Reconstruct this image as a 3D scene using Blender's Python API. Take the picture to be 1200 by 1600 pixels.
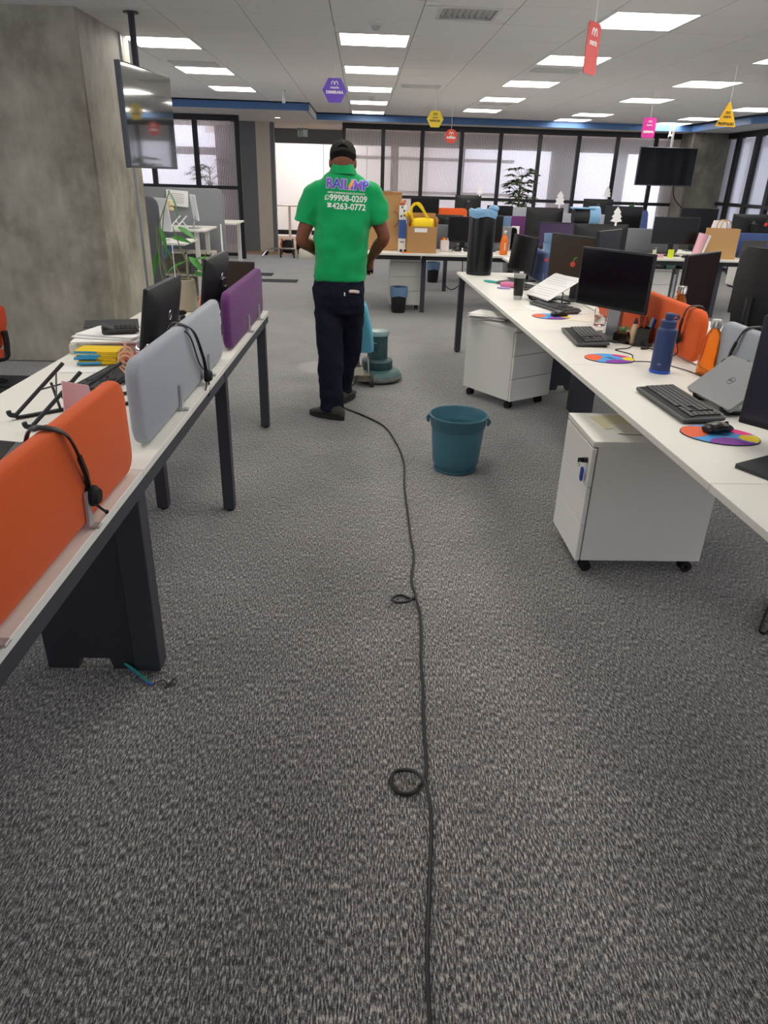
import bpy, bmesh, math, random
from mathutils import Vector, Matrix, Euler
from mathutils.bvhtree import BVHTree

for o in list(bpy.data.objects):
    bpy.data.objects.remove(o)
SC = bpy.context.scene
COL = SC.collection
PI = math.pi
random.seed(7)

# ------------------------------------------------------------------ camera
cam_data = bpy.data.cameras.new('camera')
cam_data.sensor_fit = 'AUTO'
cam_data.sensor_width = 36.0
cam_data.lens = 36.0 * 1100.0 / 1600.0
cam_data.clip_start = 0.02
camera = bpy.data.objects.new('camera', cam_data)
COL.objects.link(camera)
CAM_H = 1.55
camera.matrix_world = Matrix(((0.999258, -0.013088, -0.036224, 0.0),
                              (-0.027065, 0.430572, -0.90215, 0.0),
                              (0.027404, 0.902461, 0.429898, CAM_H),
                              (0, 0, 0, 1)))
SC.camera = camera

# ------------------------------------------------------------------ daylight, exposure
world = bpy.data.worlds.new('overcast_sky')
SC.world = world
world.use_nodes = True
wn = world.node_tree.nodes
wl = world.node_tree.links
wn.clear()
w_out = wn.new('ShaderNodeOutputWorld')
w_bg = wn.new('ShaderNodeBackground')
w_bg.inputs['Color'].default_value = (0.86, 0.89, 1.0, 1)
w_bg.inputs['Strength'].default_value = 1.9
wl.new(w_bg.outputs[0], w_out.inputs[0])
PANEL_POWER = 8.0          # ceiling LED panels
SC.view_settings.view_transform = 'Standard'
SC.view_settings.look = 'None'
SC.view_settings.exposure = 0.72
SC.view_settings.gamma = 1.0
SC.view_settings.use_curve_mapping = False
SC.cycles.use_denoising = True
SC.cycles.max_bounces = 8
SC.cycles.diffuse_bounces = 4
SC.cycles.transparent_max_bounces = 12
SC.cycles.sample_clamp_indirect = 6.0


def lin(h):
    h = h.lstrip('#')
    out = []
    for i in (0, 2, 4):
        c = int(h[i:i + 2], 16) / 255.0
        out.append(c / 12.92 if c <= 0.04045 else ((c + 0.055) / 1.055) ** 2.4)
    return tuple(out) + (1.0,)


# ------------------------------------------------------------------ materials
MATS = {}


def mat(name, color='#808080', rough=0.5, metal=0.0, bump=0.0, bscale=200.0, var=0.0, vscale=8.0,
        trans=0.0, ior=1.45, emit=None, estr=0.0, spec=0.5, sheen=0.0, alpha=1.0, coat=0.0):
    if name in MATS:
        return MATS[name]
    m = bpy.data.materials.new(name)
    m.use_nodes = True
    nt = m.node_tree
    b = nt.nodes['Principled BSDF']
    c = lin(color) if isinstance(color, str) else color
    b.inputs['Base Color'].default_value = c
    b.inputs['Roughness'].default_value = rough
    b.inputs['Metallic'].default_value = metal
    b.inputs['Specular IOR Level'].default_value = spec
    b.inputs['Transmission Weight'].default_value = trans
    b.inputs['IOR'].default_value = ior
    b.inputs['Alpha'].default_value = alpha
    b.inputs['Sheen Weight'].default_value = sheen
    b.inputs['Coat Weight'].default_value = coat
    if emit:
        b.inputs['Emission Color'].default_value = lin(emit)
        b.inputs['Emission Strength'].default_value = estr
    tc = nt.nodes.new('ShaderNodeTexCoord')
    if var > 0:
        n = nt.nodes.new('ShaderNodeTexNoise')
        n.inputs['Scale'].default_value = vscale
        n.inputs['Detail'].default_value = 5
        nt.links.new(tc.outputs['Object'], n.inputs['Vector'])
        mx = nt.nodes.new('ShaderNodeMix')
        mx.data_type = 'RGBA'
        mx.inputs[6].default_value = tuple(x * (1 - var) for x in c[:3]) + (1,)
        mx.inputs[7].default_value = tuple(min(1, x * (1 + var)) for x in c[:3]) + (1,)
        nt.links.new(n.outputs[0], mx.inputs[0])
        nt.links.new(mx.outputs[2], b.inputs['Base Color'])
    if bump > 0:
        n = nt.nodes.new('ShaderNodeTexNoise')
        n.inputs['Scale'].default_value = bscale
        n.inputs['Detail'].default_value = 3
        nt.links.new(tc.outputs['Object'], n.inputs['Vector'])
        bp = nt.nodes.new('ShaderNodeBump')
        bp.inputs['Strength'].default_value = bump
        bp.inputs['Distance'].default_value = 0.01
        nt.links.new(n.outputs[0], bp.inputs['Height'])
        nt.links.new(bp.outputs[0], b.inputs['Normal'])
    MATS[name] = m
    return m


# ------------------------------------------------------------------ geometry builder
def crom(pts, n=6, closed=False):
    """Catmull-Rom resampling of a 3-D path."""
    P = [Vector(p) for p in pts]
    out = []
    N = len(P)
    rng = N if closed else N - 1
    for i in range(rng):
        if closed:
            p0, p1, p2, p3 = P[(i - 1) % N], P[i], P[(i + 1) % N], P[(i + 2) % N]
        else:
            p0 = P[i - 1] if i > 0 else P[0] * 2 - P[1]
            p1, p2 = P[i], P[i + 1]
            p3 = P[i + 2] if i + 2 < N else P[-1] * 2 - P[-2]
        for k in range(n):
            t = k / n
            t2, t3 = t * t, t * t * t
            out.append(0.5 * (2 * p1 + (p2 - p0) * t + (2 * p0 - 5 * p1 + 4 * p2 - p3) * t2 + (3 * p1 - p0 - 3 * p2 + p3) * t3))
    if not closed:
        out.append(P[-1])
    return out


class G:
    def __init__(s):
        s.bm = bmesh.new()

    def _xf(s, verts, M):
        if M is not None:
            bmesh.ops.transform(s.bm, matrix=M, verts=verts)

    def box(s, c, size, rot=None, bev=0.0, seg=1, M=None):
        r = bmesh.ops.create_cube(s.bm, size=1.0)
        vs = r['verts']
        bmesh.ops.scale(s.bm, vec=size, verts=vs)
        if bev > 0:
            es = list({e for v in vs for e in v.link_edges})
            rr = bmesh.ops.bevel(s.bm, geom=es + vs, offset=bev, segments=seg, affect='EDGES', profile=0.5)
            vs = list({v for f in rr['faces'] for v in f.verts} | {v for v in vs if v.is_valid})
        X = Matrix.Translation(c)
        if rot is not None:
            X = X @ Euler(rot).to_matrix().to_4x4()
        if M is not None:
            X = M @ X
        s._xf(vs, X)
        return s

    def ring(s, c, u, v, n):
        return [s.bm.verts.new(c + u * math.cos(2 * PI * k / n) + v * math.sin(2 * PI * k / n)) for k in range(n)]

    def bridge(s, a, b):
        n = len(a)
        for k in range(n):
            try:
                s.bm.faces.new((a[k], a[(k + 1) % n], b[(k + 1) % n], b[k]))
            except ValueError:
                pass

    def loft(s, rings, cap0=True, cap1=True):
        """rings: lists of points with equal length."""
        R = [[s.bm.verts.new(p) for p in r] for r in rings]
        for i in range(len(R) - 1):
            s.bridge(R[i], R[i + 1])
        if cap0:
            s.bm.faces.new(list(reversed(R[0])))
        if cap1:
            s.bm.faces.new(R[-1])
        return s

    def cyl(s, p0, p1, r0, r1=None, n=14, cap=True):
        p0, p1 = Vector(p0), Vector(p1)
        r1 = r0 if r1 is None else r1
        d = (p1 - p0).normalized()
        a = d.orthogonal().normalized()
        b = d.cross(a)
        A = s.ring(p0, a * r0, b * r0, n)
        B = s.ring(p1, a * r1, b * r1, n)
        s.bridge(A, B)
        if cap:
            s.bm.faces.new(list(reversed(A)))
            s.bm.faces.new(B)
        return s

    def lathe(s, prof, n=24, c=(0, 0, 0), cap0=True, cap1=True, M=None, sx=1.0, sy=1.0):
        c = Vector(c)
        R = []
        for r, z in prof:
            R.append([s.bm.verts.new(Vector((r * sx * math.cos(2 * PI * k / n), r * sy * math.sin(2 * PI * k / n), z))) for k in range(n)])
        for i in range(len(R) - 1):
            s.bridge(R[i], R[i + 1])
        if cap0:
            s.bm.faces.new(list(reversed(R[0])))
        if cap1:
            s.bm.faces.new(R[-1])
        vs = [v for r in R for v in r]
        X = Matrix.Translation(c)
        if M is not None:
            X = X @ M
        s._xf(vs, X)
        return s

    def tube(s, pts, r, n=8, cap=True, closed=False, flat=None):
        """swept round section; r may be a number or a list; flat=(a,b) squashes the section."""
        P = [Vector(p) for p in pts]
        N = len(P)
        R = []
        up = None
        for i in range(N):
            if closed:
                t = P[(i + 1) % N] - P[(i - 1) % N]
            else:
                t = P[min(i + 1, N - 1)] - P[max(i - 1, 0)]
            if t.length < 1e-9:
                t = Vector((0, 0, 1))
            t.normalize()
            if up is None:
                up = t.orthogonal().normalized() if flat is None else (Vector(flat[2]) - t * t.dot(Vector(flat[2]))).normalized()
            else:
                up = up - t * up.dot(t)
                if up.length < 1e-6:
                    up = t.orthogonal()
                up.normalize()
            w = t.cross(up)
            rr = r[i] if isinstance(r, (list, tuple)) else r
            fa, fb = (1, 1) if flat is None else flat[:2]
            R.append(s.ring(P[i], up * rr * fa, w * rr * fb, n))
        for i in range(N - 1):
            s.bridge(R[i], R[i + 1])
        if closed:
            s.bridge(R[-1], R[0])
        elif cap:
            s.bm.faces.new(list(reversed(R[0])))
            s.bm.faces.new(R[-1])
        return s

    def prism(s, poly, t, M=None):
        """flat outline (x, z) extruded by t along y, centred."""
        a = [s.bm.verts.new((x, -t / 2, z)) for x, z in poly]
        b = [s.bm.verts.new((x, t / 2, z)) for x, z in poly]
        s.bridge(a, b)
        try:
            s.bm.faces.new(list(reversed(a)))
            s.bm.faces.new(b)
        except ValueError:
            pass
        s._xf(a + b, M)
        return s

    def slab(s, poly, z0, z1, M=None):
        """outline in (x, y) extruded in z."""
        a = [s.bm.verts.new((x, y, z0)) for x, y in poly]
        b = [s.bm.verts.new((x, y, z1)) for x, y in poly]
        s.bridge(a, b)
        s.bm.faces.new(list(reversed(a)))
        s.bm.faces.new(b)
        s._xf(a + b, M)
        return s

    def ball(s, c, r, u=16, v=10, M=None):
        rad = r if isinstance(r, (tuple, list)) else (r, r, r)
        res = bmesh.ops.create_uvsphere(s.bm, u_segments=u, v_segments=v, radius=1.0)
        X = Matrix.Translation(c)
        if M is not None:
            X = X @ M
        X = X @ Matrix.Diagonal((rad[0], rad[1], rad[2], 1))
        s._xf(res['verts'], X)
        return s

    def shift(s, d):
        bmesh.ops.translate(s.bm, vec=Vector(d), verts=s.bm.verts)
        return s

    def xf(s, M):
        bmesh.ops.transform(s.bm, matrix=M, verts=s.bm.verts)
        return s

    def mesh(s, name, smooth=35):
        bmesh.ops.recalc_face_normals(s.bm, faces=s.bm.faces)
        me = bpy.data.meshes.new(name)
        s.bm.to_mesh(me)
        s.bm.free()
        if smooth:
            me.polygons.foreach_set('use_smooth', [True] * len(me.polygons))
            me.set_sharp_from_angle(angle=math.radians(smooth))
        return me

    def out(s, name, m, parent=None, smooth=35, loc=None, rot=None):
        me = s.mesh(name, smooth)
        return link(name, me, m, parent, loc, rot)


def link(name, me, m, parent=None, loc=None, rot=None):
    if m is not None and not me.materials:
        for q in (m if isinstance(m, (list, tuple)) else [m]):
            me.materials.append(q)
    o = bpy.data.objects.new(name, me)
    COL.objects.link(o)
    if parent is not None:
        o.parent = parent
    if loc is not None:
        o.location = loc
    if rot is not None:
        o.rotation_euler = rot
    return o


def thing(name, label, cat, loc=(0, 0, 0), rz=0.0, group=None, rot=None):
    o = bpy.data.objects.new(name, None)
    o.empty_display_size = 0.05
    COL.objects.link(o)
    o.location = loc
    o.rotation_euler = rot if rot is not None else (0, 0, rz)
    o['label'] = label
    o['category'] = cat
    if group:
        o['group'] = group
    return o


def tag(o, label, cat, group=None):
    o['label'] = label
    o['category'] = cat
    if group:
        o['group'] = group
    return o


def structure(o):
    o['kind'] = 'structure'
    return o


def stuff(o):
    o['kind'] = 'stuff'
    return o


def plab(o, label):
    o['label'] = label
    return o


def copy_tree(o, parent=None):
    c = o.copy()
    COL.objects.link(c)
    if parent is not None:
        c.parent = parent
    for ch in o.children:
        copy_tree(ch, c)
    return c


def text_mesh(s, size=0.1, ext=0.0006, bold=0.0, align='CENTER', sx=1.0, shear=0.0, space=1.0):
    """lettering as a mesh lying in the XZ plane, facing -Y."""
    cu = bpy.data.curves.new('lettering', 'FONT')
    cu.body = s
    cu.size = size
    cu.extrude = ext
    cu.offset = bold
    cu.align_x = align
    cu.align_y = 'CENTER'
    cu.shear = shear
    cu.space_character = space
    cu.resolution_u = 3
    t = bpy.data.objects.new('lettering', cu)
    me = bpy.data.meshes.new_from_object(t)
    bpy.data.objects.remove(t)
    bpy.data.curves.remove(cu)
    me.transform(Matrix.Rotation(PI / 2, 4, 'X') @ Matrix.Diagonal((sx, 1, 1, 1)))
    return me


def rrect(w, h, r, n=5, cx=0.0, cy=0.0):
    pts = []
    for qx, qy, a0 in ((1, 1, 0), (-1, 1, 90), (-1, -1, 180), (1, -1, 270)):
        for k in range(n + 1):
            a = math.radians(a0 + 90 * k / n)
            pts.append((cx + qx * (w / 2 - r) + r * math.cos(a), cy + qy * (h / 2 - r) + r * math.sin(a)))
    return pts


def baked(o, mods):
    """apply modifiers [(type, {settings})] and return the plain mesh object."""
    for ty, kw in mods:
        md = o.modifiers.new(ty.lower(), ty)
        for k, v in kw.items():
            setattr(md, k, v)
    dg = bpy.context.evaluated_depsgraph_get()
    me = bpy.data.meshes.new_from_object(o.evaluated_get(dg))
    old = o.data
    mats = list(old.materials)
    o.modifiers.clear()
    o.data = me
    me.materials.clear()
    for m in mats:
        me.materials.append(m)
    me.polygons.foreach_set('use_smooth', [True] * len(me.polygons))
    return o


# ================================================================== setting: materials
def carpet_mat():
    m = bpy.data.materials.new('carpet_heather')
    m.use_nodes = True
    nt = m.node_tree
    N, L = nt.nodes, nt.links
    b = N['Principled BSDF']
    b.inputs['Roughness'].default_value = 0.95
    b.inputs['Specular IOR Level'].default_value = 0.15
    b.inputs['Sheen Weight'].default_value = 0.5
    b.inputs['Sheen Roughness'].default_value = 0.5
    tc = N.new('ShaderNodeTexCoord')

    def noise(sx, sy, scale, det, rough=0.6):
        mp = N.new('ShaderNodeMapping')
        mp.inputs['Scale'].default_value = (sx, sy, 1)
        L.new(tc.outputs['Object'], mp.inputs[0])
        n = N.new('ShaderNodeTexNoise')
        n.inputs['Scale'].default_value = scale
        n.inputs['Detail'].default_value = det
        n.inputs['Roughness'].default_value = rough
        L.new(mp.outputs[0], n.inputs['Vector'])
        return n
    n1 = noise(1.0, 0.20, 250, 2.5, 0.65)
    n2 = noise(1, 0.45, 520, 1.0)
    n3 = noise(1, 1, 2.2, 4)
    add = N.new('ShaderNodeMath')
    add.operation = 'MULTIPLY_ADD'
    L.new(n2.outputs[0], add.inputs[0])
    add.inputs[1].default_value = 0.30
    L.new(n1.outputs[0], add.inputs[2])
    rp = N.new('ShaderNodeValToRGB')
    e = rp.color_ramp.elements
    e[0].position, e[0].color = 0.51, lin('#2b2b2e')
    e[1].position, e[1].color = 0.79, lin('#d2cec5')
    x = e.new(0.62)
    x.color = lin('#5a595c')
    x = e.new(0.70)
    x.color = lin('#8f8c8a')
    L.new(add.outputs[0], rp.inputs[0])
    mx = N.new('ShaderNodeMix')
    mx.data_type = 'RGBA'
    mx.blend_type = 'MULTIPLY'
    mx.inputs[0].default_value = 1.0
    r3 = N.new('ShaderNodeMapRange')
    r3.inputs[1].default_value, r3.inputs[2].default_value = 0.3, 0.7
    r3.inputs[3].default_value, r3.inputs[4].default_value = 0.78, 1.08
    L.new(n3.outputs[0], r3.inputs[0])
    L.new(rp.outputs[0], mx.inputs[6])
    L.new(r3.outputs[0], mx.inputs[7])
    # pale round mark left on the pile by the scrubbing machine
    vm = N.new('ShaderNodeVectorMath')
    vm.operation = 'DISTANCE'
    L.new(tc.outputs['Object'], vm.inputs[0])
    vm.inputs[1].default_value = (-0.33, 6.25, 0.0)
    r4 = N.new('ShaderNodeMapRange')
    r4.inputs[1].default_value, r4.inputs[2].default_value = 0.20, 0.25
    r4.inputs[3].default_value, r4.inputs[4].default_value = 0.45, 0.0
    L.new(vm.outputs['Value'], r4.inputs[0])
    m2 = N.new('ShaderNodeMix')
    m2.data_type = 'RGBA'
    L.new(r4.outputs[0], m2.inputs[0])
    L.new(mx.outputs[2], m2.inputs[6])
    m2.inputs[7].default_value = lin('#b9b6b2')
    L.new(m2.outputs[2], b.inputs['Base Color'])
    bp = N.new('ShaderNodeBump')
    bp.inputs['Strength'].default_value = 0.6
    bp.inputs['Distance'].default_value = 0.006
    L.new(add.outputs[0], bp.inputs['Height'])
    L.new(bp.outputs[0], b.inputs['Normal'])
    return m


def concrete_mat(name, dark, light, tint):
    m = bpy.data.materials.new(name)
    m.use_nodes = True
    nt = m.node_tree
    N, L = nt.nodes, nt.links
    b = N['Principled BSDF']
    b.inputs['Roughness'].default_value = 0.62
    tc = N.new('ShaderNodeTexCoord')
    n1 = N.new('ShaderNodeTexNoise')
    n1.inputs['Scale'].default_value = 2.1
    n1.inputs['Detail'].default_value = 8
    n1.inputs['Roughness'].default_value = 0.62
    L.new(tc.outputs['Object'], n1.inputs['Vector'])
    rp = N.new('ShaderNodeValToRGB')
    e = rp.color_ramp.elements
    e[0].position, e[0].color = 0.33, lin(dark)
    e[1].position, e[1].color = 0.66, lin(light)
    x = e.new(0.50)
    x.color = lin(tint)
    L.new(n1.outputs[0], rp.inputs[0])
    n2 = N.new('ShaderNodeTexNoise')
    n2.inputs['Scale'].default_value = 14
    n2.inputs['Detail'].default_value = 6
    mp = N.new('ShaderNodeMapping')
    mp.inputs['Scale'].default_value = (1, 1, 0.35)
    L.new(tc.outputs['Object'], mp.inputs[0])
    L.new(mp.outputs[0], n2.inputs['Vector'])
    r2 = N.new('ShaderNodeMapRange')
    r2.inputs[1].default_value, r2.inputs[2].default_value = 0.3, 0.7
    r2.inputs[3].default_value, r2.inputs[4].default_value = 0.84, 1.06
    L.new(n2.outputs[0], r2.inputs[0])
    mx = N.new('ShaderNodeMix')
    mx.data_type = 'RGBA'
    mx.blend_type = 'MULTIPLY'
    mx.inputs[0].default_value = 1
    L.new(rp.outputs[0], mx.inputs[6])
    L.new(r2.outputs[0], mx.inputs[7])
    L.new(mx.outputs[2], b.inputs['Base Color'])
    bp = N.new('ShaderNodeBump')
    bp.inputs['Strength'].default_value = 0.25
    bp.inputs['Distance'].default_value = 0.02
    L.new(n2.outputs[0], bp.inputs['Height'])
    L.new(bp.outputs[0], b.inputs['Normal'])
    return m


def reeded_glass_mat(name, tint, see, axis, flutes=True):
    m = bpy.data.materials.new(name)
    m.use_nodes = True
    nt = m.node_tree
    N, L = nt.nodes, nt.links
    N.remove(N['Principled BSDF'])
    out = N['Material Output']
    tc = N.new('ShaderNodeTexCoord')
    tr = N.new('ShaderNodeBsdfTransparent')
    tr.inputs[0].default_value = tint
    gl = N.new('ShaderNodeBsdfGlass')
    gl.inputs['Roughness'].default_value = 0.4
    gl.inputs['IOR'].default_value = 1.25
    gl.inputs[0].default_value = tint
    tl = N.new('ShaderNodeBsdfTranslucent')
    tl.inputs[0].default_value = tint
    m1 = N.new('ShaderNodeMixShader')
    m2 = N.new('ShaderNodeMixShader')
    m2.inputs[0].default_value = see
    L.new(tl.outputs[0], m1.inputs[2])
    m1.inputs[0].default_value = 0.55
    L.new(gl.outputs[0], m1.inputs[1])
    L.new(m1.outputs[0], m2.inputs[1])
    L.new(tr.outputs[0], m2.inputs[2])
    if flutes:
        w = N.new('ShaderNodeTexWave')
        w.bands_direction = axis
        w.inputs['Scale'].default_value = 10.0
        w.inputs['Distortion'].default_value = 0.6
        w.inputs['Detail'].default_value = 1.0
        L.new(tc.outputs['Object'], w.inputs['Vector'])
        bp = N.new('ShaderNodeBump')
        bp.inputs['Strength'].default_value = 0.35
        bp.inputs['Distance'].default_value = 0.01
        L.new(w.outputs[1], bp.inputs['Height'])
        L.new(bp.outputs[0], gl.inputs['Normal'])
        mr = N.new('ShaderNodeMapRange')
        mr.inputs[3].default_value, mr.inputs[4].default_value = max(0, see - 0.28), min(1, see + 0.2)
        L.new(w.outputs[1], mr.inputs[0])
        L.new(mr.outputs[0], m2.inputs[0])
    L.new(m2.outputs[0], out.inputs[0])
    return m


M_CARPET = carpet_mat()
M_STRIPE = mat('carpet_dark_band', '#47474a', 0.95, bump=0.5, bscale=300, var=0.35, vscale=160, spec=0.1)
M_CONC = concrete_mat('raw_concrete', '#857f70', '#b9b4a4', '#a7a293')
M_CONC2 = concrete_mat('dark_concrete', '#4f4c43', '#7a776a', '#66635a')
M_TILE = mat('mineral_ceiling_tile', '#efefef', 0.85, bump=0.15, bscale=120, spec=0.2)
M_TBAR = mat('white_ceiling_rail', '#a2a2a4', 0.5)
M_SOFFIT = mat('plasterboard_soffit', '#d6d5d2', 0.8, spec=0.2)
M_BLUE = mat('blue_fascia_paint', '#4f74a6', 0.45)
M_LED = mat('led_diffuser', '#ffffff', 0.6, emit='#fffaf0', estr=PANEL_POWER)
M_BLK = mat('black_frame_paint', '#17161b', 0.4)
M_REED = reeded_glass_mat('reeded_glass', (0.97, 0.97, 0.99, 1), 0.66, 'X')
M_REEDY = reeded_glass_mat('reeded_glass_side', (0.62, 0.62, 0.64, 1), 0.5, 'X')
M_CLEAR = reeded_glass_mat('clear_glass', (0.85, 0.86, 0.88, 1), 0.8, 'X', False)
M_WALL = mat('off_white_wall_paint', '#cfcac2', 0.7, spec=0.2)
M_GREY = mat('grey_wall_paint', '#6b6d70', 0.6)
M_BEIGE = mat('beige_wall_paint', '#c4baab', 0.7)
M_PINK = mat('pale_pink_paint', '#e6d6d4', 0.7)
M_BOARD = mat('white_glass_board', '#f2f1ec', 0.25)


def wood_floor_mat():
    m = mat('oak_floor', '#a98c70', 0.45, var=0.18, vscale=6)
    return m


# ================================================================== setting: shell
FX0, FX1, FY0, FY1 = -8.0, 9.2, -3.0, 15.75
g = G()
g.box(((FX0 + FX1) / 2, (FY0 + FY1) / 2, -0.05), (FX1 - FX0, FY1 - FY0, 0.1))
floor = structure(g.out('floor', M_CARPET, smooth=0))
# dark bands woven into the carpet: pieces of the floor
for poly in ([(-4.2, 11.62), (-1.02, 11.62), (-1.02, 11.98), (-4.2, 11.98)],
             [(-4.2, 12.35), (-1.50, 12.35), (-1.50, 12.75), (-4.2, 12.75)],
             [(-6.0, 4.95), (-2.20, 4.95), (-2.20, 5.75), (-6.0, 5.75)]):
    g = G()
    g.slab(poly, -0.02, 0.0025)
    g.out('carpet_band', M_STRIPE, floor, smooth=0)
g = G()
g.box(((FX0 + FX1) / 2, 19.5, -0.05), (FX1 - FX0, 7.5, 0.1))
structure(g.out('floor', wood_floor_mat(), smooth=0))

# ---- ceiling: a slab, the rails and every tile (rows run slightly skew to the columns)
CZ = 2.6
TX, TY = 0.64, 0.635
SK = 0.05


def cell(i, k):
    x = -0.24 + TX * i
    return x, TY * k - 0.12


ceil = G()
ceil.box((0.6, 7.8, CZ + 0.071), (17.2, 21.6, 0.1))
ceiling = structure(ceil.out('ceiling', M_TBAR, smooth=0))
LIGHTS = {}
for i, ks in {0: (5, 8, 11, 14, 17, 20, 23), 3: (3, 6, 9, 12, 15, 18, 21), 6: (5, 8, 11, 14, 17, 21, 23),
              9: (0, 3, 6, 9, 12, 15, 18, 21, 23), -3: (0, 3, 6, 12, 15, 18)}.items():  # panels out of view are added to brighten the room and column
    for k in ks:
        LIGHTS[(i, k)] = 1
VENTS = {(1, 9): 'grille', (-3, 14): 'hatch', (3, 13): 'hatch', (1, 16): 'hatch', (3, 19): 'hatch'}


def tile_poly(gap=0.006):
    h = 0.5
    w, d = TX - gap, TY - gap
    return [(-w / 2, -d / 2 - SK * w / 2), (w / 2, -d / 2 + SK * w / 2), (w / 2, d / 2 + SK * w / 2), (-w / 2, d / 2 - SK * w / 2)]


g = G()
g.slab(tile_poly(), 0.0, 0.03)
tile_me = g.mesh('ceiling_tile', 0)
tile_me.materials.append(M_TILE)
rest = G()


def tile_at(i, k):
    x, y = cell(i, k)
    cx = x + TX / 2
    return cx, y + TY / 2 + SK * cx


def in_main(cx, cy):
    if cy > 15.30 or cx > 7.0:
        return False
    if cx < -1.0 and cy > 13.1:
        return False
    if cx > 6.35 and cy > 2.0 and cy < 15.3 and cx > 6.36:
        return False
    return True


for i in range(-11, 12):
    for k in range(-4, 25):
        cx, cy = tile_at(i, k)
        if not in_main(cx, cy) or (i, k) in LIGHTS or cy < -2.6:
            continue
        if cx < -7.6:
            continue
        if VENTS.get((i, k)) == 'grille':
            continue
        if cy > 5.0 and -3.6 < cx and not (cx < -2.1 and cy < 8):
            o = link('ceiling_tile', tile_me, None, ceiling, (cx, cy, CZ))
        else:
            t = [(cx + px, cy + py) for px, py in tile_poly()]
            rest.slab(t, CZ, CZ + 0.03)
stuff(rest.out('ceiling_tile', M_TILE, ceiling, smooth=0))

# ---- blue fascia and plasterboard soffit around the tiled field
FAS = [(-8.0, 13.35), (-0.92, 13.35), (-0.92, 15.35), (6.36, 15.35), (6.36, 13.0), (6.75, 12.2), (7.4, 2.0)]
for a, b in zip(FAS[:-1], FAS[1:]):
    g = G()
    va, vb = Vector((a[0], a[1], 0)), Vector((b[0], b[1], 0))
    d = (vb - va).normalized()
    n = Vector((-d.y, d.x, 0))
    mid = (va + vb) / 2 + n * 0.02
    g.box((mid.x, mid.y, 2.5475), ((vb - va).length + 0.04, 0.04, 0.105), rot=(0, 0, math.atan2(d.y, d.x)))
    structure(g.out('trim_1', M_BLUE, smooth=0))
g = G()
for poly in ([(-8, 13.37), (-0.90, 13.37), (-0.90, 18.6), (-8, 18.6)], [(-0.90, 15.37), (9.2, 15.37), (9.2, 18.6), (-0.90, 18.6)],
             [(6.38, 13.0), (6.77, 12.2), (7.42, 2.0), (9.2, 2.0), (9.2, 15.37), (6.38, 15.37)]):
    g.slab(poly, 2.497, 2.60)
structure(g.out('ceiling_soffit', M_SOFFIT, smooth=0))
g = G()
g.box((-0.5, 20.9, 2.78), (7.0, 4.6, 0.1))
structure(g.out('ceiling_corridor', M_PINK, smooth=0))

# ---- outer walls
def window_wall(name, p0, p1, y0, y1, sill=0.75, head=2.40, n=6, pier=0.35):
    """outer wall with a band of windows open to the daylight; runs along x at y0 or along y at x = p0."""
    g = G()
    horiz = y0 == y1
    L = (p1 - p0) if horiz else (y1 - y0)

    def put(s0, s1, z0, z1):
        if horiz:
            g.box((p0 + (s0 + s1) / 2, y0, (z0 + z1) / 2), (s1 - s0, 0.12, z1 - z0))
        else:
            g.box((p0, y0 + (s0 + s1) / 2, (z0 + z1) / 2), (0.12, s1 - s0, z1 - z0))
    put(0, L, -0.05, sill)
    put(0, L, head, 2.75)
    for k in range(n + 1):
        c = k * L / n
        put(max(0, c - pier / 2), min(L, c + pier / 2), sill, head)
    return structure(g.out(name, M_WALL, smooth=0))


window_wall('wall_back', 3.2, 9.2, -3.05, -3.05, n=2)
g = G()
g.box((-2.4, -3.05, 1.35), (11.2, 0.12, 2.8))
structure(g.out('wall_back', M_WALL, smooth=0))
window_wall('wall_left', -8.05, -8.05, -3.0, 22.9, n=9)  # window band added out of view to bring daylight to the ceiling
window_wall('wall_right', 9.25, 9.25, -3.0, 18.6, n=8)

# ---- raw concrete columns
g = G()
g.box((-3.20, 6.87, 1.33), (2.2, 1.28, 2.66), bev=0.012)
structure(g.out('wall_column', M_CONC))
g = G()
g.box((6.95, 16.05, 1.25), (1.0, 1.3, 2.5), bev=0.01)
structure(g.out('wall_column', M_CONC2))

# ---- reeded glass partition across the far end (window_1)
def partition(name, x0, x1, y, zt, xs, rails, glass, post=0.055, depth=0.06, bottom=True, side=False):
    root = None
    g = G()
    top = 0.10
    g.box(((x0 + x1) / 2, y, zt - top / 2), (x1 - x0, depth, top))
    root = structure(g.out(name, M_BLK, smooth=0))
    for x in xs:
        g = G()
        g.box((x, y, (zt - top) / 2), (post, depth, zt - top))
        g.out('post', M_BLK, root, smooth=0)
    for z in rails:
        g = G()
        g.box(((x0 + x1) / 2, y - 0.004, z), (x1 - x0, depth, 0.06))
        g.out('rail', M_BLK, root, smooth=0)
    zs = [0.0] + sorted(rails) + [zt - top]
    for a, b in zip(xs[:-1], xs[1:]):
        for z0, z1 in zip(zs[:-1], zs[1:]):
            g = G()
            g.box(((a + b) / 2, y + 0.005, (z0 + z1) / 2), (b - a - post * 0.5, 0.008, z1 - z0 - 0.02))
            g.out('pane', glass, root, smooth=0)
    return root


partition('window_1', -0.42, 6.75, 16.0, 2.497, [-0.39, 0.40, 1.19, 1.985, 2.78, 3.575, 4.37, 5.165, 5.95, 6.70], [0.08, 1.18], M_REED, post=0.075)
partition('window_2', -5.4, -2.30, 14.9, 2.497, [-5.3, -4.6, -3.93, -3.12, -2.34], [0.08, 1.28], M_REED, post=0.085, depth=0.08)
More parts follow.
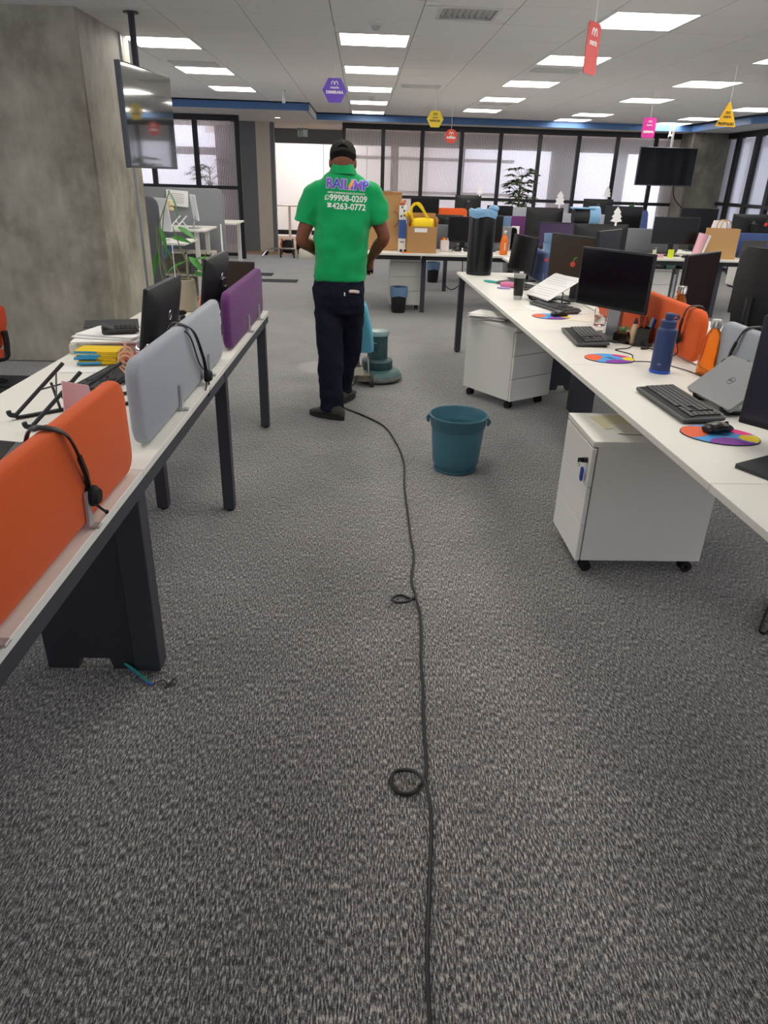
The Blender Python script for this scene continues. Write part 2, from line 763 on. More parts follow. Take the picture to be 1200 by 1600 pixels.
# side partition towards the right-hand room
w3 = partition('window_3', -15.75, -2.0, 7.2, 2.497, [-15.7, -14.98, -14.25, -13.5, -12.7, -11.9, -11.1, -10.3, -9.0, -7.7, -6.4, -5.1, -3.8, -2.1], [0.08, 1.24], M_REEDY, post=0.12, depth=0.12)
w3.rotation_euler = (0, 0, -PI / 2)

# ---- pale wall added behind the reeded glass to tone down the sky
M_BACKDROP = mat('pale_backdrop_paint', '#f4f4fc', 0.8, var=0.12, vscale=0.5)
for x0, x1 in ((1.85, 13.0), (-14.0, -3.9)):
    g = G()
    g.box(((x0 + x1) / 2, 23.4, 3.0), (x1 - x0, 0.3, 7.0))
    structure(g.out('wall_backdrop', M_BACKDROP, smooth=0))

# ---- facade beyond the partitions: sill wall, columns and beams seen through the glass
g = G()
g.box((4.2, 18.7, 0.12), (10.0, 0.12, 0.24))
structure(g.out('wall_facade', M_WALL, smooth=0))
for x, w in ((0.75, 0.18), (2.35, 0.12), (4.78, 0.55), (6.2, 0.2), (8.0, 0.5)):
    g = G()
    g.box((x, 18.7, 1.65), (w, 0.2, 1.7))
    structure(g.out('trim_2', M_GREY, smooth=0))
g = G()
g.box((3.2, 18.72, 2.35), (11.6, 0.25, 0.3))
structure(g.out('trim_2', M_GREY, smooth=0))
for z in (1.22, 1.95):
    g = G()
    g.box((1.6, 18.66, z), (4.0, 0.06, 0.07))
    structure(g.out('trim_3', M_SOFFIT, smooth=0))
g = G()
g.box((-5.2, 18.7, 0.35), (5.6, 0.12, 0.7))
structure(g.out('wall_facade', M_WALL, smooth=0))
g = G()
g.box((-2.98, 18.2, 1.25), (0.75, 0.15, 2.5))
structure(g.out('wall_pier', mat('brick_red_paint', '#7d5652', 0.7), smooth=0))
g = G()
g.box((-5.0, 18.7, 1.98), (4.0, 0.1, 0.16))
structure(g.out('trim_2', mat('brick_red_paint', '#7d5652', 0.7), smooth=0))

# ---- grey and beige wall ends beside the corridor, white board wall beyond
g = G()
g.box((-2.47, 16.6, 1.25), (0.50, 0.2, 2.5))
structure(g.out('wall_grey', M_GREY, smooth=0))
g = G()
g.box((-2.075, 16.9, 1.25), (0.29, 0.8, 2.5))
structure(g.out('wall_beige', M_BEIGE, smooth=0))
g = G()
g.box((-1.89, 16.6, 1.25), (0.08, 0.2, 2.5))
structure(g.out('trim_4', M_GREY, smooth=0))
g = G()
g.box((-1.0, 21.06, 1.27), (5.5, 0.08, 2.3))
board = structure(g.out('wall_board', M_BOARD, smooth=0))
for z, h in ((2.46, 0.10), (0.09, 0.12)):
    g = G()
    g.box((-1.0, 21.0, z), (5.5, 0.06, h))
    g.out('rail', M_BLK, board, smooth=0)
for x in (-1.05, 0.1):
    g = G()
    g.box((x, 21.015, 1.27), (0.012, 0.01, 2.2))
    g.out('joint', M_GREY, board, smooth=0)
g = G()
g.box((-0.9, 21.12, 2.62), (6.5, 0.1, 0.3))
structure(g.out('wall_header', M_PINK, smooth=0))

# ---- LED panels of the tiled ceiling: one lamp each
LAB = {-3: 'beside the concrete column', 0: 'above the aisle', 3: 'behind the red sign', 6: 'leading to the pink sign', 9: 'behind the triangle sign'}
ORD = ['first', 'second', 'third', 'fourth', 'fifth', 'sixth', 'seventh', 'eighth']
fr = G()
for sx, sy, w, d in ((0, -0.30, TX - 0.006, 0.025), (0, 0.30, TX - 0.006, 0.025), (-0.302, 0, 0.03, TY - 0.03), (0.302, 0, 0.03, TY - 0.03)):
    fr.box((sx, sy + SK * sx, 0.012), (w, d, 0.024))
fr_me = fr.mesh('frame', 0)
fr_me.materials.append(mat('white_lamp_frame', '#e6e6e6', 0.4))
g = G()
g.slab([(x * 0.925, y * 0.925) for x, y in tile_poly()], 0.006, 0.02)
dif_me = g.mesh('diffuser', 0)
dif_me.materials.append(M_LED)
for i in sorted({a for a, b in LIGHTS}):
    n = -1
    for k in sorted(b for a, b in LIGHTS if a == i):
        cx, cy = tile_at(i, k)
        seen = cy > {-3: 7, 0: 6.5, 3: 5.5, 6: 8, 9: 10}[i]
        n += seen
        t = thing('ceiling_lamp', 'white LED ceiling panel, %s one in the row %s' % (ORD[n], LAB[i]) if seen
                  else 'square LED ceiling panel added overhead out of view to brighten the room', 'ceiling lamp',
                  (cx, cy, CZ), 0, 'LED panels in the tiled ceiling')
        link('frame', fr_me, None, t)
        link('diffuser', dif_me, None, t)
# two recessed downlights in the corridor
for n, (x, y, z, lab) in enumerate(((-1.62, 15.2, 2.497, 'small round recessed downlight in the soffit by the beige wall'),
                                    (-0.75, 18.9, 2.73, 'small round recessed downlight in the pink corridor ceiling'))):
    t = thing('downlight', lab, 'downlight', (x, y, z))
    g = G()
    g.lathe([(0.045, -0.004), (0.065, -0.006), (0.065, 0.0), (0.045, 0.0)], 20, cap0=False, cap1=False)
    g.out('ring', mat('white_lamp_frame'), t)
    g = G()
    g.cyl((0, 0, -0.003), (0, 0, 0.0), 0.045, n=18)
    g.out('lens', mat('downlight_lens', '#ffffff', 0.5, emit='#fff4e0', estr=12.0), t)
for x, y in ((-1.6, 18.9), (-0.4, 18.9)):  # added unseen fill lights that brighten the board, header and corridor ceiling
    ld = bpy.data.lights.new('corridor_fill', 'POINT')
    ld.energy = 50
    ld.shadow_soft_size = 0.12
    lo = bpy.data.objects.new('corridor_fill', ld)
    COL.objects.link(lo)
    lo.location = (x, y, 2.40)


# ================================================================== furniture and desk-top things
M_TOP = mat('white_laminate', '#e9e7e0', 0.42, spec=0.35)
M_TOPEDGE = mat('white_laminate')
M_LEG = mat('graphite_steel', '#3a3c44', 0.45)
M_PLAST = mat('black_plastic', '#1c1c1f', 0.45)
M_PLAST2 = mat('charcoal_plastic', '#37383b', 0.45)
FROM_TOP = ('topmost', 'second from the top', 'third from the top', 'fourth from the top', 'fifth from the top', 'sixth from the top', 'lowest')
M_KEY = mat('key_plastic', '#2c2d30', 0.5)
M_KEY2 = mat('grey_key_plastic', '#47484b', 0.5)
M_CASE = mat('grey_key_case', '#4d4e50', 0.5)
M_SCREEN = mat('dark_screen', '#08080a', 0.12)
M_SCREENM = mat('matt_dark_screen', '#0a0a0c', 0.28)
M_ALU = mat('brushed_aluminium', '#b9babd', 0.35, metal=0.9)
M_CHROME = mat('chrome', '#dcdcdc', 0.12, metal=1.0)
M_SILV = mat('silver_plastic', '#b4b5b8', 0.35, metal=0.4)
M_PAPER = mat('white_paper', '#f2f1f0', 0.75, spec=0.2)
M_RUB = mat('black_rubber', '#151516', 0.7)
M_WHITE = mat('white_lacquer', '#e6e4de', 0.4, spec=0.35)


def felt(name, c):
    return mat(name, c, 0.92, bump=0.25, bscale=900, var=0.08, vscale=400, spec=0.12, sheen=0.15)


F_OR = felt('orange_felt', '#de602c')
F_GR = felt('pale_grey_felt', '#a3a8b1')
F_PU = felt('purple_felt', '#6b3c72')
F_BL = felt('blue_felt', '#47598c')
F_DG = felt('dark_grey_felt', '#6f7278')


def bench(name, label, loc, rz, tops, x0, x1, legs, far_legs=(), panels=(), group=None):
    """long shared desk; local x = 0 is the aisle edge, local y runs along it."""
    t = thing(name, label, 'desk', loc, rz, group)
    for y0, y1 in zip(tops[:-1], tops[1:]):
        g = G()
        g.box(((x0 + x1) / 2, (y0 + y1) / 2, 0.7275), (x1 - x0, y1 - y0 - 0.003, 0.025), bev=0.0015)
        g.out('tabletop', M_TOP, t)
    return t


def leg_box(t, x, y, sx=0.055, sy=0.055, z1=0.715, name='leg'):
    g = G()
    g.box((x, y, (z1 + 0.012) / 2 + 0.0), (sx, sy, z1 - 0.012), bev=0.002)
    o = g.out(name, M_LEG, t)
    g = G()
    g.cyl((x, y, 0.0), (x, y, 0.014), 0.018, n=12)
    g.out('foot', M_RUB, o)
    return o


# ---- bench along the aisle, under the column
LB = bench('bench_desk', 'long white shared desk with orange, grey and purple felt screens along its edge', (-0.675, 0, 0), -0.0153,
           [-1.0, 0.32, 1.97, 3.25, 4.73], -0.78, 0.0, [])
g = G()
g.box((-0.028, 1.86, 0.695), (0.05, 5.7, 0.05))
g.box((-0.75, 1.86, 0.695), (0.05, 5.7, 0.05))
for y in (0.4, 1.99, 3.27, 4.6):
    g.box((-0.39, y, 0.695), (0.70, 0.05, 0.05))
g.out('frame_beam', M_LEG, LB)
for x, y in ((-0.028, 3.26), (-0.36, 3.26), (-0.72, 3.26), (-0.028, 4.56), (-0.72, 4.56)):
    leg_box(LB, x, y)
# panel leg that hides the cables, notched at the floor
g = G()
g.box((-0.012 - 0.05, 1.985, 0.36), (0.085, 0.075, 0.70), bev=0.003)
g.out('leg', M_LEG, LB)
g = G()
g.prism([(-0.40, 0.012), (-0.30, 0.012), (-0.29, 0.055), (-0.19, 0.055), (-0.18, 0.012), (-0.105, 0.012), (-0.105, 0.67), (-0.40, 0.67)], 0.055,
        Matrix.Translation((0, 1.985, 0)))
g.out('cable_panel', mat('graphite_panel', '#33353c', 0.4), LB)
for p, c in (([(-0.13, 1.955, 0.02), (-0.09, 1.93, 0.012), (-0.055, 1.90, 0.006), (-0.03, 1.885, 0.005)], '#2f6fd0'), ([(-0.14, 1.956, 0.035), (-0.10, 1.935, 0.022), (-0.06, 1.905, 0.01), (-0.045, 1.895, 0.006)], '#2aa38a')):
    g = G()
    g.tube(crom(p, 5), 0.0045, 6)
    plab(g.out('wire', mat('wire_' + c, c, 0.5), LB), 'coloured wire end at the foot of the panel leg')
g = G()
g.tube(crom([(-0.03, 1.885, 0.005), (0.0, 1.90, 0.012), (0.02, 1.89, 0.004), (0.035, 1.91, 0.012), (0.045, 1.89, 0.006), (0.01, 1.875, 0.004)], 5), 0.003, 6)
plab(g.out('wire', mat('frayed_grey', '#55524e', 0.8), LB), 'frayed grey wire strands')


def wx(root, x, y):
    """point in a bench's own axes -> world."""
    return root.matrix_basis @ Vector((x, y, 0))


def divider(label, root, lx, y0, y1, z0, h, m, clips, side=1, r=0.055, group='felt desk screens', th=0.046, clip_mat=None):
    """upholstered screen standing on a desk; long axis along the bench's local y."""
    a, b = wx(root, lx, y0), wx(root, lx, y1)
    mid = (a + b) / 2
    rz = math.atan2((b - a).y, (b - a).x)
    L = (b - a).length
    t = thing('desk_screen', label, 'desk screen', (mid.x, mid.y, z0), rz, group)
    g = G()
    pts = rrect(L, h, r, 6, 0, h / 2)
    inner = rrect(L - 0.03, h - 0.03, r * 0.8, 6, 0, h / 2)
    rings = []
    for pp, yy in ((inner, -th / 2), (rrect(L - 0.008, h - 0.008, r * 0.95, 6, 0, h / 2), -th / 2 + 0.006), (pts, -th / 2 + 0.016), (pts, th / 2 - 0.016),
                   (rrect(L - 0.008, h - 0.008, r * 0.95, 6, 0, h / 2), th / 2 - 0.006), (inner, th / 2)):
        rings.append([(x, yy, z + 0.006) for x, z in pp])
    g.loft(rings)
    g.out('upholstered_panel', m, t, smooth=50)
    for cx in clips:
        px = cx - L / 2
        for s in (-1, 1):
            g = G()
            ys = s * (th / 2 + 0.006)
            g.prism([(-0.014, 0.0), (0.014, 0.0), (0.008, 0.085), (0.004, 0.095), (-0.004, 0.095), (-0.008, 0.085)], 0.008, Matrix.Translation((px, ys, 0)))
            g.box((px, s * (th / 2 + 0.016), 0.004), (0.026, 0.03, 0.008), bev=0.002)
            g.out('clip', clip_mat or M_SILV, t)
    return t


Z = 0.7405
divider('orange felt desk screen with a headset hung over it, nearest on the aisle bench', LB, -0.045, 0.55, 1.975, Z, 0.275, F_OR, (0.55, 1.04))
divider('pale grey felt desk screen with a headset hung over it, between orange and purple screens', LB, -0.058, 2.135, 3.40, Z, 0.275, F_GR, (0.43, 0.93))
divider('purple felt desk screen at the far end of the aisle bench', LB, -0.040, 3.53, 4.62, Z, 0.275, F_PU, (0.5, 0.87))

# ---- bench across the aisle (double sided)
RB = bench('bench_desk', 'long white double-sided desk on the bucket side, seen from its near corner', (1.112, 0, 0), 0.0269,
           [-0.2, 1.93, 3.42, 4.98, 7.12], 0.0, 0.655, [])
for y0, y1 in zip([-0.2, 1.93, 3.42, 4.98][:-1], [1.93, 3.42, 4.98, 7.12][1:]):
    pass
for y0, y1 in ((-0.2, 1.93), (1.93, 3.42), (3.42, 4.98), (4.98, 7.12)):
    g = G()
    g.box((1.005, (y0 + y1) / 2, 0.7275), (0.66, y1 - y0 - 0.003, 0.025), bev=0.0015)
    g.out('tabletop', M_TOP, RB)
g = G()
g.box((0.30, 6.95 - 3.5, 0.69), (0.04, 7.0, 0.045))
g.box((1.25, 6.95 - 3.5, 0.69), (0.04, 7.0, 0.045))
for y in (1.93, 3.42, 4.98):
    g.box((0.80, y, 0.69), (1.0, 0.05, 0.045))
g.box((0.66, 6.97, 0.69), (1.30, 0.05, 0.045))
g.out('frame_beam', M_LEG, RB)
leg_box(RB, 0.03, 6.97)
leg_box(RB, 1.30, 6.97)
leg_box(RB, 1.30, 3.42)
for y in (3.42, 5.02):
    g = G()
    g.box((0.66, y, 0.36), (0.17, 0.10, 0.70), bev=0.004)
    g.out('leg', M_LEG, RB)
g = G()
g.prism([(-0.11, 0.012), (-0.02, 0.012), (-0.01, 0.05), (0.05, 0.05), (0.06, 0.012), (0.18, 0.012), (0.18, 0.67), (-0.11, 0.67)], 0.05, Matrix.Translation((0.66, 5.6, 0)))
g.out('cable_panel', mat('graphite_panel'), RB)
divider('orange felt desk screen behind the blue steel bottle', RB, 0.655, 3.42, 4.92, Z, 0.255, F_OR, (0.3, 1.2), r=0.075)
divider('pale grey felt desk screen behind the open silver laptop', RB, 0.655, 2.02, 3.24, Z, 0.255, F_GR, (0.3, 0.9), r=0.06)
divider('navy blue felt desk screen behind the papers on the laptop stand', RB, 0.655, 6.0, 7.08, Z, 0.255, F_BL, (0.3, 0.8), r=0.06)


# ---- drawer pedestals on castors
def pedestal(label, loc, rz, w=0.40, d=0.54, h=0.60, lock=True, group='white drawer pedestals'):
    """front faces local -y; origin on the floor."""
    t = thing('drawer_pedestal', label, 'drawer unit', loc, rz, group)
    g = G()
    g.box((0, 0.012, 0.07 + (h - 0.09) / 2), (w - 0.004, d - 0.024, h - 0.09), bev=0.001)
    g.out('carcass', M_WHITE, t)
    g = G()
    g.box((0, 0, h - 0.0125), (w, d, 0.025), bev=0.002)
    g.out('top', M_WHITE, t)
    hh = (h - 0.07 - 0.028) / 3
    for k in range(3):
        g = G()
        z = 0.068 + hh * k + hh / 2
        g.box((0, -d / 2 + 0.009, z), (w, 0.018, hh - 0.004), bev=0.0015)
        dr = g.out('drawer', M_WHITE, t)
        if k == 2 and lock:
            g = G()
            g.cyl((w / 2 - 0.045, -d / 2, z + 0.035), (w / 2 - 0.045, -d / 2 - 0.012, z + 0.035), 0.011, n=14)
            g.out('lock', M_PLAST, dr)
    for sx in (-1, 1):
        for sy in (-1, 1):
            x, y = sx * (w / 2 - 0.05), sy * (d / 2 - 0.05)
            g = G()
            g.cyl((x - 0.010, y + 0.012, 0.025), (x - 0.022, y + 0.012, 0.025), 0.025, n=16)
            g.cyl((x + 0.010, y + 0.012, 0.025), (x + 0.022, y + 0.012, 0.025), 0.025, n=16)
            g.cyl((x - 0.022, y + 0.012, 0.025), (x + 0.022, y + 0.012, 0.025), 0.006, n=8)
            g.cyl((x, y, 0.04), (x, y, 0.072), 0.012, n=10)
            g.box((x, y + 0.005, 0.047), (0.034, 0.04, 0.014), bev=0.003)
            g.out('castor', M_RUB, t)
    return t


def near_pedestal():
    p = pedestal('white three-drawer pedestal with a blue key tag in its lock, under the near desk edge', (1.215, 2.835, 0), -PI / 2, 0.385, 0.55, 0.615, False)
    return p


NP = near_pedestal()
key = thing('key', 'black key with a blue plastic tag hanging in the drawer lock', 'key', (0.936, 2.685, 0.52))
g = G()
g.cyl((0.003, 0, 0), (-0.016, 0, 0), 0.011, n=14)
g.box((-0.026, 0, 0), (0.022, 0.006, 0.02), bev=0.002)
g.out('bow', M_PLAST, key)
g = G()
g.tube([(-0.03 + 0.0, 0.012 * math.cos(a), -0.012 + 0.014 * math.sin(a)) for a in [2 * PI * k / 16 for k in range(16)]], 0.0015, 6, closed=True)
g.out('ring', M_CHROME, key)
g = G()
g.slab(rrect(0.028, 0.062, 0.013, 5), -0.003, 0.003)
g.xf(Matrix.Translation((-0.012, 0.0, -0.062)) @ Matrix.Rotation(PI / 2, 4, 'Y') @ Matrix.Rotation(PI / 2, 4, 'Z') @ Matrix.Rotation(0, 4, 'Z'))
plab(g.out('tag', mat('blue_tag', '#1d4fc4', 0.35), key), 'rounded blue plastic tag')
g = G()
g.slab(rrect(0.016, 0.036, 0.006, 4), -0.0036, 0.0036)
g.xf(Matrix.Translation((-0.012, 0.0, -0.066)) @ Matrix.Rotation(PI / 2, 4, 'Y') @ Matrix.Rotation(PI / 2, 4, 'Z'))
g.out('tag_insert', mat('blue_tag_dark', '#143a94', 0.3), key)
for (x, y, sx, sy, a, c, lab) in ((1.13, 2.90, 0.22, 0.17, 0.15, '#d9d1b0', 'yellowed paper lying on top of the pedestal with the key'), (1.20, 2.79, 0.26, 0.12, -0.05, '#dcdad2', 'white envelope lying on top of the pedestal with the key')):
    g = G()
    g.box((0, 0, 0.001), (sx, sy, 0.002))
    tag(g.out('paper_sheet', mat('paper' + c, c, 0.7), loc=(x, y, 0.6155 + (0.0022 if sx == 0.26 else 0)), rot=(0, 0, a)), lab, 'paper')

FPa = math.atan2(5.256 - 5.029, 1.458 - 1.111)
cx, cy = (0.81 + 1.458) / 2, (5.467 + 5.256) / 2
pedestal('white three-drawer pedestal standing skewed under the far desk corner, papers on top', (cx, cy, 0), FPa, 0.415, 0.53, 0.605, False)
for k in range(7):
    g = G()
    g.box((0, 0, 0.0), (0.21, 0.297, 0.004))
    tag(g.out('paper_sheet', mat('paper_grey%d' % (k % 3), ('#e8e7e4', '#d9d8d6', '#f0efed')[k % 3], 0.7), loc=(0.985 + 0.01 * math.sin(k * 2.1), 5.40 + 0.012 * math.cos(k * 3.3), 0.608 + 0.0055 * k),
              rot=(0, 0, FPa + 0.5 + 0.16 * math.sin(k * 1.7))), '%s white sheet in the loose stack on the skewed pedestal' % FROM_TOP[6 - k], 'paper', 'papers stacked on the skewed pedestal')


# ---- monitors
def monitor(label, loc, yaw, w=0.51, h=0.31, zb=0.16, tilt=0.0, group=None, screen=None, logo=None, base=(0.23, 0.18), neck='plain', bez=0.012, bezb=0.02, back=True, stand=True, body=None):
    """screen faces local -y; origin on the surface it stands on; zb = height of its lower edge."""
    t = thing('monitor', label, 'monitor', loc, yaw, group)
    B = body or M_PLAST
    T = Matrix.Translation((0, 0, zb)) @ Matrix.Rotation(tilt, 4, 'X')
    g = G()
    g.box((0, 0.010, h / 2), (w, 0.020, h), bev=0.004, M=T)
    if back:
        rings = []
        for k, (iw, ih, yy) in enumerate(((w - 0.01, h - 0.01, 0.020), (w * 0.86, h * 0.86, 0.034), (w * 0.62, h * 0.66, 0.046), (w * 0.4, h * 0.5, 0.050))):
            rings.append([T @ Vector((x, yy, z)) for x, z in rrect(iw, ih, 0.02, 3, 0, h / 2)])
        g.loft(rings)
    hs = g.out('housing', B, t)
    g = G()
    g.box((0, -0.0006, h / 2 + (bezb - bez) / 2), (w - 2 * bez, 0.002, h - bez - bezb), M=T)
    g.out('screen', screen or M_SCREEN, t, smooth=0)
    if stand:
        g = G()
        nw = 0.06 if neck == 'plain' else 0.085
        g.box((0, 0.075, zb * 0.5 + h * 0.22), (nw, 0.035, zb + h * 0.44), bev=0.004)
        g.box((0, 0.06, zb + h * 0.42), (0.10, 0.05, 0.09), bev=0.004)
        g.out('stand_neck', M_ALU if neck == 'silver' else M_PLAST, t)
        g = G()
        g.slab(rrect(base[0], base[1], 0.012, 3, 0, 0.04), 0.0, 0.012)
        g.out('stand_base', M_PLAST2, t)
    if logo:
        g = G()
        rr = 0.020
        g.tube([T @ Vector((rr * math.cos(a), 0.0505, h * 0.62 + rr * math.sin(a))) for a in [2 * PI * k / 24 for k in range(24)]], 0.0022, 6, closed=True)
        lg = g.out('logo_ring', M_ALU, hs)
        me = text_mesh('DELL', 0.013, 0.0008, 0.0004)
        me.transform(T @ Matrix.Translation((0, 0.0512, h * 0.62)) @ Matrix.Rotation(PI, 4, 'Z'))
        link('logo', me, M_ALU, hs)
    return t


def keyboard(label, loc, rz, L=0.44, W=0.145, tilt=0.06, group='black office keyboards'):
    t = thing('keyboard', label, 'keyboard', loc, rz, group)
    T = Matrix.Rotation(tilt, 4, 'X')
    g = G()
    g.box((0, 0, 0.012), (L, W, 0.016), bev=0.004, M=Matrix.Translation((0, 0, W / 2 * tilt)) @ T)
    g.box((-L * 0.42, W * 0.42, 0.008), (0.03, 0.012, 0.016))
    g.box((L * 0.42, W * 0.42, 0.008), (0.03, 0.012, 0.016))
    g.out('case', M_CASE, t)
    g = G()
    X = Matrix.Translation((0, 0, W / 2 * tilt)) @ T
    for r in range(6):
        y = W / 2 - 0.016 - r * 0.0205
        cols = []
        x = -L / 2 + 0.012
        while x < L / 2 - 0.02:
            wdt = 0.0160
            if r == 5 and -L / 2 + 0.09 < x < -L / 2 + 0.11:
                wdt = 0.10
            if x + wdt > L / 2 - 0.01:
                break
            fx = (x + L / 2) / L
            if not (0.655 < fx < 0.68 or 0.80 < fx < 0.825) and not (r in (3,) and 0.68 <= fx <= 0.8):
                cols.append((x, wdt))
            x += wdt + 0.0030
        for x, wdt in cols:
            vs = g.bm.verts
            g.box((x + wdt / 2, y, 0.0225), (wdt, 0.0160, 0.007), M=X)
    stuff(g.out('keys', M_KEY2, t, smooth=0))
    g = G()
    g.box((0, 0.0, 0.0203), (L - 0.02, W - 0.022, 0.0012), M=X)
    g.out('key_bed', M_RUB, t, smooth=0)
    return t


def mousepad(label, loc, rz, a=0.125, b=0.105, group='round colourful mouse pads'):
    t = thing('mouse_pad', label, 'mouse pad', loc, rz, group)
    n = 40

    def blob(pts, z0, z1):
        g = G()
        g.slab(pts, z0, z1)
        return g
    ell = lambda k, s=1.0: (a * s * math.cos(2 * PI * k / n), b * s * math.sin(2 * PI * k / n))
    blob([ell(k) for k in range(n)], 0.0, 0.003).out('base', mat('mouse_pad_black', '#202024', 0.7), t)
    blob([ell(k, 0.985) for k in range(n)], 0.003, 0.0034).out('print', mat('pad_blue', '#4fa0e4', 0.7), t)

    def seg(a0, a1, inner, m, nm):
        A = [2 * PI * (a0 + (a1 - a0) * k / 12) for k in range(13)]
        out = [(a * 0.98 * math.cos(q), b * 0.98 * math.sin(q)) for q in A]
        ins = [(x, y) for x, y in inner]
        blob(out + ins, 0.0034, 0.0037).out('print', m, t)
    seg(0.40, 0.62, [(-0.055, -0.04), (-0.035, 0.0), (-0.03, 0.045), (-0.06, 0.075)], mat('pad_orange', '#f2683c', 0.7), 'o')
    seg(0.62 + 0.08, 0.92, [(0.085, -0.045), (0.05, -0.02), (0.01, -0.025), (-0.03, -0.06)], mat('pad_purple', '#8d3fa8', 0.7), 'p')
    seg(0.93, 1.06, [(0.08, 0.03), (0.06, 0.0), (0.075, -0.03)], mat('pad_yellow', '#f2d21c', 0.7), 'y')
    seg(0.08, 0.20, [(0.03, 0.07), (0.05, 0.04), (0.085, 0.03)], mat('pad_pink', '#e0307f', 0.7), 'k')
    for k, (x, y) in enumerate(((0.0, 0.012), (0.012, -0.004))):
        g = G()
        g.tube([(x - 0.02, y, 0.0040), (x - 0.008, y + 0.005, 0.0040), (x + 0.003, y - 0.003, 0.0040), (x + 0.018, y + 0.004, 0.0040)], 0.0012, 5)
        g.out('lettering', M_PLAST, t)
    return t


def mouse(label, loc, rz, group='black computer mice'):
    t = thing('computer_mouse', label, 'mouse', loc, rz, group)
    g = G()
    rings = []
    for y, w, h in ((-0.058, 0.016, 0.012), (-0.054, 0.026, 0.022), (-0.035, 0.031, 0.031), (-0.005, 0.031, 0.036), (0.03, 0.029, 0.030), (0.05, 0.024, 0.020), (0.057, 0.014, 0.012)):
        rings.append([(w * math.cos(a), y, max(0.0, 0.002 + h * 0.45 + h * 0.55 * math.sin(a) if math.sin(a) > 0 else 0.002 + h * 0.45 * (1 + math.sin(a)))) for a in [2 * PI * k / 16 for k in range(16)]])
    g.loft(rings)
    g.out('shell', mat('mouse_black', '#19191b', 0.3), t, smooth=60)
    g = G()
    g.cyl((-0.003, 0.032, 0.027), (0.003, 0.032, 0.027), 0.009, n=12)
    g.out('scroll_wheel', M_RUB, t)
    return t


# monitors of the bench across the aisle
monitor('black widescreen monitor with blank screen beside the orange screen and pencil cup', (1.405, 4.075, Z), math.atan2(-0.4, 0.273), 0.485, 0.315, 0.165, 0.0, 'monitors on the double-sided desk', M_SCREEN, None, (0.26, 0.20), 'silver', bezb=0.016)
monitor('large black monitor cut off by the picture edge, on the near white desk', (1.505, 2.17, Z), math.atan2(-0.42, 0.30), 0.52, 0.375, 0.05, 0.0, 'monitors on the double-sided desk', mat('bluish_screen', '#2b2a3a', 0.25), None, (0.30, 0.24), bez=0.014, stand=False)
g = G()
tb = thing('monitor_stand', 'flat black monitor foot beside the mouse pad at the picture edge', 'monitor stand', (1.36, 2.04, Z), 0.5)
g.slab(rrect(0.26, 0.20, 0.01, 3), 0.0, 0.012)
g.out('foot_plate', M_PLAST2, tb)
g = G()
g.box((0.06, 0.03, 0.10), (0.03, 0.07, 0.18), bev=0.004)
g.out('column', M_PLAST, tb)
monitor('black monitor with brown reflection painted in, behind the papers on the laptop stand', (1.55, 5.50, Z), math.atan2(-0.45, 0.20), 0.50, 0.33, 0.13, 0.0, 'monitors on the double-sided desk', mat('brown_tinted_screen', '#35291f', 0.2), None)  # brown reflection is painted into the screen's base colour
monitor('thin dark monitor tilted back, seen edge-on beyond the tumbler', (1.40, 6.58, Z), math.atan2(-0.47, 0.10), 0.50, 0.31, 0.07, -0.12, 'monitors on the double-sided desk', M_SCREENM, None, body=M_PLAST)
monitor('black monitor turned away behind the navy screen, its edge showing', (1.90, 5.72, Z), 0.9, 0.48, 0.31, 0.18, 0.0, 'monitors on the double-sided desk', M_SCREENM, None)
monitor('monitor on the opposite desk side reflecting the floor, behind the orange screen', (2.06, 4.42, Z), math.radians(44), 0.50, 0.37, 0.08, 0.0, 'monitors on the double-sided desk', mat('reflection_tinted_screen', '#2a2022', 0.08), None)  # maroon base colour stands in for the reflected floor and purple panel
monitor('black monitor seen from behind beside the purple monitor, near the paper tubs', (2.14, 6.75, Z), PI + 0.15, 0.52, 0.31, 0.17, 0.0, 'monitors on the double-sided desk', M_SCREENM, None)

keyboard('black keyboard lying in front of the open silver laptop', (1.285, 2.727, Z), -1.53, 0.455, 0.165)
keyboard('black keyboard with the mouse pad below it, before the large blank monitor', (1.28, 4.04, Z), math.atan2(3.75 - 4.32, 1.26 - 1.30), 0.45, 0.18)
keyboard('black keyboard half under the papers, beside the steel tumbler pad', (1.36, 5.06, Z), math.atan2(-0.42, 0.14), 0.44, 0.15)
keyboard('white-keyed keyboard at the far end of the desk near the tall bin', (1.31, 6.15, Z), math.atan2(-0.40, 0.18), 0.42, 0.14)

mousepad('round colourful mouse pad carrying a black mouse, nearest on the desk', (1.296, 2.375, Z), -0.35, 0.135, 0.105)
mouse('black mouse on the nearest round colourful pad', (1.305, 2.41, Z + 0.004), -1.25)
mousepad('bare round colourful mouse pad before the blank monitor', (1.272, 3.555, Z), -0.1)
mousepad('round colourful mouse pad under a dark mouse, by the laid-down keyboard', (1.262, 4.75, Z), -0.1)
mouse('black mouse on the colourful pad beside the half hidden keyboard', (1.32, 4.76, Z + 0.004), -1.3)


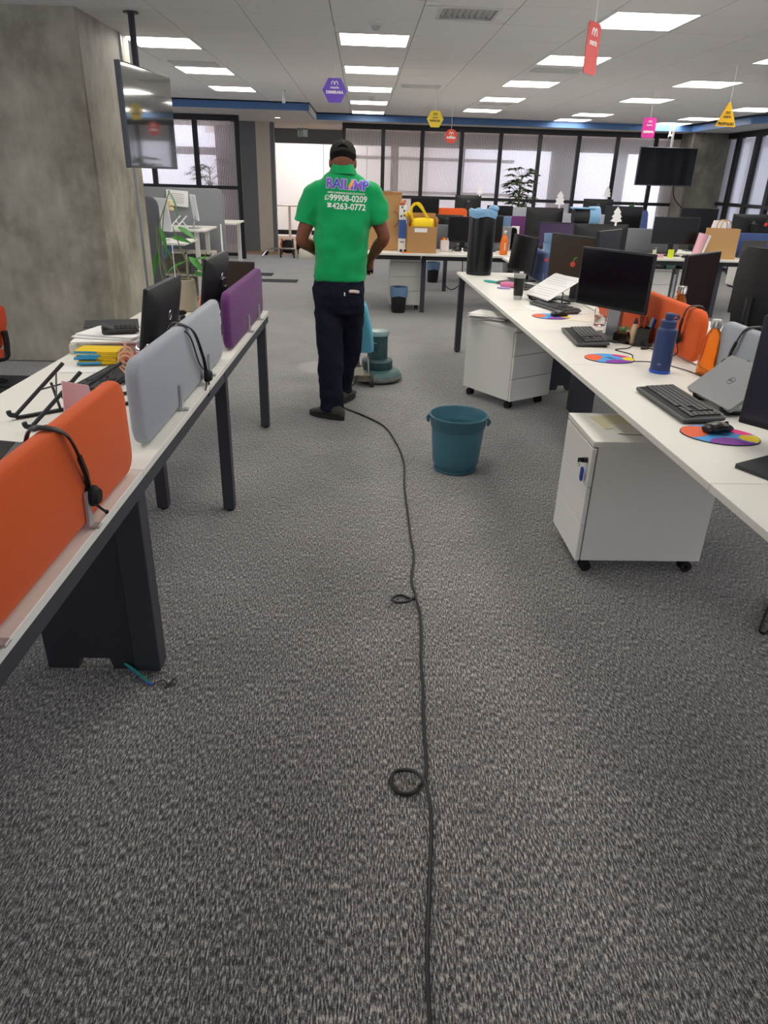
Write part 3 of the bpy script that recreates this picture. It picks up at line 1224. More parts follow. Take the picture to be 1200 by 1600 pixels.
# ---- bottles and cups
def bottle_steel():
    t = thing('steel_bottle', 'navy blue steel drinking bottle with a loop lid, before the orange screen', 'bottle', (1.433, 3.30, Z), 0.5)
    g = G()
    g.lathe([(0.043, 0.0), (0.046, 0.004), (0.046, 0.19), (0.044, 0.202), (0.034, 0.212)], 28)
    g.out('body', mat('navy_powder_coat', '#2d3f6c', 0.4), t)
    g = G()
    g.lathe([(0.0465, 0.002), (0.049, 0.004), (0.049, 0.012), (0.0465, 0.013)], 28, cap0=False, cap1=False)
    plab(g.out('base_ring', mat('bright_blue_rubber', '#2d5fd8', 0.5), t), 'bright blue rubber base ring')
    g = G()
    g.lathe([(0.034, 0.208), (0.036, 0.212), (0.036, 0.240), (0.033, 0.244), (0.020, 0.246), (0.019, 0.250), (0.021, 0.252), (0.021, 0.272), (0.018, 0.276)], 24)
    g.out('lid', mat('navy_plastic', '#2d3e6a', 0.5), t)
    g = G()
    g.tube(crom([(0.020, 0.0, 0.258), (0.045, 0.0, 0.262), (0.062, 0.0, 0.256), (0.060, 0.0, 0.247), (0.042, 0.0, 0.243)], 5), 0.006, 8)
    g.out('loop', mat('navy_plastic'), t)
    me = text_mesh('100', 0.012, 0.0004)
    me.transform(Matrix.Rotation(-1.1, 4, 'Z') @ Matrix.Translation((0, -0.0465, 0.045)))
    link('mark', me, mat('pale_blue_print', '#9fb0d4', 0.5), t)
    return t


bottle_steel()
M_ORG = mat('orange_clear_plastic', '#ffb75e', 0.05, trans=0.9, ior=1.3)
M_ORGS = mat('orange_plastic', '#ee7418', 0.3)


def orange_bottle(label, loc, s=1.0, clear=True, text=False, rz=0):
    t = thing('orange_bottle', label, 'bottle', loc, rz, 'orange drinking bottles')
    g = G()
    prof = [(0.036, 0.0), (0.043, 0.004), (0.044, 0.02), (0.043, 0.115), (0.038, 0.150), (0.027, 0.185), (0.019, 0.200), (0.0185, 0.212)]
    if clear:
        inner = [(r - 0.0025, z) for r, z in reversed(prof[1:])]
        g.lathe([(r * s, z * s) for r, z in prof + inner], 24)
    else:
        g.lathe([(r * s, z * s) for r, z in prof], 24)
    g.out('body', M_ORG if clear else M_ORGS, t)
    g = G()
    n = 28
    rr = []
    for z in (0.206, 0.209, 0.238, 0.244):
        e = 0.022 if 0.207 < z < 0.24 else 0.019
        rr.append([((e + (0.001 if k % 2 else -0.0006)) * s * math.cos(2 * PI * k / n), (e + (0.001 if k % 2 else -0.0006)) * s * math.sin(2 * PI * k / n), z * s) for k in range(n)])
    g.loft(rr)
    g.out('cap', mat('ribbed_steel_cap', '#c8c4bd', 0.25, metal=0.9), t)
    if text:
        me = text_mesh('matrix', 0.03 * s, 0.0004, 0.001)
        me.transform(Matrix.Translation((0, -0.0445 * s, 0.085 * s)) @ Matrix.Rotation(-PI / 2, 4, 'Y'))
        link('lettering', me, M_PAPER, t)
    return t


orange_bottle('clear orange bottle with a ribbed steel cap between the two felt screens', (1.640, 3.262, Z), 1.06)
orange_bottle('orange bottle behind a black mug, beyond the orange felt screen', (1.84, 4.15, Z), 1.2)
t = thing('mug', 'black mug beside the orange bottle beyond the orange felt screen', 'mug', (1.78, 4.02, Z))
g = G()
g.lathe([(0.036, 0.0), (0.04, 0.005), (0.042, 0.215), (0.038, 0.215), (0.036, 0.02)], 24, cap1=True)
g.out('body', M_PLAST, t)
g = G()
g.tube(crom([(0.04, 0, 0.19), (0.07, 0, 0.18), (0.07, 0, 0.10), (0.04, 0, 0.09)], 6), 0.006, 8)
g.out('handle', M_PLAST, t)

t = thing('tumbler', 'black steel tumbler with a clear lid standing on the desk before the papers', 'tumbler', (1.182, 5.475, Z))
g = G()
g.lathe([(0.030, 0.0), (0.0315, 0.003), (0.034, 0.028)], 24)
g.out('steel_base', M_ALU, t)
g = G()
g.lathe([(0.034, 0.028), (0.035, 0.03), (0.043, 0.155)], 24)
g.out('body', mat('black_powder_coat', '#1d1d1d', 0.35), t)
g = G()
g.lathe([(0.043, 0.155), (0.0445, 0.172), (0.046, 0.176), (0.044, 0.184), (0.02, 0.186)], 24)
g.out('lid', mat('clear_grey_plastic', '#c9c9c4', 0.15, trans=0.4), t)
g = G()
g.box((0.01, 0, 0.192), (0.03, 0.014, 0.014), bev=0.003)
g.out('lid_slider', M_PAPER, t)


# ---- open silver laptop
def laptop(label, loc, yaw, w=0.32, d=0.22, ang=1.95, body=None, scr=None, logo=None, group='laptops', lidlogo=None):
    t = thing('laptop', label, 'laptop', loc, yaw, group)
    B = body or mat('silver_laptop', '#8e9092', 0.4, metal=0.5)
    g = G()
    g.slab(rrect(w, d, 0.012, 3), 0.0, 0.014)
    bs = g.out('base', B, t)
    g = G()
    g.box((0, 0.03, 0.0145), (w * 0.88, d * 0.45, 0.002))
    for r in range(5):
        for c in range(13):
            g.box((-w * 0.42 + c * w * 0.07, 0.072 - r * 0.019, 0.0162), (w * 0.06, 0.015, 0.002))
    stuff(g.out('keys', M_KEY, t, smooth=0))
    T = Matrix.Translation((0, d / 2, 0.012)) @ Matrix.Rotation(ang - PI / 2, 4, 'X')
    # lid: hinged along its rear edge, screen towards -y
    T = Matrix.Translation((0, d / 2 - 0.004, 0.012)) @ Matrix.Rotation(-(ang - PI / 2), 4, 'X')
    g = G()
    g.box((0, 0.004, d / 2), (w, 0.007, d), bev=0.0025, M=T)
    g.out('lid', B, t)
    g = G()
    g.box((0, -0.0003, d / 2 + 0.004), (w * 0.94, 0.002, d * 0.88), M=T)
    g.out('screen', scr or M_SCREENM, t, smooth=0)
    if lidlogo == 'ring':
        g = G()
        g.tube([T @ Vector((0.018 * math.cos(a), 0.0080, d * 0.52 + 0.018 * math.sin(a))) for a in [2 * PI * k / 20 for k in range(20)]], 0.0012, 6, closed=True)
        g.out('logo_ring', mat('dull_silver', '#6f7173', 0.3, metal=0.8), t)
        me = text_mesh('DELL', 0.012, 0.0004, 0.0003)
        me.transform(T @ Matrix.Translation((0, 0.0080, d * 0.52)) @ Matrix.Rotation(PI, 4, 'Z'))
        link('logo', me, mat('dull_silver'), t)
    if lidlogo == 'oval':
        g = G()
        g.ball((0, 0, 0), (0.02, 0.002, 0.014), 16, 8, M=T @ Matrix.Translation((0, 0.008, d * 0.52)))
        g.out('logo', M_PAPER, t)
    return t


def closed_laptop(label, edge, yaw, tilt, m, logo=True):
    """closed laptop lying on a slope: 'edge' is the middle of its low long edge; local x = width, local y climbs."""
    t = thing('laptop', label, 'laptop', edge, 0, 'laptops', rot=None)
    t.rotation_euler = (Matrix.Rotation(yaw, 3, 'Z') @ Matrix.Rotation(tilt, 3, 'X')).to_euler()
    g = G()
    g.slab(rrect(0.32, 0.222, 0.012, 3, 0, 0.111), 0.0, 0.009)
    g.out('base', m, t)
    g = G()
    g.slab(rrect(0.322, 0.222, 0.012, 3, 0, 0.111), 0.0102, 0.017)
    ld = g.out('lid', m, t)
    if logo:
        g = G()
        g.tube([(0.017 * math.cos(a), 0.115 + 0.017 * math.sin(a), 0.0172) for a in [2 * PI * k / 22 for k in range(22)]], 0.0011, 6, closed=True)
        g.out('logo_ring', mat('dull_silver', '#6f7173', 0.3, metal=0.8), ld)
        me = text_mesh('DELL', 0.011, 0.0004, 0.0003)
        me.transform(Matrix.Translation((0, 0.115, 0.0172)) @ Matrix.Rotation(-PI / 2, 4, 'X'))
        link('logo', me, mat('dull_silver'), ld)
    return t


def laptop_stand(label, loc, rz, tilt=0.6, W=0.20, L=0.24):
    """folding stand: two ribs on the desk, two sloping arms with a stop at their low end; local y climbs."""
    t = thing('laptop_stand', label, 'laptop stand', loc, rz, 'folding black laptop stands')
    for sx in (-1, 1):
        x = sx * W / 2
        g = G()
        g.tube([(x, 0.0, 0.006), (x, L * 0.9, 0.006)], 0.011, 8, flat=(0.55, 1.0, (0, 0, 1)))
        g.out('foot_rail', M_PLAST, t)
        g = G()
        e = Vector((x, L * math.cos(tilt), L * math.sin(tilt) + 0.012))
        g.tube([(x, 0.0, 0.014), e], 0.011, 8, flat=(0.55, 1.0, (0, 0, 1)))
        g.tube(crom([(x, 0.0, 0.014), (x, -0.016, 0.02), (x, -0.02, 0.034)], 4), 0.009, 8)
        g.out('arm', M_PLAST, t)
        g = G()
        g.cyl((x, 0.62 * L, 0.01), (x, 0.62 * L * math.cos(tilt) + 0.02, 0.62 * L * math.sin(tilt) + 0.01), 0.005, n=8)
        g.out('strut', M_PLAST2, t)
    g = G()
    g.tube([(-W / 2, L * 0.5 * math.cos(tilt), L * 0.5 * math.sin(tilt) + 0.01), (W / 2, L * 0.85 * math.cos(tilt), L * 0.85 * math.sin(tilt) + 0.01)], 0.003, 6)
    g.tube([(W / 2, L * 0.5 * math.cos(tilt), L * 0.5 * math.sin(tilt) + 0.01), (-W / 2, L * 0.85 * math.cos(tilt), L * 0.85 * math.sin(tilt) + 0.01)], 0.003, 6)
    g.out('cross_brace', M_PLAST2, t)
    return t


M_SLAP = mat('silver_laptop', '#8e9092', 0.4, metal=0.5)
laptop_stand('black folding stand carrying the closed silver laptop', (1.425, 2.73, Z), -PI / 2 + 0.1, 0.68)
closed_laptop('closed silver laptop propped on a stand behind the nearest keyboard', (1.412, 2.735, Z + 0.022), -PI / 2 + 0.1, 0.68, M_SLAP)
laptop_stand('black folding stand carrying the laptop covered by papers', (1.30, 5.34, Z), -PI / 2 + 0.22, 0.52)
closed_laptop('grey laptop propped on a stand under printed papers, past the blank monitor', (1.29, 5.34, Z + 0.022), -PI / 2 + 0.22, 0.52, mat('grey_laptop', '#55565a', 0.4, metal=0.4), False)
R_ = Matrix.Rotation(-PI / 2 + 0.22, 3, 'Z') @ Matrix.Rotation(0.52, 3, 'X')
for k in range(2):
    g = G()
    g.slab([(-0.20, 0.0), (0.20, 0.0), (0.20, 0.285), (-0.20, 0.285)], 0.0, 0.0018)
    tag(g.out('paper_sheet', M_PAPER, loc=Vector((1.29, 5.34, Z + 0.022)) + R_ @ Vector((0.015 * k, 0.004, 0.0185 + 0.003 * k)), rot=(R_ @ Matrix.Rotation(0.06 * k, 3, 'Z')).to_euler()),
        ('lower', 'upper')[k] + ' printed sheet lying on the propped grey laptop', 'paper', 'printed sheets on the propped laptop')


g = G()
for q in range(9):
    if q != 4:
        g.box((0.03 * math.sin(q * 1.7), 0.035 + 0.026 * q, 0.0), (0.26 + 0.06 * math.cos(q * 2.3), 0.0022, 0.0008))
pl_ = [o for o in COL.objects if o.get('label', '').startswith('upper printed')][0]
o_ = g.out('printed_lines', mat('pale_print', '#b4b4ba', 0.7), pl_, smooth=0)
o_.location = (0, 0, 0.0021)


def one(name, g, m, label, cat, loc=(0, 0, 0), rot=(0, 0, 0), group=None, smooth=35):
    return tag(g.out(name, m, None, smooth, loc, rot), label, cat, group)


# ---- small things on the bench across the aisle
t = thing('drinking_glass', 'clear drinking glass of water in front of the silver monitor neck', 'glass', (1.50, 4.47, Z))
g = G()
g.lathe([(0.030, 0.0), (0.036, 0.003), (0.040, 0.105), (0.0375, 0.105), (0.034, 0.008), (0.0, 0.007)], 24, cap0=True, cap1=False)
g.out('glass_wall', mat('clear_tumbler_glass', '#ffffff', 0.02, trans=1.0, ior=1.45), t)
g = G()
g.lathe([(0.0335, 0.009), (0.036, 0.06)], 24)
g.out('water', mat('water', '#f2f6f7', 0.02, trans=1.0, ior=1.33), t)

org = thing('desk_organizer', 'black pen organizer with a notch, pens and a cactus before the orange screen', 'organizer', (1.52, 3.93, Z), -0.75)
g = G()
g.box((-0.065, 0, 0.003), (0.001, 0.001, 0.001))
g.box((0.0, 0, 0.002), (0.20, 0.07, 0.004))
for x0, x1, h in ((-0.10, -0.03, 0.055), (0.03, 0.10, 0.10)):
    for a, b in (((x0 + x1) / 2, -0.034), ((x0 + x1) / 2, 0.034)):
        g.box((a, b, h / 2), (x1 - x0, 0.003, h))
    for a in (x0, x1):
        g.box((a, 0, h / 2), (0.003, 0.07, h))
g.out('tray', mat('smoky_black_acrylic', '#1d1a18', 0.15), org)


def local(rt, p):
    return rt.matrix_basis @ Vector(p)


for k, (dx, dy, c, lab) in enumerate(((0.045, -0.012, '#c8202c', 'red pen in the desk organizer'), (0.075, 0.0, '#2a3fb4', 'blue pen in the desk organizer'), (0.055, 0.015, '#a8cbb0', 'pale green marker in the desk organizer'), (0.085, -0.016, '#1e1e22', 'black pen in the desk organizer'))):
    p = local(org, (dx, dy, 0.004))
    g = G()
    g.cyl((0, 0, 0), (0.015, 0, 0.115), 0.0045 if k != 2 else 0.008, n=10)
    g.cyl((0.015, 0, 0.115), (0.0195, 0, 0.15), 0.0052 if k != 2 else 0.0085, n=10)
    one('pen', g, mat('pen' + c, c, 0.35), lab, 'pen', p, (0.1 * (k - 1), 0.1 * k, 0.4 * k), 'pens in the desk organizer')
t = thing('potted_cactus', 'tiny cactus in a terracotta cup standing in the desk organizer', 'plant', local(org, (-0.065, 0, 0.004)))
g = G()
g.lathe([(0.020, 0.0), (0.027, 0.052), (0.024, 0.052), (0.022, 0.046)], 16)
g.out('pot', mat('terracotta', '#a35a38', 0.8), t)
g = G()
for k in range(9):
    a = k * 2.4
    g.tube(crom([(0.006 * math.cos(a), 0.006 * math.sin(a), 0.046), (0.014 * math.cos(a), 0.014 * math.sin(a), 0.062), (0.026 * math.cos(a), 0.026 * math.sin(a), 0.074 + 0.008 * (k % 3))], 4), [0.004] * 8 + [0.001], 6)
g.out('leaves', mat('succulent_green', '#5f8a4a', 0.6), t)
t = thing('wooden_pencil_figure', 'pale wooden tapered figure standing in the middle of the desk organizer', 'figurine', local(org, (0.0, 0.0, 0.004)))
g = G()
g.lathe([(0.014, 0.0), (0.016, 0.01), (0.013, 0.03), (0.022, 0.06), (0.018, 0.085), (0.010, 0.11)], 16)
g.out('body', mat('pale_wood', '#d3b795', 0.6), t)
g = G()
g.lathe([(0.011, 0.108), (0.013, 0.115), (0.004, 0.14)], 14)
g.out('dark_tip', mat('dark_purple_plastic', '#3a2c4a', 0.5), t)
t = thing('card_holder', 'white card holder with printed cards on the monitor foot', 'card holder', (1.46, 4.14, Z + 0.012), -0.85)
g = G()
g.prism([(-0.05, 0.0), (0.05, 0.0), (0.05, 0.06), (-0.05, 0.06)], 0.004, Matrix.Rotation(-0.4, 4, 'X'))
g.box((0, 0.02, 0.004), (0.10, 0.05, 0.008))
g.out('holder', M_PAPER, t)
g = G()
for k in range(3):
    g.box((0, -0.0032 - 0.004, 0.018 + 0.012 * k), (0.07, 0.001, 0.003), M=Matrix.Rotation(-0.4, 4, 'X'))
g.out('printed_lines', mat('grey_print', '#8a8a90', 0.7), t)
t = thing('brown_wedge', 'brown wooden photo wedge leaning by the orange screen corner', 'wooden stand', (1.645, 4.10, Z), -0.9)
g = G()
g.prism([(-0.03, 0.0), (0.05, 0.0), (0.0, 0.15), (-0.045, 0.15)], 0.012)
one_ = g.out('board', mat('brown_wood', '#8a4a22', 0.5), t)
t.location = (1.592, 3.95, Z)


def cable(label, pts, r=0.0025, m=None, n=7, group='cables on the desks', name='cable'):
    g = G()
    g.tube(crom(pts, n), r, 6)
    return one(name, g, m or M_RUB, label, 'cable', group=group)


cable('thin mouse cable curling from the bare mouse pad to the blue bottle', [(1.395, 3.56, Z + 0.004), (1.42, 3.66, Z + 0.003), (1.37, 3.76, Z + 0.003), (1.45, 3.80, Z + 0.004), (1.50, 3.84, Z + 0.008), (1.58, 3.80, Z + 0.004), (1.60, 3.62, Z + 0.003)])
cable('thin cable lying between the colourful pad and the orange screen', [(1.375, 3.50, Z + 0.003), (1.47, 3.49, Z + 0.003), (1.545, 3.40, Z + 0.003), (1.60, 3.25, Z + 0.003), (1.585, 3.10, Z + 0.003), (1.52, 3.06, Z + 0.003)])
g = G()
g.box((0, 0, 0.007), (0.05, 0.018, 0.014), bev=0.004)
one('usb_plug', g, M_PLAST2, 'dark cable plug lying on the desk beside the pen organizer', 'plug', (1.545, 3.80, Z), (0, 0, 0.4))
for lab, x, y, sx, sy, a, z, c in (('white sheet of paper under the keyboard below the tumbler', 1.24, 5.08, 0.14, 0.21, 0.05, 0.0, '#f2f1f0'),
                                   ('light card lying beside the drinking glass', 1.42, 4.66, 0.16, 0.10, -0.5, 0.0, '#e9e2d0'),
                                   ('white page standing askew behind the half hidden keyboard', 1.50, 4.93, 0.10, 0.10, 0.4, 0.0, '#ededeb')):
    g = G()
    g.box((0, 0, 0.0008), (sx, sy, 0.0016))
    one('paper_sheet', g, mat('sheet' + c, c, 0.75), lab, 'paper', (x, y, Z), (0, 0, a), smooth=0)
# things lying round the far keyboard
for lab, nm, pts, r, c in (('teal marker pen lying near the far desk edge', 'marker_pen', ((1.075, 6.42), (1.20, 6.30)), 0.011, '#3fb0a8'),
                           ('pink pencil case lying beside the teal marker', 'pencil_case', ((1.16, 6.10), (1.30, 6.08)), 0.024, '#e67fae'),
                           ('lilac marker lying in front of the pink pencil case', 'marker_pen', ((1.12, 6.02), (1.22, 5.98)), 0.009, '#b6a6e0')):
    g = G()
    a, b = pts
    g.tube([(a[0], a[1], Z + r), ((a[0] * 2 + b[0]) / 3, (a[1] * 2 + b[1]) / 3, Z + r), (b[0], b[1], Z + r)], [r * 0.7, r, r * 0.8], 10)
    g2 = one(nm, g, mat('soft' + c, c, 0.5), lab, nm.split('_')[0] + (' pen' if 'marker' in nm else ' case'))


def headset(label, top, ear, n, side, tail=None, spread=0.055):
    """headband bent over a screen edge: 'top' is the highest point, 'ear' the hanging ear cup, n the horizontal normal of the screen face."""
    t = thing('headset', label, 'headset', ear, 0, 'black headsets hung over the screens')
    E, T_, n = Vector(ear), Vector(top), Vector(n)
    back = T_ - n * 0.055 - Vector((0, 0, 0.05)) + (T_ - E) * Vector((0.3, 0.3, 0)).length
    pts = [T_ - n * 0.052 + Vector((0, 0, -0.065)), T_ - n * 0.03 + Vector((0, 0, -0.005)), T_ + Vector((0, 0, 0.004)), T_ * 0.72 + E * 0.28 + n * 0.030 + Vector((0, 0, 0.035)),
           T_ * 0.3 + E * 0.7 + n * 0.024 + Vector((0, 0, 0.025)), E + n * 0.006 + Vector((0, 0, 0.03))]
    pts = [p - E for p in pts]
    g = G()
    g.tube(crom(pts, 6), 0.011, 8, flat=(0.35, 1.0, n))
    g.out('headband', M_PLAST, t)
    g = G()
    q = crom(pts, 6)
    g.tube(q[-9:], 0.0085, 8, flat=(0.7, 1.15, n))
    g.out('slider', M_RUB, t)
    g = G()
    g.cyl(Vector((0, 0, 0)) + n * 0.002, n * 0.020, 0.028, 0.026, 18)
    g.cyl(n * 0.020, n * 0.030, 0.024, 0.018, 18)
    g.out('ear_cup', M_RUB, t)
    if tail:
        g = G()
        g.tube(crom([Vector(p) - E for p in tail], 7), 0.0028, 6)
        g.out('cable', M_RUB, t)
    g = G()
    g.tube(crom([n * 0.014 + Vector((0, 0, -0.02)), n * 0.02 + Vector((0, side * 0.02, -0.045)), n * 0.02 + Vector((0, side * 0.045, -0.065))], 5), 0.0035, 6)
    g.ball(n * 0.02 + Vector((0, side * 0.05, -0.068)), 0.006, 8, 6)
    g.out('microphone_boom', M_RUB, t)
    return t


headset('black headset hung over the orange screen on the aisle bench', (-0.70, 1.50, 1.026), (-0.672, 1.615, 0.815), (1, 0, 0), 1)
headset('black headset hung over the pale grey screen on the aisle bench, cable looped', (-0.69, 2.72, 1.026), (-0.653, 2.935, 0.775), (1, 0, 0), -1,
        [(-0.70, 2.70, 1.02), (-0.655, 2.74, 0.98), (-0.652, 2.85, 0.85), (-0.648, 2.95, 0.74 + 0.04), (-0.64, 2.90, 0.752), (-0.628, 2.82, 0.746)])
headset('black headset hung over the orange screen behind the blue bottle', (1.672, 3.56, 1.008), (1.632, 3.60, 0.845), (-1, 0, 0), 1,
        [(1.62, 3.60, 0.83), (1.615, 3.55, 0.78), (1.60, 3.62, 0.745), (1.59, 3.75, 0.743)])
headset('black headset hung over the grey screen behind the closed laptop', (1.70, 3.02, 1.008), (1.655, 3.10, 0.83), (-1, 0, 0), 1)

# ================================================================== things on the aisle bench
monitor('black monitor seen from behind over the grey felt screen, white card on top', (-0.93, 3.20, Z), PI * 1.5 - 0.03, 0.51, 0.365, 0.02, -0.18, 'monitors on the aisle bench', None, True)
monitor('black monitor seen from behind over the purple felt screen', (-0.835, 4.05, Z), PI * 1.5 - 0.05, 0.50, 0.29, 0.12, -0.14, 'monitors on the aisle bench', None, True)
laptop_stand('black folding stand lifting the dark laptop beyond the purple screen', (-0.815, 4.42, Z), -0.15, 0.45, 0.15, 0.2)
laptop('dark laptop with a brownish screen raised beyond the purple felt screen', (-0.815, 4.53, Z + 0.10), -0.15, 0.26, 0.20, 1.75, mat('dark_laptop', '#2c2b2c', 0.4), mat('brown_tinted_screen'))
for lab, y, x, z, h in (('white card standing on top of the monitor behind the grey screen', 3.40, -0.853, 1.128, 0.115), ('white card standing on top of the monitor behind the purple screen', 4.24, -0.785, 1.145, 0.14)):
    g = G()
    g.prism([(-0.045, -0.02), (0.045, -0.02), (0.045, h), (-0.02, h * 1.02)], 0.003)
    one('card', g, M_PAPER, lab, 'card', (x, y, z), (0, 0, PI / 2 + 0.25), 'white cards on the monitors', 0)
keyboard('black keyboard lying before the monitor behind the grey screen', (-1.06, 2.93, Z), -PI / 2 - 0.12, 0.45, 0.16)
laptop_stand('empty black folding laptop stand nearer the orange screen', (-1.16, 2.36, Z), -0.85, 0.7, 0.16, 0.25)
laptop_stand('empty black folding laptop stand touching the keyboard', (-1.07, 2.58, Z), -1.0, 0.5, 0.14, 0.24)
t = laptop('dark laptop lying open behind the orange felt screen', (-0.93, 2.0, Z), PI / 2 + 0.15, 0.36, 0.25, 3.0, mat('charcoal_laptop', '#4b4d4f', 0.45))
g = G()
g.prism([(-0.06, 0.0), (0.07, 0.0), (0.03, 0.22), (-0.05, 0.25)], 0.003)
one('paper_note', g, mat('pale_pink_paper', '#eccbd8', 0.7), 'pale pink folded note sticking up behind the orange felt screen', 'note', (-0.83, 2.03, Z + 0.016), (0.1, 0.0, 0.9), smooth=0)
# papers, booklets, calculator
for k in range(5):
    g = G()
    g.box((0, 0, 0), (0.30, 0.21, 0.006))
    one('paper_sheet', g, (M_PAPER, mat('sheet#ededeb', '#ededeb', 0.75))[k % 2], '%s white sheet in the heap under the calculator' % FROM_TOP[(4 - k) if k else 6], 'paper',
        (-1.22 + 0.012 * math.sin(k * 2), 3.52 + 0.03 * math.cos(k * 1.7), Z + 0.048 + 0.0085 * k), (0, 0, 0.25 * math.sin(k * 1.3)), 'sheets under the calculator', 0)
g = G()
g.box((0, 0, 0.022), (0.34, 0.26, 0.044), bev=0.002)
one('box_file', g, mat('pale_card', '#d8d4c8', 0.7), 'pale flat box under the paper heap on the aisle bench', 'box', (-1.235, 3.56, Z), (0, 0, 0.08))
for k in range(6):
    t = thing('booklet', 'yellow booklet with blue spine, %s of the small stack' % FROM_TOP[(5 - k) if k else 6], 'booklet', (-1.19 + 0.01 * math.sin(k * 1.9), 3.25 + 0.012 * math.cos(k * 2.7), Z + 0.003 + 0.0105 * k), 0.12 * math.sin(k * 2.3) + 0.1, 'yellow and blue booklets in a stack')
    g = G()
    g.box((0.0, 0.0, 0.0048), (0.19, 0.12, 0.0092))
    g.out('block', mat('booklet_yellow', '#f0c91c', 0.5), t, smooth=0)
    g = G()
    g.box((-0.045, -0.0605, 0.0048), (0.10, 0.003, 0.0096))
    g.out('spine', mat('booklet_blue', '#3d9fd8', 0.5), t, smooth=0)
g = G()
g.box((0, 0, 0), (0.22, 0.15, 0.004))
one('leaflet', g, mat('pinkred_print', '#d5566a', 0.6), 'red and white leaflet poking out beside the yellow booklets', 'leaflet', (-1.09, 3.33, Z + 0.012), (0, 0, 0.5), smooth=0)
g = G()
g.box((0, 0, 0), (0.24, 0.17, 0.003))
one('leaflet', g, mat('sheet#ededeb'), 'white leaflet lying under the yellow booklets', 'leaflet', (-1.20, 3.16, Z + 0.0015), (0, 0, 0.1), smooth=0)
t = thing('calculator', 'black desk calculator lying on the paper heap', 'calculator', (-1.175, 3.52, Z + 0.0895), 0.35)
g = G()
g.box((0, 0, 0.012), (0.17, 0.11, 0.018), bev=0.004)
g.box((-0.055, 0, 0.026), (0.055, 0.10, 0.014), rot=(0, 0.35, 0), bev=0.003)
g.out('case', M_PLAST2, t)
g = G()
for a in range(5):
    for b in range(4):
        g.box((-0.015 + a * 0.021, -0.036 + b * 0.024, 0.0225), (0.015, 0.016, 0.005))
stuff(g.out('keys', M_KEY, t, smooth=0))
t = thing('ring_binder', 'dark grey closed folder with a pale page edge at the desk rim by the column', 'folder', (-1.37, 3.98, Z), 0.3)
g = G()
g.box((0, 0, 0.022), (0.27, 0.20, 0.030), bev=0.003)
g.out('pages', mat('page_edges', '#bdbab0', 0.8), t)
g = G()
g.box((0, 0, 0.040), (0.28, 0.21, 0.005))
g.box((0, 0, 0.004), (0.28, 0.21, 0.005))
g.box((0.138, 0, 0.022), (0.005, 0.21, 0.038))
g.out('cover', mat('dark_cover', '#3b3c3f', 0.5), t)
# clutter behind the grey screen
t = thing('bauble', 'shiny silver-pink ball lying behind the pale grey felt screen', 'bauble', (-0.905, 2.98, Z + 0.13))
g = G()
g.ball((0, 0, 0), 0.036, 20, 14)
g.out('ball', mat('mirror_pink', '#d9c3cf', 0.08, metal=0.95), t)
g = G()
g.cyl((0, 0, -0.130), (0, 0, -0.034), 0.012, 0.010, 12)
g.cyl((0, 0, -0.130), (0, 0, -0.124), 0.035, n=18)
g.out('stem', M_ALU, t)
t = thing('tape_rolls', 'peach coloured looped ribbon beside the shiny ball', 'ribbon', (-0.945, 2.84, Z))
g = G()
for k in range(3):
    c = Vector((0.0, 0.012 * k, 0.10 + 0.014 * k))
    g.tube([c + Vector((0.026 * math.cos(a), 0.008 * math.sin(a * 2), 0.034 * math.sin(a))) for a in [2 * PI * q / 20 for q in range(20)]], 0.005, 6, closed=True)
g.tube([(0, 0.0, 0.0), (0, 0.0, 0.068)], 0.006, 8)
g.tube([(0.0, 0.012, 0.14), (0.004, 0.018, 0.18)], 0.006, 8)
g.out('loop', mat('peach', '#e9b590', 0.5), t)
t = thing('pen_cup', 'round black wire pen cup with cables behind the grey screen', 'pen cup', (-1.02, 4.02, Z))
g = G()
for z in (0.003, 0.03, 0.06, 0.095):
    g.tube([(0.045 * math.cos(a), 0.045 * math.sin(a), z) for a in [2 * PI * k / 24 for k in range(24)]], 0.003, 6, closed=True)
for k in range(16):
    a = 2 * PI * k / 16
    g.cyl((0.045 * math.cos(a), 0.045 * math.sin(a), 0.002), (0.045 * math.cos(a), 0.045 * math.sin(a), 0.096), 0.0016, n=5)
g.out('wire_body', M_PLAST, t)
g = G()
g.lathe([(0.042, 0.002), (0.043, 0.085)], 20)
g.out('lining', mat('steel_grey', '#9a9b9d', 0.3, metal=0.8), t)
g = G()
g.tube(crom([(0.05 * math.cos(a * 1.3), 0.04 * math.sin(a * 1.3), 0.10 + 0.006 * math.sin(a * 3)) for a in [k * 0.7 for k in range(18)]], 3), 0.004, 6)
g.out('coiled_cable', M_RUB, t)
g = G()
g.box((0, 0, 0.04), (0.09, 0.06, 0.08), bev=0.004)
one('black_box', g, M_PLAST, 'small black box beside the wire pen cup behind the grey screen', 'box', (-0.93, 3.72, Z), (0, 0, 0.2))
t = thing('orange_bottle', 'orange bottle standing inside a clear bag, beside the black monitors', 'bottle', (-0.935, 4.42, Z), 0, 'orange drinking bottles')
g = G()
g.lathe([(0.040, 0.0), (0.047, 0.004), (0.047, 0.09), (0.040, 0.125), (0.022, 0.155), (0.018, 0.165)], 22)
g.out('body', M_ORGS, t)
g = G()
g.lathe([(0.019, 0.162), (0.021, 0.168), (0.021, 0.185), (0.012, 0.19)], 18)
g.out('cap', M_SILV, t)
g = G()
g.box((0.012, -0.043, 0.10), (0.022, 0.006, 0.17), rot=(-0.22, 0.15, 0.0), bev=0.002)
g.out('strap', mat('grey_strap', '#9fa1a6', 0.5), t)

# ---- concrete pot with a climbing plant at the column
M_LEAF = mat('leaf_green', '#3f8a35', 0.45, var=0.2, vscale=20)
M_STEM = mat('stem_green', '#6b7f4c', 0.6)


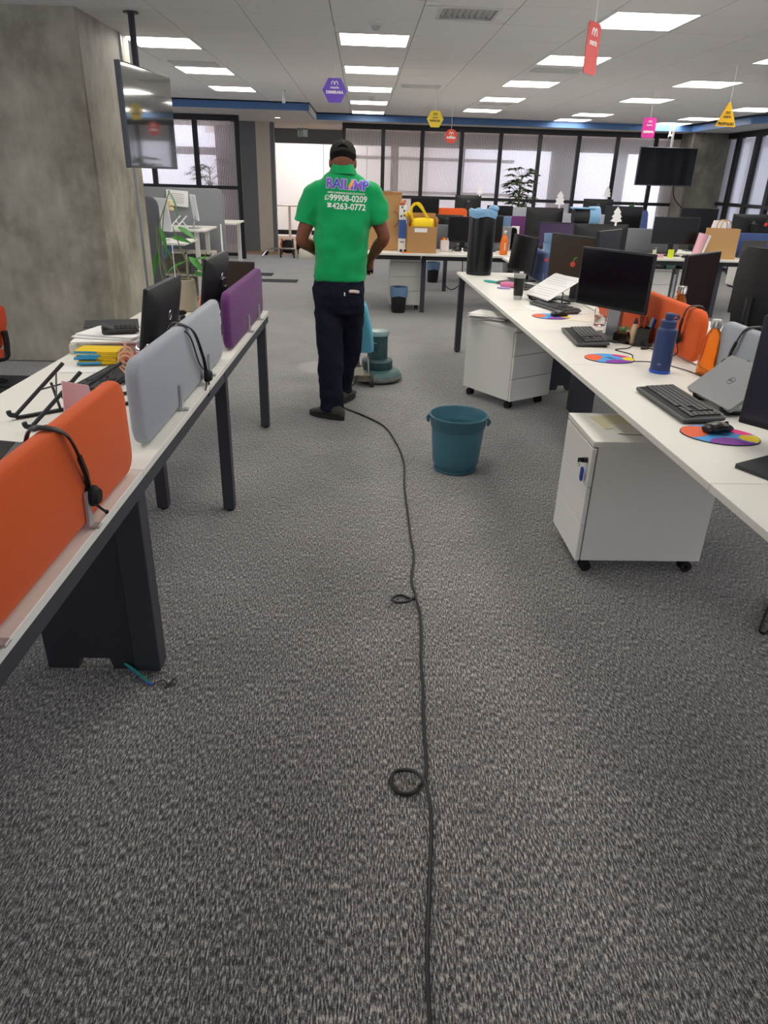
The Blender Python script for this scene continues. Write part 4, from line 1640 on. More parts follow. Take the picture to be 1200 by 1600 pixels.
def leaf_mesh(L, W, bend=0.25, fold=0.12, n=6):
    """leaf along +x from its stalk, drooping."""
    g = G()
    top = []
    for i in range(n + 1):
        u = i / n
        w = W / 2 * math.sin(PI * (u ** 0.75)) if 0 < i < n else 0.0008
        x = L * u
        z = -bend * L * u * u
        top.append((Vector((x, w, z + fold * w)), Vector((x, 0, z)), Vector((x, -w, z + fold * w))))
    for (a, b, c), (d, e, f) in zip(top[:-1], top[1:]):
        A = [g.bm.verts.new(v) for v in (a, b, c, f, e, d)]
        g.bm.faces.new((A[0], A[1], A[4], A[5]))
        g.bm.faces.new((A[1], A[2], A[3], A[4]))
    bmesh.ops.remove_doubles(g.bm, verts=g.bm.verts, dist=1e-5)
    ex = bmesh.ops.solidify(g.bm, geom=list(g.bm.faces), thickness=0.0012)
    me = g.mesh('leaf', 60)
    me.materials.append(M_LEAF)
    return me


t = thing('potted_climber', 'climbing plant with long stems in a round concrete pot by the column', 'plant', (-1.12, 4.66, Z))
g = G()
g.lathe([(0.062, 0.0), (0.070, 0.004), (0.074, 0.10), (0.071, 0.19), (0.066, 0.195), (0.060, 0.19), (0.060, 0.165)], 28)
g.out('pot', mat('cast_concrete_pot', '#a59d8b', 0.8, bump=0.2, bscale=60), t)
g = G()
g.lathe([(0.060, 0.170), (0.0, 0.176)], 20, cap1=False)
g.out('soil', mat('potting_soil', '#4a3524', 0.95, bump=0.5, bscale=80), t)
stems = [[(0.0, 0, 0.17), (-0.05, 0.02, 0.28), (-0.10, 0.0, 0.42), (-0.08, 0.0, 0.58), (-0.03, -0.02, 0.70)],
         [(-0.02, 0.01, 0.17), (-0.10, 0.02, 0.22), (-0.14, 0.0, 0.36), (-0.13, -0.02, 0.50)],
         [(0.01, -0.01, 0.17), (0.04, -0.02, 0.26), (0.0, -0.03, 0.40), (-0.03, -0.02, 0.50)],
         [(0.02, 0.0, 0.17), (0.08, 0.0, 0.24), (0.13, 0.0, 0.30), (0.16, 0.0, 0.36)],
         [(-0.03, 0.0, 0.17), (-0.13, 0.0, 0.20), (-0.12, 0.0, 0.48), (-0.06, 0.0, 0.64)]]
g = G()
for s_ in stems:
    g.tube(crom(s_, 6), 0.0035, 6)
g.out('stem', M_STEM, t)
LB1, LB2 = leaf_mesh(0.13, 0.055, 0.2), leaf_mesh(0.17, 0.03, 0.5)
for me, p, r in ((LB2, (-0.04, -0.02, 0.70), (0.2, 0.9, 0.1)), (LB1, (0.0, -0.03, 0.50), (0.5, 0.45, 0.2)), (LB1, (-0.05, -0.02, 0.44), (0.4, 0.1, 0.1)), (LB1, (0.05, -0.02, 0.33), (0.6, 0.7, 0.0)), (LB1, (0.06, 0.0, 0.23), (0.4, 0.1, 0.1)),
                 (LB2, (0.06, -0.01, 0.30), (0.3, -0.5, 0.3)), (LB2, (-0.13, 0.0, 0.36), (0.2, 0.8, 2.6)), (LB2, (-0.12, 0.0, 0.50), (0.2, 1.0, -0.5)), (LB2, (-0.10, 0.0, 0.22), (0.2, -0.9, 0.4))):
    link('leaf', me, None, t, p, r)


# ================================================================== far clusters of desks
FZ = 0.725


def far_desk(label, x0, x1, y0, y1, legs, z=FZ, group='white desks of the far clusters', tray=True):
    t = thing('office_desk', label, 'desk', (x0, y0, 0), 0, group)
    w, d = x1 - x0, y1 - y0
    g = G()
    g.box((w / 2, d / 2, z - 0.0125), (w, d, 0.025), bev=0.002)
    g.out('tabletop', M_TOP, t)
    if tray:
        g = G()
        g.box((w / 2, d - 0.25, z - 0.07), (w - 0.1, 0.28, 0.06))
        g.box((w / 2, 0.05, z - 0.05), (w - 0.06, 0.04, 0.05))
        g.out('frame_beam', M_PLAST, t)
    for lx, ly in legs:
        g = G()
        g.box((lx - x0, ly - y0, (z - 0.03) / 2), (0.055, 0.055, z - 0.03), bev=0.002)
        g.out('leg', M_LEG, t)
    return t


def far_screen(label, x, y, w, h, m, z0=FZ, rz=0.0, r=0.05, group='felt screens of the far desks'):
    t = thing('desk_screen', label, 'desk screen', (x, y, z0), rz, group)
    g = G()
    g.loft([[(a, yy, b + 0.003) for a, b in rrect(w - i, h - i, r, 5, 0, h / 2)] for yy, i in ((-0.022, 0.02), (-0.012, 0), (0.012, 0), (0.022, 0.02))])
    g.out('upholstered_panel', m, t, smooth=50)
    for sx in (-0.3, 0.3):
        g = G()
        g.box((w * sx, -0.028, 0.04), (0.02, 0.010, 0.08), bev=0.003)
        g.box((w * sx, 0.0, 0.0025), (0.03, 0.07, 0.005))
        g.out('clip', M_SILV, t)
    return t


# first far row
far_desk('white far desk with the cardboard boxes on top', -0.45, 0.74, 8.95, 9.64, [(-0.40, 9.0), (-0.40, 9.6)])
far_desk('white far desk between the cardboard boxes and the tall black bin', 0.745, 1.98, 8.95, 9.64, [(0.77, 9.20), (1.93, 9.6)])
far_desk('white far desk backing on to the boxes row, grey screens before it', -0.45, 2.72, 9.72, 10.4, [(-0.40, 10.35), (2.67, 10.35)])
far_desk('white far desk carrying the pink tube and the front black monitor', 2.75, 4.22, 9.15, 9.80, [(2.80, 9.2), (2.80, 9.75)])
far_desk('white far desk carrying the kraft paper bag', 4.225, 5.75, 9.15, 9.80, [(4.55, 9.3), (5.05, 9.75), (5.7, 9.2)])
far_desk('white far desk beyond the kraft bag, under the monitor with the ring logo', 2.75, 5.75, 9.92, 10.6, [(2.80, 10.55), (5.70, 10.55)])
far_desk('white back-row desk before the glass partition with the palm', 0.5, 2.6, 12.05, 13.0, [(0.55, 12.55), (2.55, 12.55), (0.55, 13.15)])
far_desk('white back-row desk before the glass partition near the television', 2.65, 5.2, 12.3, 13.1, [(2.7, 12.55), (5.15, 12.55)])
FW = FZ + 0.001
far_screen('grey felt screen behind the white tin of markers', 0.95, 9.68, 0.95, 0.29, F_DG)
far_screen('grey felt screen behind the orange bottle with white lettering', 1.75, 9.68, 0.50, 0.29, mat('mid_grey_felt', '#86888e', 0.92, bump=0.25, bscale=900))
far_screen('orange felt screen with a grey device beyond the cardboard box', 1.36, 11.6, 0.46, 0.42, F_OR)
far_screen('purple felt screen in the far middle above the paper tubs', 2.35, 11.0, 0.6, 0.36, F_PU)
far_screen('long grey felt screen of the back row below the palm', 2.75, 12.85, 1.1, 0.42, F_GR)
far_screen('dark grey felt screen behind the monitor with yellow notes', 3.45, 9.86, 1.5, 0.30, F_DG)
far_screen('navy felt screen behind the laptop with an oval logo', 5.15, 9.86, 1.1, 0.28, F_BL)
far_screen('grey felt screen below the far monitor near the television', 3.1, 11.4, 1.1, 0.40, F_GR)
far_desk('white middle-row desk under the purple and grey screens', 0.55, 3.8, 11.05, 11.7, [(1.25, 11.1), (3.75, 11.1)])


def far_mon(label, x, y, w, z0, z1, yaw=0.0, back=False, logo=None, scr=None, tilt=0.0):
    return monitor(label, (x, y, FW), yaw + (PI if back else 0), w, z1 - z0, z0 - FW, tilt, 'monitors of the far clusters', scr or M_SCREENM, logo, base=(0.2, 0.16))


far_mon('black far monitor standing partly behind the tall black bin', 1.27, 9.42, 0.40, 0.83, 1.13)
far_mon('black far monitor peeping out beside the tall black bin and the orange bottle', 1.60, 9.50, 0.34, 0.83, 1.15)
far_mon('dark far monitor back with a ring logo above the marker tin', 1.12, 10.05, 0.42, 0.96, 1.12, 0, True, True)
far_mon('black far monitor rising behind the open cardboard box', 0.92, 11.3, 0.42, 1.06, 1.29)
far_mon('black far monitor back against the partition, right behind the tall bin', 1.75, 12.75, 0.44, 1.06, 1.31, 0.1, True, True)
far_mon('black far monitor left of the grey planter below the palm', 2.22, 12.3, 0.42, 0.96, 1.18)
far_mon('wide dark far monitor back with white cut-outs on its corner', 2.42, 10.1, 0.50, 0.87, 1.24, 0.06, True)
far_mon('black far monitor beside the blue bin liner, in line with the partition posts', 3.52, 10.2, 0.50, 1.0, 1.28)
far_mon('front black far monitor with yellow sticky note, on the desk with drawers', 3.98, 9.50, 0.58, 0.87, 1.19)
far_mon('black far monitor under the wall television, behind the front one', 4.62, 10.35, 0.52, 0.96, 1.28)
far_mon('dark monitor back with a ring logo under the side partition', 5.40, 10.4, 0.58, 0.94, 1.22, 0.03, True, True)
far_mon('dark monitor back with small logo against the last partition panes', 3.95, 12.8, 0.50, 1.07, 1.31, 0.0, True, True)
far_mon('black monitor cut by the picture edge, below the side partition', 5.75, 9.45, 0.40, 0.80, 1.20)
monitor('purple glossy monitor behind the two stacked blue tubs', (2.22, 8.6, 0.735), -0.1, 0.40, 0.28, 0.12, 0, 'monitors of the far clusters', mat('purple_screen', '#4b3b58', 0.2))
far_desk('white desk behind the double-sided bench with the blue paper tubs', 1.65, 3.0, 8.1, 8.75, [(2.95, 8.15)], z=0.735)

# pedestals under the far desks
pedestal('white pedestal under the boxes desk behind the waste bin', (0.56, 9.55, 0), 0.0, 0.40, 0.50, 0.62, False)
pedestal('white far drawer pedestal under the front far monitor', (3.80, 9.62, 0), 0.0, 0.36, 0.5, 0.58, False)
pedestal('white far drawer pedestal with a lock, beside the grey support post', (4.30, 9.62, 0), 0.0, 0.46, 0.5, 0.58, True)

# floor bins with blue liners
def bin_floor(label, x, y, r=0.105, h=0.30):
    t = thing('waste_bin', label, 'waste bin', (x, y, 0), 0, 'black bins with blue liners')
    g = G()
    g.lathe([(r * 0.78, 0.0), (r * 0.8, 0.005), (r, h), (r * 0.96, h), (r * 0.76, 0.01)], 22, cap1=True)
    g.out('bin_body', M_PLAST, t)
    g = G()
    n = 26
    rr = []
    for z, f in ((h - 0.10, 1.02), (h - 0.06, 1.05), (h - 0.02, 1.06), (h + 0.012, 1.05), (h + 0.015, 0.98), (h - 0.05, 0.92)):
        rr.append([((r * f + 0.003 * math.sin(7 * a + z * 60)) * math.cos(a), (r * f + 0.003 * math.sin(5 * a + z * 40)) * math.sin(a), z + (0.010 * math.sin(3 * a) if z < h - 0.05 else 0)) for a in [2 * PI * k / n for k in range(n)]])
    g.loft(rr, cap0=False, cap1=False)
    g.out('bin_liner', mat('blue_liner', '#6d8fb6', 0.35, trans=0.15), t)
    return t


bin_floor('small black waste bin with a blue liner beside the pedestal under the boxes', 0.47, 9.16)
bin_floor('small black waste bin with a blue liner farther back, by the hanging cable', 1.17, 12.1)
cable('black cable hanging in a loop under the far desk by the back waste bin', [(1.30, 9.6, 0.66), (1.31, 9.6, 0.45), (1.28, 9.58, 0.30), (1.18, 9.57, 0.235), (1.09, 9.58, 0.30), (1.08, 9.6, 0.45)], 0.006, name='hanging_cable')

# tall black bin standing on the desk
t = thing('tall_bin', 'tall black cylindrical bin with a pale blue bag, standing on the desk end', 'waste bin', (1.105, 6.96, Z))
g = G()
g.lathe([(0.113, 0.0), (0.117, 0.004), (0.124, 0.54), (0.120, 0.54), (0.112, 0.02)], 36)
g.out('bin_body', mat('black_gloss_plastic', '#17171a', 0.28), t)
g = G()
n = 40
rr = []
for z, f in ((0.500, 1.03), (0.515, 1.05), (0.535, 1.06), (0.552, 1.06), (0.565, 1.0), (0.560, 0.85), (0.545, 0.6)):
    rr.append([((0.122 * f + 0.004 * math.sin(9 * a + z * 90)) * math.cos(a), (0.122 * f + 0.004 * math.sin(6 * a + z * 70)) * math.sin(a), z + 0.010 * math.sin(4 * a + 1)) for a in [2 * PI * k / n for k in range(n)]])
g.loft(rr, cap0=False, cap1=True)
g.ball((0.085, -0.05, 0.575), (0.050, 0.04, 0.030), 14, 8)
g.out('bin_bag', mat('pale_blue_bag', '#86b5dd', 0.35, trans=0.1, bump=0.4, bscale=40), t)

# pale blue tubs put up on the desks
M_TUB = mat('clear_blue_tub', '#86abd0', 0.3, trans=0.25)


def tub(label, x, y, z, r=0.115, h=0.10):
    t = thing('blue_tub', label, 'tub', (x, y, z), 0, 'pale blue plastic tubs on the desks')
    g = G()
    g.lathe([(r * 0.92, 0.0), (r * 0.94, 0.004), (r, h * 0.9), (r * 1.04, h * 0.92), (r * 1.04, h), (r * 0.97, h), (r * 0.90, 0.012)], 26)
    g.out('wall', M_TUB, t)
    return t


tub('pale blue tub under another one before the purple monitor', 2.12, 8.25, 0.843, 0.115, 0.095)
tub('pale blue tub stacked on the lower one before the purple monitor', 2.12, 8.25, 0.9395, 0.115, 0.095)
g = G()
g.box((0, 0, 0.05), (0.24, 0.2, 0.10), bev=0.004)
one('paper_box', g, mat('pale_card'), 'pale box under the two stacked blue tubs', 'box', (2.12, 8.28, 0.7355))
tub('single pale blue tub on the grey screen desk beside the tall bin', 1.84, 9.95, 0.98, 0.115, 0.14)
g = G()
g.box((0, 0, 0.125), (0.22, 0.22, 0.25), bev=0.004)
one('storage_box', g, M_PLAST2, 'dark box under the single blue tub behind the grey screen', 'box', (1.84, 9.96, FW))
t = thing('tipped_bin', 'black bin lying on its side with a pale blue liner, on a far desk', 'waste bin', (2.95, 11.25, FW + 0.42))
g = G()
g.lathe([(0.10, -0.17), (0.12, 0.14), (0.115, 0.14), (0.098, -0.16)], 22, M=Matrix.Rotation(PI / 2, 4, 'Y'))
g.out('bin_body', M_PLAST, t)
g = G()
g.lathe([(0.121, 0.02), (0.126, 0.08), (0.128, 0.16), (0.10, 0.17), (0.09, 0.10)], 22, M=Matrix.Rotation(PI / 2, 4, 'Y'), cap0=False)
g.box((-0.06, -0.02, 0.10), (0.3, 0.16, 0.02), bev=0.008)
g.out('bin_liner', mat('pale_blue_bag'), t)
t.location = (2.95, 10.0, FW + 0.30 + 0.122)
g = G()
g.box((0, 0, 0.15), (0.36, 0.24, 0.30), bev=0.004)
one('storage_box', g, M_PLAST, 'black box carrying the tipped bin with the blue liner', 'box', (2.95, 10.05, FW))

# boxes and parcels
M_CARD = mat('corrugated_card', '#b98d5c', 0.8, var=0.08, vscale=6, bump=0.1, bscale=90)
g = G()
g.box((0, 0, 0.332), (0.46, 0.14, 0.660), bev=0.003)
bx = thing('cardboard_box', 'tall flat cardboard box standing on edge, half behind the cleaner', 'box', (0.245, 9.33, FW))
g.out('carton', M_CARD, bx)
g = G()
g.box((0, -0.0705, 0.645), (0.46, 0.002, 0.03))
g.box((0.05, -0.072, 0.655), (0.12, 0.002, 0.025))
g.out('tape', mat('brown_tape', '#a97b4c', 0.35), bx)
g = G()
g.tube([(0.135 + 0.06 * math.cos(a), -0.072, 0.36 + 0.085 * math.sin(a)) for a in [math.radians(-80 + 170 * k / 14) for k in range(15)]], 0.004, 6)
g.out('printed_curve', mat('dark_brown_print', '#5b4a3a', 0.7), bx)
bx = thing('cardboard_box', 'open cardboard box holding a yellow bag on the far desk', 'box', (0.72, 9.15, FW))
g = G()
w, d, h = 0.345, 0.26, 0.30
for c, s_ in (((0, -d / 2, h / 2), (w, 0.006, h)), ((-w / 2, 0, h / 2 + 0.05), (0.006, d, h + 0.1)), ((w / 2, 0, h / 2 + 0.05), (0.006, d, h + 0.1)), ((0, d / 2, h / 2 + 0.07), (w, 0.006, h + 0.14)), ((0, 0, 0.003), (w, d, 0.006))):
    g.box(c, s_)
g.out('carton', M_CARD, bx, smooth=0)
g = G()
g.box((-w / 2 + 0.005, 0, h + 0.125), (0.06, d * 0.8, 0.005), rot=(0, 1.2, 0))
g.out('flap', M_CARD, bx, smooth=0)
g = G()
g.box((w / 2 + 0.012, 0.0, h + 0.03), (0.004, d * 0.7, 0.10), rot=(0, 0.15, 0))
g.out('flap', M_CARD, bx, smooth=0)
g = G()
g.box((-0.02, -d / 2 - 0.0040, h * 0.86), (0.15, 0.002, 0.045))
g.out('label_sticker', M_PAPER, bx, smooth=0)
yb = thing('tote_bag', 'bright yellow bag with raised handles inside the open cardboard box', 'bag', (0.73, 9.15, FW + 0.008))
M_YEL = mat('yellow_nonwoven', '#f2cf12', 0.6, bump=0.2, bscale=120)
g = G()
g.loft([[(x, y, z) for x, y in rrect(ww, dd, 0.05, 5)] for z, ww, dd in ((0.0, 0.26, 0.17), (0.15, 0.29, 0.2), (0.30, 0.29, 0.2), (0.37, 0.26, 0.16), (0.385, 0.14, 0.05))])
g.out('bag_body', M_YEL, yb, smooth=60)
for dy, q in ((-0.07, 0), (0.06, 0.03)):
    g = G()
    g.tube(crom([(0.07, dy, 0.34), (0.03, dy, 0.42), (-0.06 + q, dy, 0.52), (-0.115 + q, dy, 0.535), (-0.15, dy, 0.47), (-0.13, dy, 0.36)], 6), 0.014, 8, flat=(0.2, 1.0, (0, 1, 0)))
    g.out('handle', M_YEL, yb)
g = G()
g.box((-0.185, 0, 0.415), (0.07, 0.10, 0.05), rot=(0, -0.6, 0), bev=0.02, seg=2)
g.out('bag_corner', M_YEL, yb)
t = thing('tall_package', 'tall narrow blue and white printed package between the two cardboard boxes', 'package', (0.487, 9.205, FW))
g = G()
g.box((0, 0, 0.075), (0.085, 0.085, 0.15), bev=0.002)
g.out('white_section', M_PAPER, t)
g = G()
g.box((0, 0, 0.44), (0.085, 0.085, 0.16), bev=0.002)
g.out('white_section', M_PAPER, t)
g = G()
g.box((0, 0, 0.255), (0.086, 0.086, 0.21), bev=0.002)
g.out('blue_section', mat('package_blue', '#3f66b0', 0.4), t)
g = G()
g.ball((-0.01, -0.02, 0.54), (0.035, 0.03, 0.03), 12, 8)
g.ball((0.02, 0.0, 0.565), (0.018, 0.018, 0.02), 10, 6)
g.out('top_toy', mat('toy_mixed_red', '#b8674f', 0.5), t)
g = G()
for k, (x, z) in enumerate(((-0.02, 0.40), (0.015, 0.46), (-0.01, 0.50), (0.02, 0.41))):
    g.box((x, -0.0435, z), (0.022, 0.002, 0.025))
g.box((0.0, -0.0435, 0.11), (0.05, 0.002, 0.012))
g.out('print', mat('package_print', '#5b6c8c', 0.5), t)
g = G()
for x in (-0.025, 0.025):
    g.ball((x, -0.0, 0.018), (0.02, 0.02, 0.018), 10, 6)
one('desk_speaker', g, M_PLAST, 'pair of small black round speakers at the foot of the tall printed package', 'speaker', (0.50, 9.09, FW))
g = G()
g.box((0, 0, 0.005), (0.09, 0.06, 0.010), bev=0.002)
one('orange_pad', g, mat('orange_plastic'), 'flat orange pad before the tall printed package', 'pad', (0.53, 9.02, FW))
t = thing('marker_tin', 'white tin full of coloured markers before the grey screen', 'marker tin', (1.03, 9.34, FW))
g = G()
g.box((0, 0, 0.065), (0.10, 0.08, 0.13), bev=0.006)
g.out('tin', mat('white_tin', '#e3dcdc', 0.4), t)
for k, c in enumerate(('#d23b30', '#f0a32a', '#e8d23c', '#d23b30', '#b9bec4')):
    g = G()
    g.cyl((-0.036 + 0.018 * k, 0.0, 0.11), (-0.036 + 0.018 * k, 0.005, 0.155 + 0.008 * (k % 2)), 0.009, n=10)
    g.out('marker', mat('marker' + c, c, 0.4), t)
g = G()
g.lathe([(0.018, 0), (0.020, 0.015), (0.006, 0.03), (0.011, 0.045), (0.004, 0.058)], 14)
one('white_figurine', g, M_PAPER, 'tiny white figurine standing before the far black monitor', 'figurine', (1.24, 9.22, FW))
cable('dark cable draped on the far desk behind the white figurine', [(1.12, 9.3, FW + 0.01), (1.18, 9.4, FW + 0.05), (1.26, 9.46, FW + 0.06), (1.36, 9.42, FW + 0.03), (1.42, 9.4, FW + 0.05)], 0.006)
orange_bottle('orange bottle with white lettering on the far desk by the tall bin', (1.735, 9.12, FW), 1.12, False, True)
t = thing('sauce_jar', 'small red and white jar with dark lid beside the lettered orange bottle', 'jar', (1.87, 9.10, FW))
g = G()
g.lathe([(0.028, 0.0), (0.032, 0.004), (0.032, 0.10), (0.024, 0.115)], 18)
g.out('jar_wall', mat('jar_white', '#dcd6d2', 0.3), t)
g = G()
g.lathe([(0.0325, 0.045), (0.0325, 0.08)], 18, cap0=False, cap1=False)
g.out('jar_band', mat('jar_red', '#c8452f', 0.4), t)
g = G()
g.lathe([(0.026, 0.115), (0.027, 0.135), (0.02, 0.14)], 16)
g.out('jar_lid', M_PLAST, t)
g = G()
g.prism([(-0.05, 0), (0.05, 0), (0.05, 0.30), (-0.05, 0.30)], 0.004)
one('paper_sheet', g, M_PAPER, 'white upright sheet at the edge of the grey screen by the jar', 'paper', (1.965, 9.66, FW), smooth=0)

# things on the kraft bag desk
t = thing('kraft_bag', 'brown kraft paper bag with twisted handles on the far desk', 'bag', (4.52, 9.36, FW), -0.12)
M_KRAFT = mat('kraft_paper', '#c59a66', 0.75, var=0.05, vscale=5)
g = G()
g.loft([[(x, y, z) for x, y in ((-0.185, -0.075), (0.185, -0.075), (0.185, 0.075), (-0.185, 0.075))] for z in (0.0, 0.355)], cap1=False)
g.loft([[(x, y, z) for x, y in ((-0.182, -0.072), (0.182, -0.072), (0.182, 0.072), (-0.182, 0.072))] for z in (0.004, 0.355)], cap1=False)
g.out('bag_body', M_KRAFT, t, smooth=0)
for y in (-0.074, 0.074):
    g = G()
    g.tube(crom([(-0.06, y, 0.33), (-0.058, y, 0.40), (-0.03, y, 0.445), (0.03, y, 0.445), (0.058, y, 0.40), (0.06, y, 0.33)], 5), 0.006, 6)
    g.out('handle', M_KRAFT, t)
t = thing('pink_tube', 'pale pink wrapped tube leaning beside the front far monitor', 'tube', (4.215, 9.32, FW))
g = G()
g.cyl((-0.01, 0, 0.004), (0.05, 0, 0.29), 0.050, 0.055, 16)
g.out('wrap', mat('pale_pink_wrap', '#eeb6c4', 0.6), t)
g = G()
g.prism([(0.05, 0.06), (0.075, 0.06), (0.13, 0.27), (0.10, 0.28)], 0.012, Matrix.Translation((0, -0.04, 0)))
g.out('wrap_end', M_PAPER, t)
g = G()
g.prism([(-0.11, 0), (0.11, 0), (0.13, 0.19), (-0.07, 0.19)], 0.012)
one('document_tray', g, M_PAPER, 'white sheets standing upright behind the kraft bag', 'papers', (4.63, 9.75, FW + 0.24), smooth=0)
g = G()
g.box((0, 0, 0.12), (0.30, 0.05, 0.24), bev=0.005)
one('letter_rack', g, mat('orange_rack', '#d9552b', 0.5), 'orange rack holding the white sheets behind the kraft bag', 'rack', (4.62, 9.72, FW))
laptop('dark grey laptop with an oval white logo before the navy screen', (5.03, 9.62, FW), PI, 0.32, 0.21, 1.75, mat('dark_grey_laptop', '#4a4b4d', 0.4), None, None, 'laptops', 'oval')
for lab, c, x, w_, h_ in (('bright yellow sticky note on the front far monitor desk', '#d6e23a', 3.87, 0.075, 0.10), ('pale sticky card left of the yellow note', '#dcdcb4', 3.66, 0.045, 0.09), ('pinkish small packet between the note and the card', '#d8a5ac', 3.74, 0.08, 0.04)):
    g = G()
    g.prism([(-w_ / 2, 0), (w_ / 2, 0), (w_ / 2, h_), (-w_ / 2, h_)], 0.01)
    one('note_card', g, mat('note' + c, c, 0.6), lab, 'note', (x, 9.26, FW), smooth=0)
mouse('black mouse on the far desk beside the yellow sticky note', (4.08, 9.30, FW), 0.4)
for lab, x, c in (('small clear bottle with a pale blue cap beside the far laptop', 5.24, '#b6c9e0'), ('small magenta bottle at the picture edge beside the clear one', 5.34, '#c03c86')):
    g = G()
    g.lathe([(0.024, 0.0), (0.026, 0.004), (0.026, 0.075), (0.012, 0.095), (0.012, 0.115), (0.004, 0.118)], 14)
    one('small_bottle', g, mat('vial' + c, c, 0.3), lab, 'bottle', (x, 9.30, FW))
g = G()
g.box((0, 0, 0.02), (0.11, 0.09, 0.04), bev=0.003)
one('tissue_box', g, mat('tissue_teal', '#8fc0ae', 0.5), 'small teal and yellow box on the drawer unit under the front far monitor', 'box', (3.98, 9.5, 0.581))
g = G()
g.box((0, 0, 0.012), (0.34, 0.22, 0.024), bev=0.002)
one('blue_folder', g, mat('dark_blue_folder', '#2c3a70', 0.5), 'dark blue folder on the locked far drawer unit', 'folder', (4.30, 9.55, 0.581))
g = G()
g.box((0, 0, 0.26), (0.035, 0.035, 0.52), bev=0.003)
g.box((0, 0, 0.004), (0.10, 0.10, 0.008))
one('support_post', g, M_SILV, 'grey support post between the two far drawer units', 'post', (4.035, 9.40, 0))
# low white cabinet under the side partition
cb = thing('low_cabinet', 'low white cabinet standing on the floor before the side partition', 'cabinet', (6.55, 11.4, 0), -PI / 2)
g = G()
g.box((0, 0, 0.36), (2.4, 0.45, 0.66), bev=0.003)
g.out('carcass', M_WHITE, cb)
g = G()
g.box((0, 0, 0.015), (2.36, 0.40, 0.03))
g.out('plinth', M_PLAST, cb)
for k in range(4):
    g = G()
    g.box((-0.9 + 0.6 * k, -0.232, 0.36), (0.592, 0.014, 0.64), bev=0.002)
    dd = g.out('door', M_WHITE, cb)
    g = G()
    g.box((-0.9 + 0.6 * k + 0.24, -0.243, 0.5), (0.012, 0.01, 0.12))
    g.out('handle', M_ALU, dd)


# ---- chairs
def task_chair(label, loc, rz, m, mesh_back=False, s=1.0, group='office swivel chairs'):
    """sitter faces local -y (backrest at +y)."""
    t = thing('office_chair', label, 'chair', loc, rz, group)
    g = G()
    g.loft([[(x, y, z) for x, y in rrect(w, d, 0.10, 5, 0, 0)] for z, w, d in ((0.42, 0.42, 0.42), (0.44, 0.48, 0.48), (0.475, 0.48, 0.48), (0.49, 0.42, 0.42))])
    g.out('seat', m, t, smooth=50)
    g = G()
    rings = []
    for z, w in ((0.58, 0.36), (0.62, 0.42), (0.85, 0.46), (1.02, 0.42), (1.06, 0.34)):
        y = 0.24 + 0.05 * math.sin((z - 0.58) * 3.2)
        rings.append([(w / 2 * math.cos(a) if abs(math.cos(a)) < 0.9 else w / 2 * math.copysign(1, math.cos(a)) * 0.97, y + 0.025 * math.sin(a) + 0.05 * abs(math.cos(a)) * -1, z) for a in [2 * PI * k / 20 for k in range(20)]])
    g.loft(rings)
    g.out('backrest', m, t, smooth=60)
    g = G()
    g.tube(crom([(0, 0.05, 0.42), (0, 0.27, 0.44), (0, 0.31, 0.60), (0, 0.315, 0.80)], 5), 0.022, 8)
    g.out('back_support', M_PLAST, t)
    g = G()
    g.cyl((0, 0, 0.10), (0, 0, 0.42), 0.028, n=12)
    g.out('gas_lift', M_PLAST, t)
    for sx in (-1, 1):
        g = G()
        g.tube(crom([(sx * 0.22, 0.05, 0.44), (sx * 0.28, 0.05, 0.48), (sx * 0.28, 0.03, 0.66)], 5), 0.016, 8)
        g.box((sx * 0.28, 0.0, 0.675), (0.06, 0.24, 0.025), bev=0.01)
        g.out('armrest', M_PLAST, t)
    for k in range(5):
        a = 2 * PI * k / 5 + 0.3
        g = G()
        g.cyl((0, 0, 0.12), (0.29 * math.cos(a), 0.29 * math.sin(a), 0.075), 0.024, 0.016, 8)
        lg = g.out('leg', M_PLAST, t)
        g = G()
        g.cyl((0.29 * math.cos(a) - 0.02 * math.sin(a), 0.29 * math.sin(a) + 0.02 * math.cos(a), 0.03), (0.29 * math.cos(a) + 0.02 * math.sin(a), 0.29 * math.sin(a) - 0.02 * math.cos(a), 0.03), 0.03, n=12)
        g.out('castor', M_RUB, lg)
    return t


M_MESH = mat('black_mesh_fabric', '#202124', 0.8, bump=0.5, bscale=600)
task_chair('black mesh office chair with its back turned, cut by the picture edge', (2.80, 4.75, 0), PI * 0.62, M_MESH).scale = (1.0, 1.0, 1.14)
task_chair('navy office chair with a rounded back near the wall television', (4.35, 11.5, 0), 0.2, mat('navy_fabric', '#4f5f96', 0.9)).scale = (0.62, 0.9, 1.12)
task_chair('grey office chair in front of the navy chair in the far room', (3.98, 10.75, 0), 0.3, mat('grey_fabric', '#8b8d92', 0.9)).scale = (0.62, 0.8, 1.03)
task_chair('red office chair cut by the picture edge beside the concrete column', (-2.90, 5.25, 0), -PI / 2, mat('red_orange_fabric', '#cf4a1f', 0.85)).scale = (1, 1, 0.58)
g = G()
g.box((0, 0, 0.02), (0.20, 0.30, 0.04), bev=0.003)
g.box((0.01, 0.02, 0.055), (0.20, 0.28, 0.03), bev=0.003)
one('printed_pack', g, mat('sky_blue_print', '#7fb3e2', 0.3), 'blue and white plastic-wrapped pack beyond the grey screen at the picture edge', 'pack', (1.92, 2.98, Z + 0.235), (0.0, -0.25, 0.1))
g = G()
g.box((0, 0, 0.10), (0.22, 0.30, 0.20), bev=0.004)
one('paper_carton', g, mat('pale_card'), 'pale carton carrying the blue wrapped pack beyond the grey screen', 'box', (1.93, 2.98, Z))

